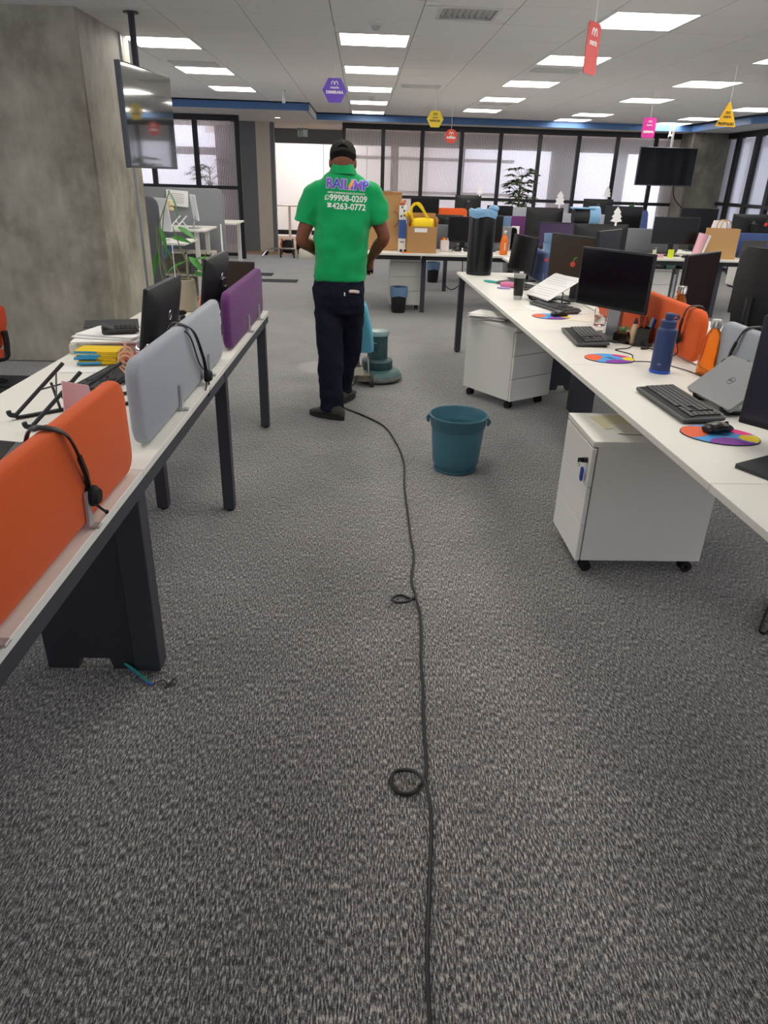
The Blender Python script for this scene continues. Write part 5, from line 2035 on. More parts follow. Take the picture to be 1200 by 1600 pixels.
# ---- paper cut-out trees and baubles on monitors
TREE = [(-0.012, 0.0), (0.012, 0.0), (0.012, 0.04), (0.07, 0.05), (0.045, 0.085), (0.06, 0.10), (0.035, 0.135), (0.045, 0.15), (0.0, 0.21), (-0.045, 0.15), (-0.03, 0.135), (-0.06, 0.10), (-0.04, 0.085), (-0.07, 0.05), (-0.012, 0.04)]
for lab, x, y, z, s_ in (('white paper tree cut-out on the corner of the wide dark far monitor', 2.60, 10.08, 1.235, 1.0), ('white paper tree cut-out on the black monitor beyond the blank one', 2.26, 6.72, 1.21, 0.75),
                         ('white paper tree cut-out on the logo monitor against the last partition panes', 4.08, 12.79, 1.305, 0.95), ('white paper tree cut-out on the monitor against the partition', 1.93, 12.7, 1.30, 0.75),
                         ('white paper tree cut-out at the picture edge under the side partition', 5.68, 10.35, 1.21, 0.8)):
    g = G()
    g.prism([(a * s_, b * s_) for a, b in TREE], 0.002)
    one('paper_tree', g, M_PAPER, lab, 'paper tree', (x, y, z), group='white paper tree cut-outs', smooth=0)
for lab, x, y, z in (('red paper bauble hanging at the edge of the large blank monitor', 1.240, 4.33, 1.115), ('red paper bauble hanging on the monitor with the ring logo, under the side partition', 5.55, 10.3, 1.10),
                     ('red paper bauble on the dark monitor by the marker tin', 1.265, 9.98, 1.02), ('small red bauble on the edge of the brown-tinted monitor', 1.435, 5.745, 1.0)):
    t = thing('paper_bauble', lab, 'bauble', (x, y, z), 0, 'red paper baubles on monitors')
    s_ = 0.7 if y < 7 else 1.2
    g = G()
    g.slab([(0.021 * s_ * math.cos(a), 0.021 * s_ * math.sin(a)) for a in [2 * PI * k / 20 for k in range(20)]], -0.0012, 0.0012, M=Matrix.Rotation(PI / 2, 4, 'X'))
    g.out('disc', mat('bauble_red', '#d8463c', 0.5), t)
    g = G()
    g.tube(crom([(0.0, 0, 0.02 * s_), (0.006, 0, 0.045 * s_), (0.02, 0.0, 0.055 * s_)], 5), 0.002, 5)
    g.out('string', mat('green_string', '#5f9a3c', 0.7), t)

# ================================================================== glimpsed office beyond the column
far_screen('big grey rounded screen with a pinned sheet, beyond the concrete column', -2.45, 10.5, 1.12, 1.34, mat('screen_grey', '#85878c', 0.9), z0=0.0, r=0.08)
g = G()
g.box((0, 0, 0.1), (0.29, 0.003, 0.20))
pn = thing('pinned_sheet', 'white printed sheet pinned to the big grey rounded screen', 'paper', (-2.50, 10.45, 1.11), 0, rot=(0, 0.06, 0))
g.out('sheet', M_PAPER, pn, smooth=0)
g = G()
for k in range(6):
    g.box((-0.02 + 0.015 * (k % 2), -0.002, 0.045 + 0.022 * k), (0.20, 0.002, 0.005))
g.out('printed_lines', mat('grey_print'), pn, smooth=0)
g = G()
far_screen('dark grey rounded screen side-on beside the conduit, beyond the column', -2.40, 8.3, 0.42, 1.29, mat('screen_grey_dark', '#5d5f66', 0.9), z0=0.0, r=0.10)


def white_desk(label, x0, x1, y0, y1, z, legs):
    t = thing('white_desk', label, 'desk', (x0, y0, 0), 0, 'white desks beyond the column')
    g = G()
    g.box(((x1 - x0) / 2, (y1 - y0) / 2, z - 0.012), (x1 - x0, y1 - y0, 0.024), bev=0.002)
    g.out('tabletop', M_TOP, t)
    for x, y in legs:
        g = G()
        g.box((x - x0, y - y0, (z - 0.024) / 2), (0.05, 0.05, z - 0.024))
        g.out('leg', M_WHITE, t)
    return t


white_desk('white desk carrying the white all-in-one computer, beyond the column', -3.2, -1.98, 9.55, 10.40, 0.88, [(-2.10, 9.65), (-3.1, 9.65), (-2.10, 10.3)])
WDK = white_desk('white desk nearer, on blue trestle legs beyond the column', -3.2, -2.02, 8.62, 9.30, 0.80, [(-3.1, 8.7)])
white_desk('white desk top peeping out behind the big grey screen', -2.4, -1.78, 10.75, 11.5, 0.90, [(-1.85, 11.4), (-2.3, 11.4)])
M_TRE = mat('light_blue_trestle', '#7f9cc8', 0.5)
for (a, b) in (((0.97, 0.28, 0.755), (0.65, 0.28, 0.45)), ((0.67, 0.28, 0.60), (1.05, 0.23, 0.02)), ((0.77, 0.33, 0.62), (0.87, 0.28, 0.02)), ((0.65, 0.28, 0.45), (0.57, 0.30, 0.02))):
    g = G()
    g.tube([a, b], 0.042, 4, flat=(0.6, 1.0, (0, 1, 0)))
    plab(g.out('leg', M_TRE, WDK), 'light blue slanted trestle leg')


def imac(label, x, y, z, yaw, w=0.46, h=0.30):
    t = thing('all_in_one_computer', label, 'computer', (x, y, z), yaw, 'white all-in-one computers')
    g = G()
    T = Matrix.Translation((0, 0, 0.10)) @ Matrix.Rotation(-0.10, 4, 'X')
    g.box((0, 0.01, h / 2), (w, 0.022, h), bev=0.006, M=T)
    g.out('housing', mat('white_computer', '#dedfdf', 0.35), t)
    g = G()
    g.box((0, -0.0015, h / 2 + 0.02), (w - 0.03, 0.002, h - 0.07), M=T)
    g.out('screen', M_SCREENM, t, smooth=0)
    g = G()
    g.prism([(-0.05, 0.0), (0.05, 0.0), (0.03, 0.2), (-0.03, 0.2)], 0.008, Matrix.Translation((0, 0.06, 0.0)) @ Matrix.Rotation(0.25, 4, 'X'))
    g.box((0, 0.05, 0.004), (0.18, 0.16, 0.008))
    g.out('stand', M_SILV, t)
    return t


imac('white all-in-one computer side-on below the pinned sheet', -2.12, 9.85, 0.881, PI * 0.5 + 0.35, 0.40, 0.30)
imac('white all-in-one computer behind the climbing plant', -2.36, 9.0, 0.801, PI * 0.5 + 0.9, 0.40, 0.36)
t = thing('laptop_stand', 'white slanted laptop stand between the two white computers', 'laptop stand', (-2.40, 9.75, 0.881))
for dx in (0.0, 0.08):
    g = G()
    g.tube([(-0.05 + dx, 0, 0.01), (0.09 + dx, 0.0, 0.15)], 0.010, 6)
    g.tube([(0.03 + dx, 0, 0.09), (0.10 + dx, 0, 0.006)], 0.008, 6)
    g.out('arm', M_PAPER, t)
t = thing('flower_arrangement', 'cream coloured dried flowers on the dark grey screen by the conduit', 'flowers', (-2.26, 8.42, 1.30))
t.location = (-2.66, 10.28, 0.881)
g = G()
g.lathe([(0.05, 0.0), (0.06, 0.16), (0.05, 0.17)], 16)
g.out('vase', M_PAPER, t)
g = G()
random.seed(3)
for k in range(16):
    g.ball((random.uniform(-0.14, 0.16), random.uniform(-0.03, 0.03), random.uniform(0.19, 0.30)), (0.035, 0.03, 0.025), 8, 6)
g.out('blooms', mat('cream_petals', '#e2d2a0', 0.8), t)
# cubby shelf with dark opening below the white desk
t = thing('shelf_unit', 'low pale shelf unit with open dark compartments beyond the plant', 'shelf', (-2.30, 10.0, 0))
g = G()
for z in (0.02, 0.30, 0.58):
    g.box((0, 0, z), (0.66, 0.34, 0.022))
for x in (-0.33, 0.0, 0.33):
    g.box((x, 0, 0.30), (0.022, 0.34, 0.58))
g.box((0, 0.165, 0.30), (0.66, 0.01, 0.58))
g.out('carcass', mat('pale_beige_laminate', '#c6c0b4', 0.6), t)
g = G()
for k in range(4):
    g.box((-0.16, -0.02, 0.045 + 0.03 * k), (0.26, 0.24, 0.022))
    g.box((0.16, -0.02, 0.325 + 0.03 * k), (0.24, 0.24, 0.02))
g.out('stacked_paper', mat('grey_stack', '#77777a', 0.8), t)


# ---- plants by the partitions
def palm(label, loc, h, n, span, m, pot=None, seed=1, clumps=1):
    t = thing('potted_palm', label, 'plant', loc)
    random.seed(seed)
    if pot:
        g = G()
        g.lathe([(pot[0] * 0.85, 0.0), (pot[0], pot[1]), (pot[0] * 0.92, pot[1]), (pot[0] * 0.9, pot[1] - 0.04)], 22)
        g.out('pot', mat('grey_planter', '#9a9b9c', 0.7), t)
    z0 = pot[1] - 0.03 if pot else 0
    for c in range(clumps):
        hx = random.uniform(-0.08, 0.08)
        hh = h * (0.62 + 0.38 * c / max(1, clumps - 1)) if clumps > 1 else h
        g = G()
        g.tube(crom([(hx * 0.4, 0, z0), (hx * 0.7, 0.01, z0 + hh * 0.5), (hx, 0.0, z0 + hh)], 5), 0.010, 7)
        g.out('stem', mat('palm_stem', '#6e7a4a', 0.7), t)
        for k in range(n):
            a = 2 * PI * k / n + random.uniform(-0.3, 0.3) + c
            L = span * random.uniform(0.7, 1.1)
            g = G()
            o = Vector((hx, 0, z0 + hh * random.uniform(0.88, 1.0)))
            d = Vector((math.cos(a), math.sin(a) * 0.8, 0))
            up = random.uniform(0.25, 0.8)
            tip = o + d * L + Vector((0, 0, L * up))
            g.tube([o, o * 0.5 + tip * 0.5 + Vector((0, 0, 0.02)), tip], 0.004, 5)
            for q in range(7):
                b = a + (q - 3) * 0.42
                e = Vector((math.cos(b), math.sin(b) * 0.8, -0.25 - 0.1 * (q % 2)))
                s_ = Vector((-math.sin(b), math.cos(b), 0)) * 0.022
                p1_, p2_ = tip + e * (span * 0.35), tip + e * (span * 0.72)
                v = [g.bm.verts.new(x) for x in (tip, p1_ + s_, p2_, p1_ - s_)]
                g.bm.faces.new(v)
            bmesh.ops.solidify(g.bm, geom=[f for f in g.bm.faces if len(f.verts) == 4 and f.calc_area() > 1e-5], thickness=0.001)
            g.out('frond', m, t, smooth=0)
    return t


M_PALM = mat('palm_green', '#3d5a2c', 0.5, var=0.3, vscale=10)
M_PALMD = mat('palm_dark_green', '#2e3a26', 0.6, var=0.3, vscale=10)
palm('bushy lady palm in a grey planter before the far glass partition', (2.72, 13.35, 0), 1.25, 13, 0.22, M_PALM, (0.19, 0.42), 5, 4)
palm('dark palm behind the reeded glass near the concrete column', (-3.06, 15.55, 0), 1.25, 9, 0.30, M_PALMD, (0.18, 0.40), 8, 3)
t = thing('potted_plant', 'young leafy plant on a thin stem in front of the far concrete wall', 'plant', (4.80, 13.6, 0))
g = G()
g.lathe([(0.13, 0.0), (0.16, 0.38), (0.145, 0.38), (0.14, 0.34)], 20)
g.out('pot', mat('grey_planter'), t)
g = G()
for e in ((0.06, 0.0, 1.26), (-0.18, 0.0, 1.12), (0.12, 0.02, 1.05)):
    g.tube(crom([(0, 0, 0.34), (e[0] * 0.4, 0, 0.8), e], 5), 0.006, 6)
g.out('stem', M_STEM, t)
LB3 = leaf_mesh(0.15, 0.11, 0.2)
for k, (x, y, z) in enumerate(((0.06, 0, 1.26), (0.06, 0, 1.20), (-0.18, 0, 1.12), (-0.17, 0, 1.05), (0.12, 0.02, 1.05), (0.03, 0, 1.10), (-0.1, 0, 1.0))):
    link('leaf', LB3, None, t, (x, y, z), (0.9 * math.sin(k * 2.0), 0.25, k * 1.9))

# ---- cleaning gear by the corridor
t = thing('cable_reel', 'red and black cable reel lying on the wooden floor by the corridor', 'cable reel', (-1.55, 15.85, 0.165))
M_RED = mat('red_plastic', '#b4463a', 0.45)
for s_, m in ((-0.13, M_RED), (0.09, M_PLAST)):
    g = G()
    g.lathe([(0.03, -0.012), (0.155, -0.012), (0.16, 0.0), (0.155, 0.012), (0.03, 0.012)], 26, M=Matrix.Translation((s_, 0, 0)) @ Matrix.Rotation(PI / 2, 4, 'Y'), cap0=False, cap1=False)
    g.out('flange', m, t)
g = G()
g.lathe([(0.11, -0.12), (0.135, -0.05), (0.135, 0.04), (0.11, 0.08)], 24, M=Matrix.Rotation(PI / 2, 4, 'Y'))
g.out('wound_cable', M_RUB, t)
g = G()
for k in range(5):
    a = 2 * PI * k / 5
    g.box((-0.148, 0.09 * math.cos(a), 0.09 * math.sin(a)), (0.012, 0.05, 0.05), rot=(a, 0, 0))
g.out('flange_opening', M_PLAST, t)
t = thing('machine_head', 'black motor head standing beside the cable reel', 'machine', (-1.27, 16.05, 0))
g = G()
g.lathe([(0.10, 0.06), (0.13, 0.10), (0.13, 0.28), (0.08, 0.36)], 20)
g.box((0, 0, 0.05), (0.2, 0.2, 0.1), bev=0.02)
g.out('body', M_PLAST, t)
t = thing('white_jug', 'white plastic jug with spray head on the carpet edge behind the cleaner', 'jug', (-1.14, 15.3, 0))
g = G()
g.loft([[(x, y, z) for x, y in rrect(w, d, 0.03, 4)] for z, w, d in ((0.0, 0.28, 0.18), (0.02, 0.30, 0.20), (0.16, 0.29, 0.19), (0.22, 0.14, 0.12), (0.26, 0.06, 0.06), (0.30, 0.055, 0.055))])
g.out('body', mat('ivory_jug', '#d9d6c6', 0.5), t)
g = G()
g.lathe([(0.035, 0.30), (0.035, 0.34), (0.02, 0.35)], 14)
g.box((-0.02, 0, 0.37), (0.10, 0.03, 0.035), bev=0.008)
g.out('spray_head', mat('grey_blue_plastic', '#7f8898', 0.5), t)
t = thing('suction_wand', 'bent chrome suction wand lying across the carpet edge by the corridor', 'wand', (-1.60, 15.25, 0.16))
g = G()
g.tube(crom([(0.27, 0, 0.015), (0.1, 0, 0.015), (-0.22, 0, 0.012), (-0.31, 0, -0.02), (-0.38, 0.0, -0.09), (-0.42, 0, -0.135)], 6), 0.018, 10)
g.out('tube', M_CHROME, t)
g = G()
g.tube([(-0.30, 0.0, -0.05), (-0.36, 0.0, -0.11)], 0.026, 8)
g.out('grip', M_RUB, t)
g = G()
for x in (0.22, -0.05):
    g.box((x, 0, -0.08), (0.03, 0.06, 0.16))
g.out('cradle', M_PLAST, t)
t = thing('side_table', 'pale high table against the white board wall beyond the cleaner', 'table', (-1.86, 19.6, 0))
g = G()
g.box((0, 0, 0.82), (1.2, 0.5, 0.03))
g.out('tabletop', mat('pale_beige_laminate'), t)
for x in (-0.52, 0.0, 0.52):
    g = G()
    g.box((x, 0, 0.40), (0.06, 0.06, 0.80))
    g.out('leg', M_WHITE, t)


# ================================================================== the cleaner at work
def ell(cx, cy, z, rx, ry, n=28, p=2.3, yb=1.0):
    """super-ellipse ring at height z; yb flattens the back (-y) half."""
    out = []
    for k in range(n):
        a = 2 * PI * k / n
        c, s = math.cos(a), math.sin(a)
        x = rx * math.copysign(abs(c) ** (2 / p), c)
        y = ry * math.copysign(abs(s) ** (2 / p), s)
        if y < 0:
            y *= yb
        out.append(Vector((cx + x, cy + y, z)))
    return out


def limb(g, pts, radii, n=14, sub=4):
    P = crom(pts, sub)
    R = []
    for i in range(len(radii) - 1):
        for k in range(sub):
            t = k / sub
            t = t * t * (3 - 2 * t)
            R.append(radii[i] * (1 - t) + radii[i + 1] * t)
    R.append(radii[-1])
    g.tube(P, R, n)


PR = Vector((-0.14, 4.93, 0.0))
man = thing('person', 'person in green polo shirt and dark cap, back turned, guiding a floor machine', 'person', PR)
M_SKIN = mat('brown_skin', '#7a4a35', 0.5, var=0.08, vscale=30, spec=0.35)
M_POLO = mat('green_pique', '#12a05c', 0.85, bump=0.2, bscale=700, var=0.06, vscale=12, spec=0.15, sheen=0.2)
M_NAVY = mat('navy_twill', '#1b1d2c', 0.85, bump=0.25, bscale=500, var=0.2, vscale=14, spec=0.15)
M_CAP = mat('charcoal_cap', '#33322f', 0.9, bump=0.3, bscale=600, spec=0.1)
M_HAIR = mat('black_hair', '#15110f', 0.9, bump=0.8, bscale=400, spec=0.2)
M_SHOE = mat('dark_grey_shoe', '#3b3a37', 0.75, bump=0.2, bscale=200)
M_SOLE = mat('grey_sole', '#2a2927', 0.8)

# -- body: one continuous skin surface (remeshed union)
g = G()
HC = Vector((-0.128, 4.985, 1.635))
tilt = Matrix.Rotation(-0.50, 4, 'X')
HM = Matrix.Translation(HC) @ tilt                   # head axes: +y looks ahead and down


def hp(x, y, z):
    return HM @ Vector((x, y, z))


g.ball(HC, (0.076, 0.094, 0.10), 20, 14, M=tilt)                       # skull
g.ball(hp(0, 0.028, -0.055), (0.058, 0.068, 0.075), 18, 12, M=tilt)     # jaw and face
g.ball(hp(0, 0.10, -0.03), (0.012, 0.020, 0.022), 10, 8, M=tilt)         # nose
g.ball(hp(0, 0.094, -0.005), (0.010, 0.014, 0.025), 10, 8, M=tilt)
g.ball(hp(0, 0.088, -0.072), (0.024, 0.010, 0.006), 10, 8, M=tilt)        # lips
g.ball(hp(0, 0.087, -0.082), (0.022, 0.010, 0.006), 10, 8, M=tilt)
for sx in (-1, 1):
    g.ball(hp(0.079 * sx, -0.006, -0.022), (0.010, 0.020, 0.033), 10, 8, M=tilt)   # ears
    g.ball(hp(0.03 * sx, 0.084, 0.004), (0.018, 0.012, 0.007), 10, 8, M=tilt)        # brow
limb(g, [(-0.128, 4.975, 1.60), (-0.127, 4.955, 1.545), (-0.127, 4.94, 1.47)], [0.056, 0.057, 0.075], 18)
# trunk under the clothes
g.loft([ell(-0.14, 4.94, 0.88, 0.12, 0.075), ell(-0.135, 4.94, 1.05, 0.13, 0.09), ell(-0.13, 4.945, 1.25, 0.15, 0.10), ell(-0.125, 4.955, 1.40, 0.155, 0.10), ell(-0.125, 4.965, 1.48, 0.13, 0.075), ell(-0.127, 4.96, 1.52, 0.06, 0.06)])
# arms: shoulder, elbow, wrist
LS, LE, LW = Vector((-0.292, 4.955, 1.437)), Vector((-0.393, 4.945, 1.165)), Vector((-0.255, 5.13, 1.045))
RS, RE, RW = Vector((0.042, 4.955, 1.437)), Vector((0.142, 4.945, 1.195)), Vector((0.056, 5.09, 1.035))
for S, E, W in ((LS, LE, LW), (RS, RE, RW)):
    limb(g, [S, S * 0.5 + E * 0.5, E, E * 0.6 + W * 0.4, W], [0.056, 0.050, 0.041, 0.041, 0.027], 14)
    g.ball(E, (0.043, 0.043, 0.045), 12, 8)
# hands closed round the handle grips (grips run along x at y 5.16, z 0.955)
GY, GZ = 5.165, 0.955


def hand(W, gx, sx):
    """palm behind and above the grip, fingers over the top and round the front, thumb below."""
    knu = Vector((gx, GY - 0.022, GZ + 0.020))
    limb(g, [W, W * 0.5 + knu * 0.5 + Vector((0, -0.004, 0.004)), knu], [0.026, 0.034, 0.030], 12)
    for k, (dx, L, r) in enumerate(((-0.031, 0.92, 0.0095), (-0.0105, 1.05, 0.010), (0.0105, 1.0, 0.0098), (0.031, 0.82, 0.0085))):
        x = gx + dx * sx
        R0 = 0.026
        pts = [Vector((x, GY - 0.030, GZ + 0.014))]
        for q in range(1, 6):
            a = math.radians(130 - 48 * q * L)
            pts.append(Vector((x, GY + R0 * math.cos(a), GZ + R0 * math.sin(a))))
        g.tube(crom(pts, 3), [r * (1.05 - 0.25 * i / (3 * 5)) for i in range(16)], 9)
    x = gx + 0.045 * sx * -1
    limb(g, [Vector((gx - 0.022 * sx, GY - 0.032, GZ + 0.018)), Vector((x, GY - 0.028, GZ - 0.004)), Vector((x + 0.006 * sx, GY - 0.006, GZ - 0.027)), Vector((x + 0.012 * sx, GY + 0.014, GZ - 0.024))], [0.013, 0.0115, 0.0105, 0.008], 9)


hand(LW, -0.235, -1)
hand(RW, 0.045, 1)
# legs inside the trousers
limb(g, [(-0.215, 4.935, 0.92), (-0.21, 4.90, 0.50), (-0.20, 4.83, 0.09)], [0.055, 0.042, 0.036], 14)
limb(g, [(-0.075, 4.95, 0.92), (-0.065, 5.06, 0.50), (-0.115, 5.20, 0.10)], [0.052, 0.036, 0.032], 14)
g.shift(-PR)
body = g.out('body', M_SKIN, man)
baked(body, [('REMESH', dict(mode='VOXEL', voxel_size=0.0048)), ('SMOOTH', dict(iterations=4, factor=0.5))])
for sx in (-1, 1):
    g = G()
    g.ball(hp(0.03 * sx, 0.083, -0.010) - PR, 0.0115, 12, 8)
    e = g.out('eye', mat('eye_white', '#e8e2d8', 0.2), man)
    g = G()
    g.ball(hp(0.03 * sx, 0.0915, -0.011) - PR, (0.0055, 0.004, 0.0055), 10, 6)
    g.out('iris', mat('dark_iris', '#20130c', 0.2), e)

# -- hair under the cap
g = G()
rings = []
for z, rx, ry in ((-0.030, 0.060, 0.078), (-0.022, 0.074, 0.091), (0.0, 0.0795, 0.0975), (0.03, 0.079, 0.0965), (0.055, 0.070, 0.085)):
    rings.append([HM @ Vector((rx * math.cos(a), -0.004 + ry * math.sin(a) if math.sin(a) < 0.3 else -0.004 + ry * 0.3 - 0.25 * 0 , z)) - PR for a in [2 * PI * k / 28 for k in range(28)]])
g.loft(rings)
g.out('hair', M_HAIR, man, smooth=60)

# -- cap
g = G()
prof = [(0.0835, 0.104, 0.012), (0.0845, 0.105, 0.035), (0.081, 0.101, 0.062), (0.070, 0.086, 0.086), (0.050, 0.062, 0.103), (0.024, 0.030, 0.112), (0.004, 0.005, 0.114)]
R_ = []
n = 32
for k, (rx, ry, z) in enumerate(prof):
    ring = []
    for q in range(n):
        a = 2 * PI * q / n
        zz = z
        if k < 2:          # arched opening at the back, above the strap
            d = abs(((a + PI / 2 + PI) % (2 * PI)) - PI)
            if d < 0.62:
                zz = z + (0.034 - 0.016 * k) * math.cos(d / 0.62 * PI / 2)
        ring.append(HM @ Vector((rx * math.cos(a), ry * math.sin(a), zz)) - PR)
    R_.append(ring)
g.loft(R_, cap0=False)
cap = g.out('cap', M_CAP, man, smooth=60)
g = G()
g.tube([HM @ Vector((0.083 * math.cos(a), 0.105 * math.sin(a), 0.016)) - PR for a in [math.radians(225 + 90 * k / 12) for k in range(13)]], 0.008, 8, flat=(1.0, 0.25, (0, 0, 1)))
g.out('cap_strap', M_CAP, cap)
g = G()
top, bot = [], []
for q in range(13):
    a = math.radians(20 + 140 * q / 12)
    i_ = HM @ Vector((0.084 * math.cos(a), 0.104 * math.sin(a), 0.016)) - PR
    o_ = HM @ Vector((0.088 * math.cos(a), 0.104 * math.sin(a) + 0.075 * math.sin(math.radians(180 * q / 12)), 0.006 - 0.01 * math.sin(math.radians(180 * q / 12)))) - PR
    top.append((i_, o_))
for (a, b), (c, d) in zip(top[:-1], top[1:]):
    g.bm.faces.new([g.bm.verts.new(v) for v in (a, b, d, c)])
bmesh.ops.remove_doubles(g.bm, verts=g.bm.verts, dist=1e-5)
bmesh.ops.solidify(g.bm, geom=list(g.bm.faces), thickness=0.004)
g.out('cap_visor', M_CAP, cap, smooth=60)
g = G()
g.ball(HM @ Vector((0, 0, 0.115)) - PR, (0.008, 0.008, 0.005), 10, 6)
g.ball(HM @ Vector((0.004, -0.0995, 0.064)) - PR, (0.005, 0.003, 0.003), 8, 6)
g.out('cap_button', mat('cap_button_grey', '#6b6862', 0.5), cap)

# -- trousers
g = G()


def troub(pts, radii, sy=0.95):
    P = crom(pts, 5)
    N = len(P)
    rings = []
    for i, p in enumerate(P):
        u = i / (N - 1) * (len(radii) - 1)
        k = min(int(u), len(radii) - 2)
        t = u - k
        r = radii[k] * (1 - t) + radii[k + 1] * t
        w = 1 + 0.035 * math.sin(p.z * 38 + pts[0][0] * 50) * (0.25 + 0.75 * max(0, 1 - p.z / 0.7))
        rings.append([Vector((p.x + r * w * math.cos(a) * (1 + 0.03 * math.sin(3 * a + p.z * 21)), p.y + r * w * sy * math.sin(a), p.z + 0.006 * math.sin(2 * a + p.z * 30))) for a in [2 * PI * q / 24 for q in range(24)]])
    g.loft(rings)


g.loft([ell(-0.148, 4.945, 0.985, 0.150, 0.112), ell(-0.149, 4.94, 0.93, 0.163, 0.12), ell(-0.150, 4.935, 0.84, 0.170, 0.13), ell(-0.150, 4.935, 0.76, 0.170, 0.128), ell(-0.149, 4.945, 0.70, 0.160, 0.11)])
troub([(-0.228, 4.935, 0.86), (-0.222, 4.925, 0.70), (-0.212, 4.90, 0.50), (-0.204, 4.865, 0.28), (-0.198, 4.835, 0.12), (-0.198, 4.825, 0.055)], [0.094, 0.100, 0.090, 0.086, 0.084, 0.086])
troub([(-0.075, 4.945, 0.86), (-0.073, 4.97, 0.70), (-0.072, 5.05, 0.50), (-0.105, 5.13, 0.28), (-0.128, 5.19, 0.13), (-0.128, 5.20, 0.065)], [0.088, 0.095, 0.083, 0.074, 0.066, 0.068])
g.shift(-PR)
tr = g.out('trousers', M_NAVY, man)
baked(tr, [('REMESH', dict(mode='VOXEL', voxel_size=0.008)), ('SMOOTH', dict(iterations=6, factor=0.5))])
tex = bpy.data.textures.new('cloth_folds', 'CLOUDS')
tex.noise_scale = 0.09
tex.noise_depth = 2
baked(tr, [('DISPLACE', dict(texture=tex, strength=0.030, mid_level=0.5, texture_coords='LOCAL')), ('SMOOTH', dict(iterations=2, factor=0.4))])

# -- polo shirt: trunk and sleeves in one surface
g = G()
g.loft([ell(-0.142, 4.945, 0.915, 0.176, 0.142, yb=0.95), ell(-0.141, 4.945, 0.96, 0.177, 0.142, yb=0.95), ell(-0.137, 4.945, 1.08, 0.176, 0.135), ell(-0.131, 4.945, 1.22, 0.179, 0.128), ell(-0.127, 4.95, 1.34, 0.183, 0.125), ell(-0.126, 4.955, 1.42, 0.188, 0.120, p=2.5),
        ell(-0.126, 4.96, 1.470, 0.190, 0.110, p=2.4), ell(-0.126, 4.962, 1.505, 0.168, 0.094, p=2.2), ell(-0.126, 4.965, 1.535, 0.128, 0.080), ell(-0.126, 4.968, 1.56, 0.090, 0.070), ell(-0.126, 4.97, 1.58, 0.066, 0.062)])
for S, E, r0, r1 in ((LS, LE, 0.080, 0.068), (RS, RE, 0.080, 0.066)):
    d = (E - S)
    e = S + d * 0.66
    limb(g, [S + Vector((0.06 if S.x < -0.1 else -0.06, 0, 0.01)), S + Vector((0, 0, 0.005)), S * 0.5 + e * 0.5 + Vector((-0.012 if S.x < -0.1 else 0.012, 0, 0)), e + Vector((-0.014 if S.x < -0.1 else 0.014, 0, 0))], [0.075, r0, 0.077, r1 + 0.006], 20)
g.shift(-PR)
shirt = g.out('polo_shirt', M_POLO, man)
baked(shirt, [('REMESH', dict(mode='VOXEL', voxel_size=0.008)), ('SMOOTH', dict(iterations=10, factor=0.5))])
tex2 = bpy.data.textures.new('shirt_folds', 'CLOUDS')
tex2.noise_scale = 0.13
tex2.noise_depth = 1
baked(shirt, [('DISPLACE', dict(texture=tex2, strength=0.050, mid_level=0.5, texture_coords='LOCAL')), ('SMOOTH', dict(iterations=3, factor=0.4))])
# collar
g = G()
prof = [(0.078, 0.074, -0.035), (0.071, 0.067, 0.0), (0.064, 0.061, 0.026), (0.069, 0.066, 0.029), (0.081, 0.079, 0.0), (0.093, 0.092, -0.030), (0.090, 0.088, -0.034)]
g.loft([[Vector((-0.127 + rx * math.cos(a), 4.966 + ry * math.sin(a), 1.583 + z + 0.016 * math.sin(a) * -0.6)) - PR for a in [2 * PI * q / 28 for q in range(28)]] for rx, ry, z in prof], cap0=False, cap1=False)
g.out('collar', M_POLO, shirt, smooth=60)

# -- print on the back of the shirt, wrapped on to the cloth
bvh = BVHTree.FromObject(shirt, bpy.context.evaluated_depsgraph_get())


def link_print(name, me, bm, fr, m, parent):
    bm.verts.ensure_lookup_table()
    bmesh.ops.delete(bm, geom=[f for f in bm.faces if not all(v.index in fr for v in f.verts)], context='FACES')
    for f in bm.faces:
        f.smooth = False
        f.normal_update()
        if f.normal.y > 0:
            f.normal_flip()
    bm.to_mesh(me)
    bm.free()
    return link(name, me, m, parent)


def wrap(me, name, m, x, z, off=0.0016, roll=0.0, parent=None):
    """lettering laid on to the back of the shirt around (x, z), person axes."""
    me.transform(Matrix.Translation((x, 0, z)) @ Matrix.Rotation(roll, 4, 'Y'))
    fr = {v.index for v in me.vertices if v.co.y < 0}
    for v in me.vertices:
        front = v.index in fr
        hit = bvh.ray_cast(Vector((v.co.x, -0.6, v.co.z)), Vector((0, 1, 0)))
        y = hit[0].y if hit[0] else -0.12
        v.co.y = y - off - (0.0006 if front else 0)
    bm = bmesh.new()          # keep the printed face only: ink lies flat on the cloth
    bm.from_mesh(me)
    bm.normal_update()
    return link_print(name, me, bm, fr, m, parent or shirt)


def sub(me, n=3):
    bm = bmesh.new()
    bm.from_mesh(me)
    bmesh.ops.triangulate(bm, faces=bm.faces)
    for _ in range(n):
        es = [e for e in bm.edges if e.calc_length() > 0.007]
        if es:
            bmesh.ops.subdivide_edges(bm, edges=es, cuts=1)
    bm.to_mesh(me)
    bm.free()
    return me


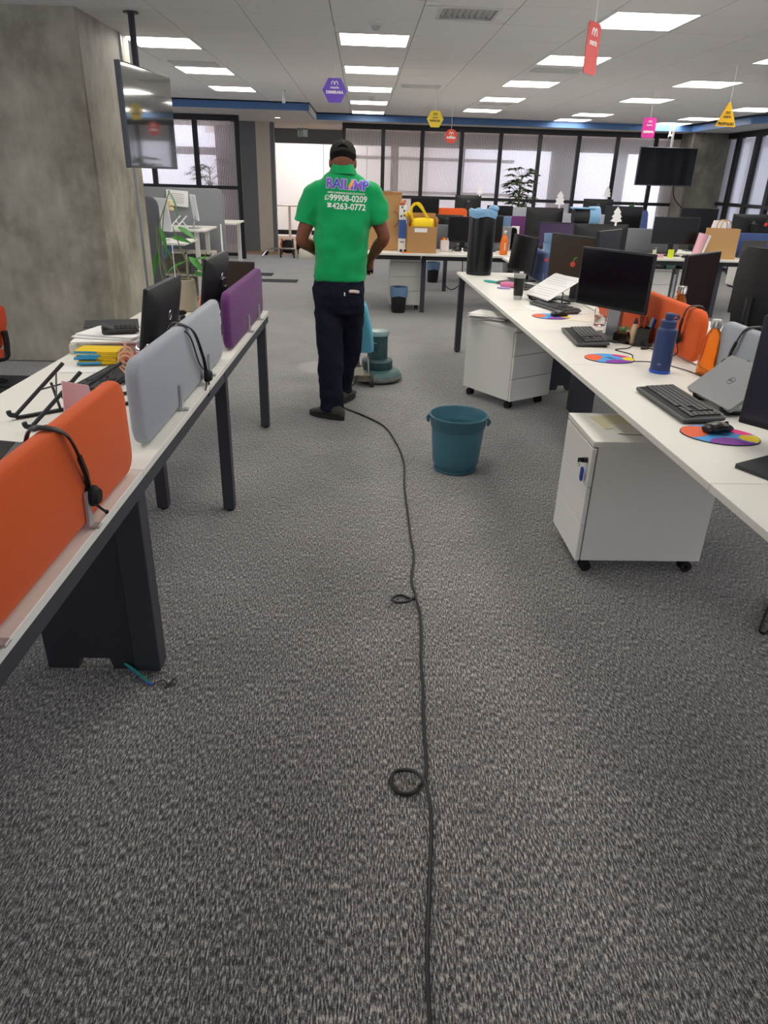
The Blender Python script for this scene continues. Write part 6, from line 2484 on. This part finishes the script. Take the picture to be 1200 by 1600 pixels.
M_WPR = mat('white_print', '#e6efe9', 0.6)
M_LOGO = mat('violet_blue_print', '#4c4fc0', 0.5)
M_LOGO2 = mat('purple_print', '#7a4cc0', 0.5)
ROLL = 0.035
lx = -0.095 - PR.x
zs = 1.497
adv = 0.0
for k, (ch, w, m) in enumerate((('R', 0.045, M_LOGO2), ('A', 0.044, M_LOGO), ('I', 0.021, M_LOGO2), ('L', 0.040, M_LOGO2), ('I', 0.024, M_LOGO), ('M', 0.050, M_LOGO2), ('P', 0.044, M_LOGO))):
    cx = lx - 0.134 + adv + w / 2
    cz = zs - (cx - lx) * 0.05
    wrap(sub(text_mesh(ch, 0.078, 0.0004, 0.0050, sx=0.98)), 'logo_outline', mat('pale_violet_print', '#c3b8ea', 0.6), cx, cz, 0.0022, ROLL)
    wrap(sub(text_mesh(ch, 0.078, 0.0004, 0.0018, sx=0.98)), 'logo_letter', m, cx, cz, 0.0036, ROLL)
    adv += w
g = G()
g.prism([(0.010, 0.030), (0.024, 0.030), (0.012, 0.006), (0.020, 0.006), (-0.012, -0.034), (-0.004, -0.006), (-0.012, -0.006)], 0.001)
wrap(sub(g.mesh('logo_bolt', 0)), 'logo_bolt', mat('orange_print', '#f0a040', 0.5), lx - 0.134 + 0.150, zs - 0.002, 0.0050, ROLL)
wrap(sub(text_mesh('LIMPEZA E IMPERMEABILIZAÇÃO DE ESTOFADOS', 0.0135, 0.0003, 0.0003, sx=0.80)), 'lettering', M_WPR, lx - 0.008, 1.449, 0.0022, ROLL)
wrap(sub(text_mesh('99908-0209', 0.050, 0.0003, 0.0012, sx=0.98)), 'lettering', M_WPR, lx + 0.006, 1.418, 0.0022, ROLL)
wrap(sub(text_mesh('4263-0772', 0.050, 0.0003, 0.0012, sx=0.98)), 'lettering', M_WPR, lx + 0.010, 1.371, 0.0022, ROLL)
g = G()
pp = [Vector((0.013 * math.cos(a), 0, 0.013 * math.sin(a))) for a in [2 * PI * k / 20 for k in range(20)]]
g.tube(pp, 0.0018, 5, closed=True)
g.prism([(-0.012, -0.006), (-0.016, -0.016), (-0.005, -0.012)], 0.001)
g.tube([(-0.005, 0, 0.006), (-0.004, 0, -0.002), (0.004, 0, -0.006)], 0.0025, 5)
wrap(sub(g.mesh('phone_mark', 0), 0), 'phone_mark', M_WPR, lx - 0.128, 1.4235, 0.0022)
g = G()
g.prism([(-0.014, -0.013), (0.014, -0.013), (0.009, 0.004), (-0.009, 0.004)], 0.001)
g.prism([(-0.016, 0.006), (-0.010, 0.004), (0.010, 0.004), (0.016, 0.006), (0.012, 0.013), (-0.012, 0.013)], 0.001)
wrap(sub(g.mesh('phone_mark', 0), 1), 'phone_mark', M_WPR, lx - 0.113, 1.380, 0.0022)
# trouser details: back pocket, brand tab, belt loops hidden by the shirt
bv2 = BVHTree.FromObject(tr, bpy.context.evaluated_depsgraph_get())


def on_back(x, z, off):
    h = bv2.ray_cast(Vector((x, -0.7, z)), Vector((0, 1, 0)))
    return Vector((x, (h[0].y if h[0] else -0.12) - off, z))


p = on_back(0.03, 0.845, 0.001)
g = G()
g.box(p, (0.008, 0.003, 0.022))
g.out('pocket_tab', M_WPR, tr)
g = G()
g.tube([on_back(0.02 + 0.016 * k, 0.870 - 0.004 * k + 0.0, 0.0012) for k in range(8)], 0.0022, 6)
g.out('pocket_edge', M_NAVY, tr)
p0, p1 = on_back(0.058, 0.862, 0.014) + PR, on_back(0.125, 0.855, 0.012) + PR
t = thing('brush_handle', 'pale tool handle sticking out of the cleaner\'s back pocket', 'tool', (p0 + p1) / 2)
g = G()
c = (p0 + p1) / 2
g.tube(crom([p0 - c, Vector((0, -0.002, 0.003)), p1 - c], 5), [0.006] + [0.011] * 9 + [0.007], 10)
g.out('handle', mat('pale_pink_plastic', '#d9c8c2', 0.4), t)


# -- shoes
def shoe(c, yaw, name='shoe'):
    T = Matrix.Translation(c) @ Matrix.Rotation(yaw, 4, 'Z')
    g = G()
    rings = []
    for y, w, z0, z1 in ((-0.125, 0.022, 0.022, 0.055), (-0.115, 0.034, 0.02, 0.085), (-0.08, 0.040, 0.02, 0.095), (-0.03, 0.040, 0.02, 0.090), (0.02, 0.043, 0.02, 0.074), (0.07, 0.047, 0.02, 0.060), (0.115, 0.042, 0.02, 0.050), (0.145, 0.026, 0.022, 0.040), (0.152, 0.012, 0.025, 0.032)):
        rings.append([T @ Vector((w * math.copysign(abs(math.cos(a)) ** 0.8, math.cos(a)), y, (z0 + z1) / 2 + (z1 - z0) / 2 * math.sin(a))) - PR for a in [2 * PI * q / 18 for q in range(18)]])
    g.loft(rings)
    s_ = g.out(name, M_SHOE, man, smooth=60)
    g = G()
    out = [(0.044 * math.sin(a) * (1.08 if math.cos(a) > 0 else 0.92), 0.012 + 0.145 * math.cos(a)) for a in [2 * PI * q / 24 for q in range(24)]]
    g.slab(out, 0.0, 0.028, M=Matrix.Translation(-PR) @ T)
    g.out('sole', M_SOLE, s_)
    g = G()
    for k in range(4):
        y = 0.0 + k * 0.022
        zz = 0.090 - k * 0.009
        g.tube([T @ Vector((-0.022, y, zz - 0.006)) - PR, T @ Vector((0, y + 0.006, zz)) - PR, T @ Vector((0.022, y, zz - 0.006)) - PR], 0.003, 5)
    g.out('laces', M_SOLE, s_)


shoe((-0.222, 4.800, 0.0), 1.05)
shoe((-0.105, 5.235, 0.0), -0.35)

# ================================================================== single-disc floor machine
MR = Vector((0.140, 5.86, 0.0))
mc = thing('floor_machine', 'green single-disc floor scrubbing machine with light blue tank in front of the cleaner', 'floor machine', MR)
M_TEAL = mat('worn_teal_paint', '#3f5f62', 0.45, var=0.25, vscale=18)
M_TEALD = mat('dark_teal_paint', '#2b484c', 0.45, var=0.25, vscale=18)
M_WORN = mat('worn_steel', '#8c857a', 0.45, metal=0.7, var=0.2, vscale=30)
g = G()
g.lathe([(0.195, 0.012), (0.205, 0.02), (0.205, 0.055), (0.198, 0.062), (0.185, 0.080), (0.15, 0.098), (0.11, 0.104)], 36)
g.out('brush_housing', M_TEAL, mc)
g = G()
g.lathe([(0.2055, 0.024), (0.212, 0.028), (0.212, 0.046), (0.2055, 0.050)], 36, cap0=False, cap1=False)
g.out('bumper', mat('grey_rubber', '#6f6f6a', 0.7), mc)
g = G()
g.lathe([(0.16, 0.0), (0.185, 0.003), (0.185, 0.016), (0.16, 0.018)], 30)
g.out('brush', M_RUB, mc)
g = G()
g.lathe([(0.125, 0.100), (0.128, 0.11), (0.128, 0.165), (0.120, 0.175), (0.092, 0.185)], 30)
g.out('gear_housing', M_TEALD, mc)
g = G()
g.lathe([(0.084, 0.180), (0.084, 0.36), (0.080, 0.372)], 28)
g.out('motor', M_TEALD, mc)
g = G()
g.lathe([(0.090, 0.370), (0.095, 0.376), (0.095, 0.396), (0.086, 0.410), (0.03, 0.418)], 28)
g.out('motor_cap', mat('pale_worn_teal', '#7f9a9c', 0.35, var=0.25, vscale=20), mc)
g = G()
g.box((-0.03, -0.085, 0.30), (0.05, 0.03, 0.05), bev=0.006)
g.out('switch_box', M_TEALD, mc)
# carriage with two wheels towards the operator
g = G()
g.box((-0.14, -0.17, 0.075), (0.16, 0.14, 0.05), bev=0.01)
g.box((-0.16, -0.22, 0.13), (0.07, 0.05, 0.10), bev=0.01)
g.out('carriage', M_WORN, mc)
g = G()
g.box((-0.16, -0.235, 0.125), (0.085, 0.03, 0.075), bev=0.008)
plab(g.out('guard', mat('ivory_plastic', '#c9c4b4', 0.5), mc), 'ivory plastic guard at the pole foot')
for x in (-0.265, -0.045):
    g = G()
    g.cyl((x - 0.016, -0.235, 0.048), (x + 0.016, -0.235, 0.048), 0.048, n=20)
    wh = g.out('wheel', mat('dark_tyre', '#3a3836', 0.7), mc)
    g = G()
    g.cyl((x - 0.019, -0.235, 0.048), (x + 0.019, -0.235, 0.048), 0.026, n=16)
    g.out('hub', mat('cream_hub', '#b3a98f', 0.5), wh)
g = G()
g.cyl((-0.265, -0.235, 0.048), (-0.045, -0.235, 0.048), 0.009, n=10)
g.out('axle', M_WORN, mc)
for x in (-0.21, -0.07):
    g = G()
    g.cyl((x, -0.225, 0.06), (x * 0.55 - 0.04, -0.09, 0.21), 0.007, n=8)
    g.out('brace', M_WORN, mc)
# handle pole leaning back to the operator's hands
base = Vector((-0.155, -0.22, 0.15))
topv = Vector((-0.235, GY - MR.y + 0.0, GZ))
g = G()
g.cyl(base, topv, 0.016, n=12)
g.out('pole', M_WORN, mc)
g = G()
g.cyl((-0.375 - 0.06, GY - MR.y, GZ), (-0.095 + 0.035, GY - MR.y, GZ), 0.0135, n=12)
g.out('handlebar', M_RUB, mc)
g = G()
g.box(topv + Vector((0, 0.03, 0.0)), (0.10, 0.09, 0.06), bev=0.012)
g.out('control_box', M_TEALD, mc)
# water tank: tapered, strapped to the front of the pole
d = (topv - base).normalized()
g = G()
rings = []
for s_, w, dp in ((0.20, 0.085, 0.07), (0.215, 0.092, 0.085), (0.40, 0.088, 0.085), (0.60, 0.066, 0.07), (0.635, 0.055, 0.06)):
    c = base + d * s_ + Vector((0.045, 0.055, 0.0))
    u, v = Vector((1, 0, 0)), Vector((0, d.z, -d.y))
    rings.append([c + u * x + v * y for x, y in rrect(w * 2, dp * 1.6, 0.03, 4)])
g.loft(rings)
g.out('water_tank', mat('light_blue_tank', '#62b9d6', 0.4), mc)
g = G()
c = base + d * 0.645 + Vector((0.045, 0.055, 0))
g.cyl(c - d * 0.012, c + d * 0.012, 0.03, n=16)
g.out('tank_cap', mat('white_cap', '#e5e5e0', 0.4), mc)

# ---- power cord across the carpet to the camera
CORD = [(-0.20, 5.35), (-0.19, 5.15), (-0.104, 4.996), (0.036, 4.821), (0.167, 4.601), (0.233, 4.295), (0.268, 3.936), (0.252, 3.568), (0.251, 3.240), (0.250, 2.957), (0.253, 2.771), (0.229, 2.575), (0.238, 2.440), (0.215, 2.425),
        (0.176, 2.444), (0.139, 2.408), (0.157, 2.367), (0.201, 2.368), (0.232, 2.405), (0.246, 2.309), (0.238, 2.140), (0.228, 2.026), (0.224, 1.886), (0.216, 1.760), (0.211, 1.646), (0.208, 1.541), (0.200, 1.480),
        (0.181, 1.447), (0.152, 1.423), (0.122, 1.428), (0.102, 1.460), (0.110, 1.495), (0.138, 1.504), (0.170, 1.490), (0.194, 1.446), (0.203, 1.379), (0.201, 1.296), (0.190, 1.201), (0.176, 1.083), (0.165, 0.992), (0.160, 0.910), (0.158, 0.835), (0.157, 0.70), (0.17, 0.45)]
pts = [(-0.02 + 0.0, 5.62, 0.10), (-0.06, 5.56, 0.03)] + [(x, y, 0.0075) for x, y in CORD]
lift = {16: 0.004, 17: 0.008, 18: 0.017, 19: 0.021, 20: 0.012, 33: 0.003, 34: 0.006, 35: 0.013, 36: 0.021, 37: 0.017, 38: 0.007}
pts = [(x, y, z + lift.get(i, 0)) for i, (x, y, z) in enumerate(pts)]
g = G()
g.tube(crom(pts, 8), 0.0057, 8)
one('power_cord', g, mat('black_cord', '#1f1f1f', 0.45), 'long black power cord with two small loops running along the carpet', 'cord')

# ---- teal bucket
bk = thing('bucket', 'empty teal plastic bucket standing on the carpet between the desks', 'bucket', (0.567, 3.87, 0))
M_BKT = mat('teal_plastic', '#447282', 0.35, spec=0.4)
g = G()
out = [(0.119, 0.0), (0.124, 0.004), (0.127, 0.045), (0.133, 0.050), (0.136, 0.060), (0.151, 0.250), (0.1515, 0.262), (0.158, 0.268), (0.163, 0.318), (0.168, 0.323), (0.171, 0.330), (0.168, 0.336), (0.162, 0.335),
       (0.157, 0.322), (0.153, 0.274), (0.147, 0.266), (0.145, 0.25), (0.131, 0.06), (0.121, 0.012), (0.0, 0.010)]
g.lathe(out, 44, cap1=False)
g.out('body', M_BKT, bk, smooth=50)
for a in (PI * 0.94, -PI * 0.06):
    g = G()
    c = Vector((0.172 * math.cos(a), 0.172 * math.sin(a), 0.300))
    g.box(c, (0.014, 0.035, 0.045), rot=(0, 0, a), bev=0.004)
    g.tube([c + Vector((0.010 * math.cos(a), 0.010 * math.sin(a), 0)) + Vector((0, 0.011 * math.cos(q), 0.011 * math.sin(q))) for q in [2 * PI * k / 12 for k in range(12)]], 0.003, 6, closed=True)
    g.out('handle_lug', M_BKT, bk)
g = G()
g.tube([( 0.126 * math.cos(a), 0.126 * math.sin(a), 0.012 + 0.0) for a in [2 * PI * k / 30 for k in range(30)]], 0.0025, 6, closed=True)
g.out('foot_rim', M_BKT, bk)


# ================================================================== televisions, hanging signs, ceiling fittings
t = thing('television', 'large television on a ceiling pole in front of the concrete column, reflecting the room', 'television', (-1.565, 5.985, 1.88), math.atan2(0.97, 0.123))
W_, H_ = 0.90, 0.645
g = G()
g.box((0, 0.02, 0), (W_, 0.04, H_), bev=0.004)
g.out('housing', mat('steel_bezel', '#50545c', 0.35, metal=0.5), t)
g = G()
g.box((0, -0.0005, 0.003), (W_ - 0.016, 0.003, H_ - 0.026))
g.out('screen', mat('glossy_tv_screen', '#363c3c', 0.06, spec=1.0, coat=1.0, ior=2.0), t, smooth=0)  # base colour lifted to grey to paint in part of the room's reflection
g = G()
g.box((0, 0.065, -0.02), (0.5, 0.06, 0.36), bev=0.01)
g.out('back_cover', M_PLAST, t)
g = G()
g.cyl((0.33, 0.21, -0.18), (0.33, 0.21, CZ - 1.88 - 0.001), 0.024, n=14)
g.out('ceiling_pole', mat('dark_pole', '#2e2c36', 0.4), t)
g = G()
g.cyl((0.33, 0.21, CZ - 1.88 - 0.012), (0.33, 0.21, CZ - 1.88 - 0.001), 0.055, n=16)
g.out('pole_flange', mat('dark_pole'), t)
g = G()
g.box((0, 0.11, 0.0), (0.16, 0.06, 0.20), bev=0.006)
g.box((0.165, 0.155, 0.0), (0.40, 0.05, 0.06), rot=(0, 0, 0.22), bev=0.006)
g.out('bracket', M_PLAST, t)

t = thing('television', 'black television hung from the ceiling before the far concrete wall', 'television', (5.78, 14.8, 1.865), -0.02)
g = G()
g.box((0, 0.025, 0), (1.10, 0.05, 0.66), bev=0.006)
g.out('housing', mat('steel_bezel'), t)
g = G()
g.box((0, -0.0005, 0.004), (1.07, 0.003, 0.63))
g.out('screen', M_SCREEN, t, smooth=0)
g = G()
g.cyl((0.05, 0.08, 0.1), (0.05, 0.08, CZ - 1.865), 0.022, n=12)
g.out('ceiling_pole', mat('white_pole', '#c9c8c4', 0.4), t)
cable('black cable drooping on the far concrete wall below the television', [(6.22, 15.37, 1.55), (6.26, 15.37, 1.35), (6.42, 15.37, 1.18), (6.62, 15.37, 1.08), (6.7, 15.37, 1.14), (6.82, 15.37, 1.13)], 0.010, name='wall_cable')
# conduits on the column
t = thing('conduit', 'grey steel conduit running up the side of the concrete column', 'conduit', (-2.105, 7.24, 0))
g = G()
g.cyl((0, 0, 0.0), (0, 0, CZ - 0.002), 0.022, n=14)
g.out('pipe', mat('galvanised', '#8f949a', 0.35, metal=0.7), t)
for z in (0.5, 1.35, 2.3):
    g = G()
    g.box((-0.012, 0, z), (0.03, 0.07, 0.025), bev=0.002)
    g.out('clamp', mat('galvanised'), t)
g = G()
g.cyl((0, 0, 0), (0, 0, 0.9), 0.012, n=10)
one('conduit', g, mat('dark_pole'), 'thin dark conduit beside the grey one at the top of the column', 'conduit', (-2.115, 7.10, 1.70))


def sign(label, name_, loc, outline, m, lines, rz=0.0, string=None, th=0.004, logo_z=0.03, ls=0.05, ink=None):
    t = thing('hanging_sign', label, 'sign', loc, rz, 'coloured signs hanging from the ceiling')
    ink = ink or mat('sign_white', '#f4f1f2', 0.5)
    g = G()
    g.prism(outline, th)
    g.out('plate', m, t, smooth=0)
    g = G()
    zt = max(z for x, z in outline)
    for k in (-0.0,):
        g.cyl((k, 0, zt - 0.004), (k, 0, CZ - loc[2] - 0.001), 0.0022, n=5)
    g.out('string', mat('nylon_line', '#d8d8d8', 0.4), t)
    # emblem: two joined arches
    g = G()
    s_ = ls
    for sx in (-1, 1):
        g.tube([(sx * s_ * 0.30 + s_ * 0.27 * math.cos(a), -th / 2 - 0.001, logo_z + s_ * 0.55 * math.sin(a)) for a in [PI * k / 10 for k in range(11)]], s_ * 0.075, 5)
    g.out('emblem', ink, t)
    for s, z, size, bold in lines:
        me = text_mesh(s, size, 0.0005, bold)
        me.transform(Matrix.Translation((0, -th / 2 - 0.001, z)))
        link('lettering', me, ink, t)
    return t


def ngon(n, r, a0=0.0):
    return [(r * math.cos(a0 + 2 * PI * k / n), r * math.sin(a0 + 2 * PI * k / n)) for k in range(n)]


def sgl(h, e=0.25):
    return mat('sign' + h, h, 0.35, trans=0.0)


M_INKD = mat('sign_dark_ink', '#3a3420', 0.6)
sign('purple hexagonal sign hanging over the aisle, above the cleaner', 'purple', (-0.233, 6.5, 2.158), ngon(6, 0.098), sgl('#6f4cc4'), [('matrix', 0.020, 0.026, 0.0006), ('DEMERARA', -0.014, 0.027, 0.0014)], 0.0, logo_z=0.038, ls=0.045)
sign('yellow hexagonal sign hanging far back in the middle of the room', 'yellow', (0.89, 10.0, 2.215), ngon(6, 0.105), sgl('#e0c53c'), [('matrix', 0.016, 0.026, 0.0006), ('ESSENCIAL', -0.02, 0.027, 0.0012)], 0.0, logo_z=0.04, ls=0.045, ink=M_INKD)
sign('round red sign hanging in front of the glass partition', 'red', (1.213, 11.0, 2.08), ngon(28, 0.088), sgl('#e2513f'), [('matrix', 0.004, 0.020, 0.0006), ('ENERGIA', -0.018, 0.030, 0.0025)], 0.0, logo_z=0.022, ls=0.05)
sign('red rounded sign turned aslant, in front of the nearest lamp rows', 'red', (1.262, 4.6, 2.222), [(x, z) for x, z in rrect(0.175, 0.245, 0.025, 5)], sgl('#cf4a48'), [('matrix', 0.028, 0.040, 0.0008)], 0.9, logo_z=0.060, ls=0.06)
sign('magenta rounded sign hanging before the far blue fascia', 'pink', (3.415, 9.5, 2.165), rrect(0.165, 0.215, 0.02, 5), sgl('#e23aa4'), [('matrix', 0.028, 0.028, 0.0006), ('RESPEITO', -0.045, 0.030, 0.0022)], 0.1, logo_z=0.052, ls=0.04)
sign('yellow triangular sign hanging beside the side partition', 'yellow', (3.422, 7.5, 2.150), [(-0.10, -0.085), (0.10, -0.085), (0.105, -0.075), (0.01, 0.115), (0.0, 0.118), (-0.01, 0.115), (-0.105, -0.075)], sgl('#eeb91e'), [('matrix', -0.002, 0.030, 0.0008), ('PROPTACIO', -0.062, 0.030, 0.0014)], 0.15, logo_z=0.018, ls=0.04, ink=M_INKD)

# ---- air grille, hatches, detector, exit sign, camera
cx, cy = tile_at(1, 9)
t = thing('air_grille', 'white square ceiling air grille with slats, nearest above the aisle', 'air vent', (cx, cy, CZ))
M_DIF = mat('off_white_metal', '#d3d3d2', 0.5)
g = G()
for sx, sy, w, d in ((0, -0.255, 0.634, 0.125), (0, 0.255, 0.634, 0.125), (-0.255, 0, 0.125, 0.39), (0.255, 0, 0.125, 0.39)):
    g.box((sx, sy + SK * sx, 0.012), (w, d, 0.022), bev=0.001)
g.out('frame', M_TILE, t)
for k in range(9):
    g = G()
    g.box((0, 0, 0), (0.030, 0.385, 0.003), rot=(0, 0.75, 0))
    g.shift((-0.17 + 0.0425 * k, 0, 0.012))
    g.out('slat', M_DIF, t)
g = G()
for sx, sy, w, d in ((0, -0.195, 0.42, 0.02), (0, 0.195, 0.42, 0.02), (-0.2, 0, 0.02, 0.38), (0.2, 0, 0.02, 0.38)):
    g.box((sx, sy, -0.004), (w, d, 0.012), bev=0.002)
g.out('bezel', M_DIF, t)
g = G()
g.box((0, 0, 0.045), (0.50, 0.50, 0.004))
g.out('duct', mat('duct_grey', '#3c3e40', 0.8), t)
for k, (key_, ty) in enumerate(VENTS.items()):
    if ty == 'hatch':
        cx, cy = tile_at(*key_)
        t = thing('ceiling_vent', ('slim slotted vent set in a ceiling tile beside the column lamps', 'slim slotted vent in a ceiling tile below the red aslant sign', 'slim slotted vent in a ceiling tile left of the middle lamp row', 'slim slotted vent in a ceiling tile far back')[(k - 1) % 4], 'air vent', (cx, cy, CZ))
        g = G()
        for sx, sy, w, d in ((0, -0.14, 0.50, 0.02), (0, 0.14, 0.50, 0.02), (-0.24, 0, 0.02, 0.26), (0.24, 0, 0.02, 0.26)):
            g.box((sx, sy, -0.004), (w, d, 0.008))
        g.out('frame', M_DIF, t)
        g = G()
        for q in range(5):
            g.box((0, -0.10 + 0.05 * q, -0.002), (0.46, 0.02, 0.004))
        g.out('slats', mat('vent_grey', '#d9d9d8', 0.7), t)
for lab, x, y in (('round white smoke detector on the ceiling beside the first aisle lamp', 0.08, 6.35), ('small white smoke detector on the ceiling farther along the aisle', 0.10, 11.9)):
    t = thing('smoke_detector', lab, 'smoke detector', (x, y, CZ), 0, 'smoke detectors')
    g = G()
    g.lathe([(0.055, 0.0), (0.055, -0.018), (0.040, -0.030)], 22)
    g.out('base', M_DIF, t)
    g = G()
    g.lathe([(0.030, -0.028), (0.032, -0.045), (0.020, -0.056)], 18)
    g.out('sensor', mat('grey_sensor', '#b2b2b4', 0.5), t)
t = thing('exit_sign', 'green and white pictogram exit sign hanging at the corridor mouth', 'sign', (-1.275, 16.8, 2.33))
g = G()
g.box((0, 0, 0), (0.215, 0.025, 0.15), bev=0.003)
g.box((0, 0, 0.0805), (0.23, 0.04, 0.02))
g.out('case', mat('sign_case', '#8f9a94', 0.4), t)
g = G()
g.box((0, -0.0135, -0.005), (0.20, 0.002, 0.125))
g.out('face', mat('exit_pale', '#cfe0d6', 0.4), t)
g = G()
g.box((-0.005, -0.0155, -0.005), (0.012, 0.002, 0.12))
g.box((-0.05, -0.0155, 0.045), (0.09, 0.002, 0.012))
g.ball((-0.055, -0.0155, 0.028), (0.011, 0.002, 0.011), 10, 6)
g.box((-0.055, -0.0155, -0.005), (0.018, 0.002, 0.045), rot=(0, 0.3, 0))
g.box((-0.07, -0.0155, -0.04), (0.012, 0.002, 0.045), rot=(0, 0.5, 0))
g.box((-0.04, -0.0155, -0.04), (0.012, 0.002, 0.04), rot=(0, -0.5, 0))
g.out('pictogram', mat('exit_green', '#2c5a4a', 0.5), t)
for sx in (-0.08, 0.08):
    g = G()
    g.cyl((sx, 0, 0.08), (sx, 0, 2.497 - 2.33), 0.004, n=6)
    g.out('hanger', M_DIF, t)
t = thing('security_camera', 'white bullet security camera on the soffit above the far television', 'camera', (5.88, 15.18, CZ))
g = G()
g.cyl((0, 0, 0), (0, 0, -0.18), 0.016, n=10)
g.cyl((0, 0, 0), (0, 0, -0.012), 0.04, n=14)
g.out('mount', M_DIF, t)
g = G()
g.cyl((0.03, 0.05, -0.19), (-0.03, -0.12, -0.23), 0.035, 0.038, 14)
g.out('body', M_DIF, t)
g = G()
g.cyl((-0.03, -0.12, -0.23), (-0.034, -0.13, -0.2325), 0.030, n=14)
g.out('lens', M_PLAST, t)
t = thing('sprinkler_pipe', 'small white dangling sensor stub on the ceiling above the fascia', 'sensor', (-1.12, 11.4, CZ))
g = G()
g.cyl((0, 0, 0), (0, 0, -0.10), 0.010, n=8)
g.cyl((0, 0, 0), (0, 0, -0.012), 0.035, n=14)
g.out('stub', M_DIF, t)
g = G()
g.cyl((0, 0, -0.10), (0, 0, -0.16), 0.018, 0.022, 10)
g.out('sensor_tip', M_DIF, t)
# power adapter hook under the near desk edge and a cable on the floor at the picture edge
cable('black cable looped on the carpet under the near desk at the picture edge', [(1.72, 2.44, 0.006), (1.60, 2.28, 0.006), (1.555, 2.215, 0.006), (1.575, 2.205, 0.006), (1.64, 2.27, 0.006), (1.80, 2.44, 0.006)], 0.005, name='floor_cable')
one('cable_hook', G().tube(crom([(0.0, 0, 0.0), (-0.004, 0, -0.02), (0.012, 0, -0.03), (0.026, 0, -0.018)], 5), 0.004, 6), M_RUB, 'small black cable hook under the near white desk edge', 'hook', (1.13, 1.66, 0.712))
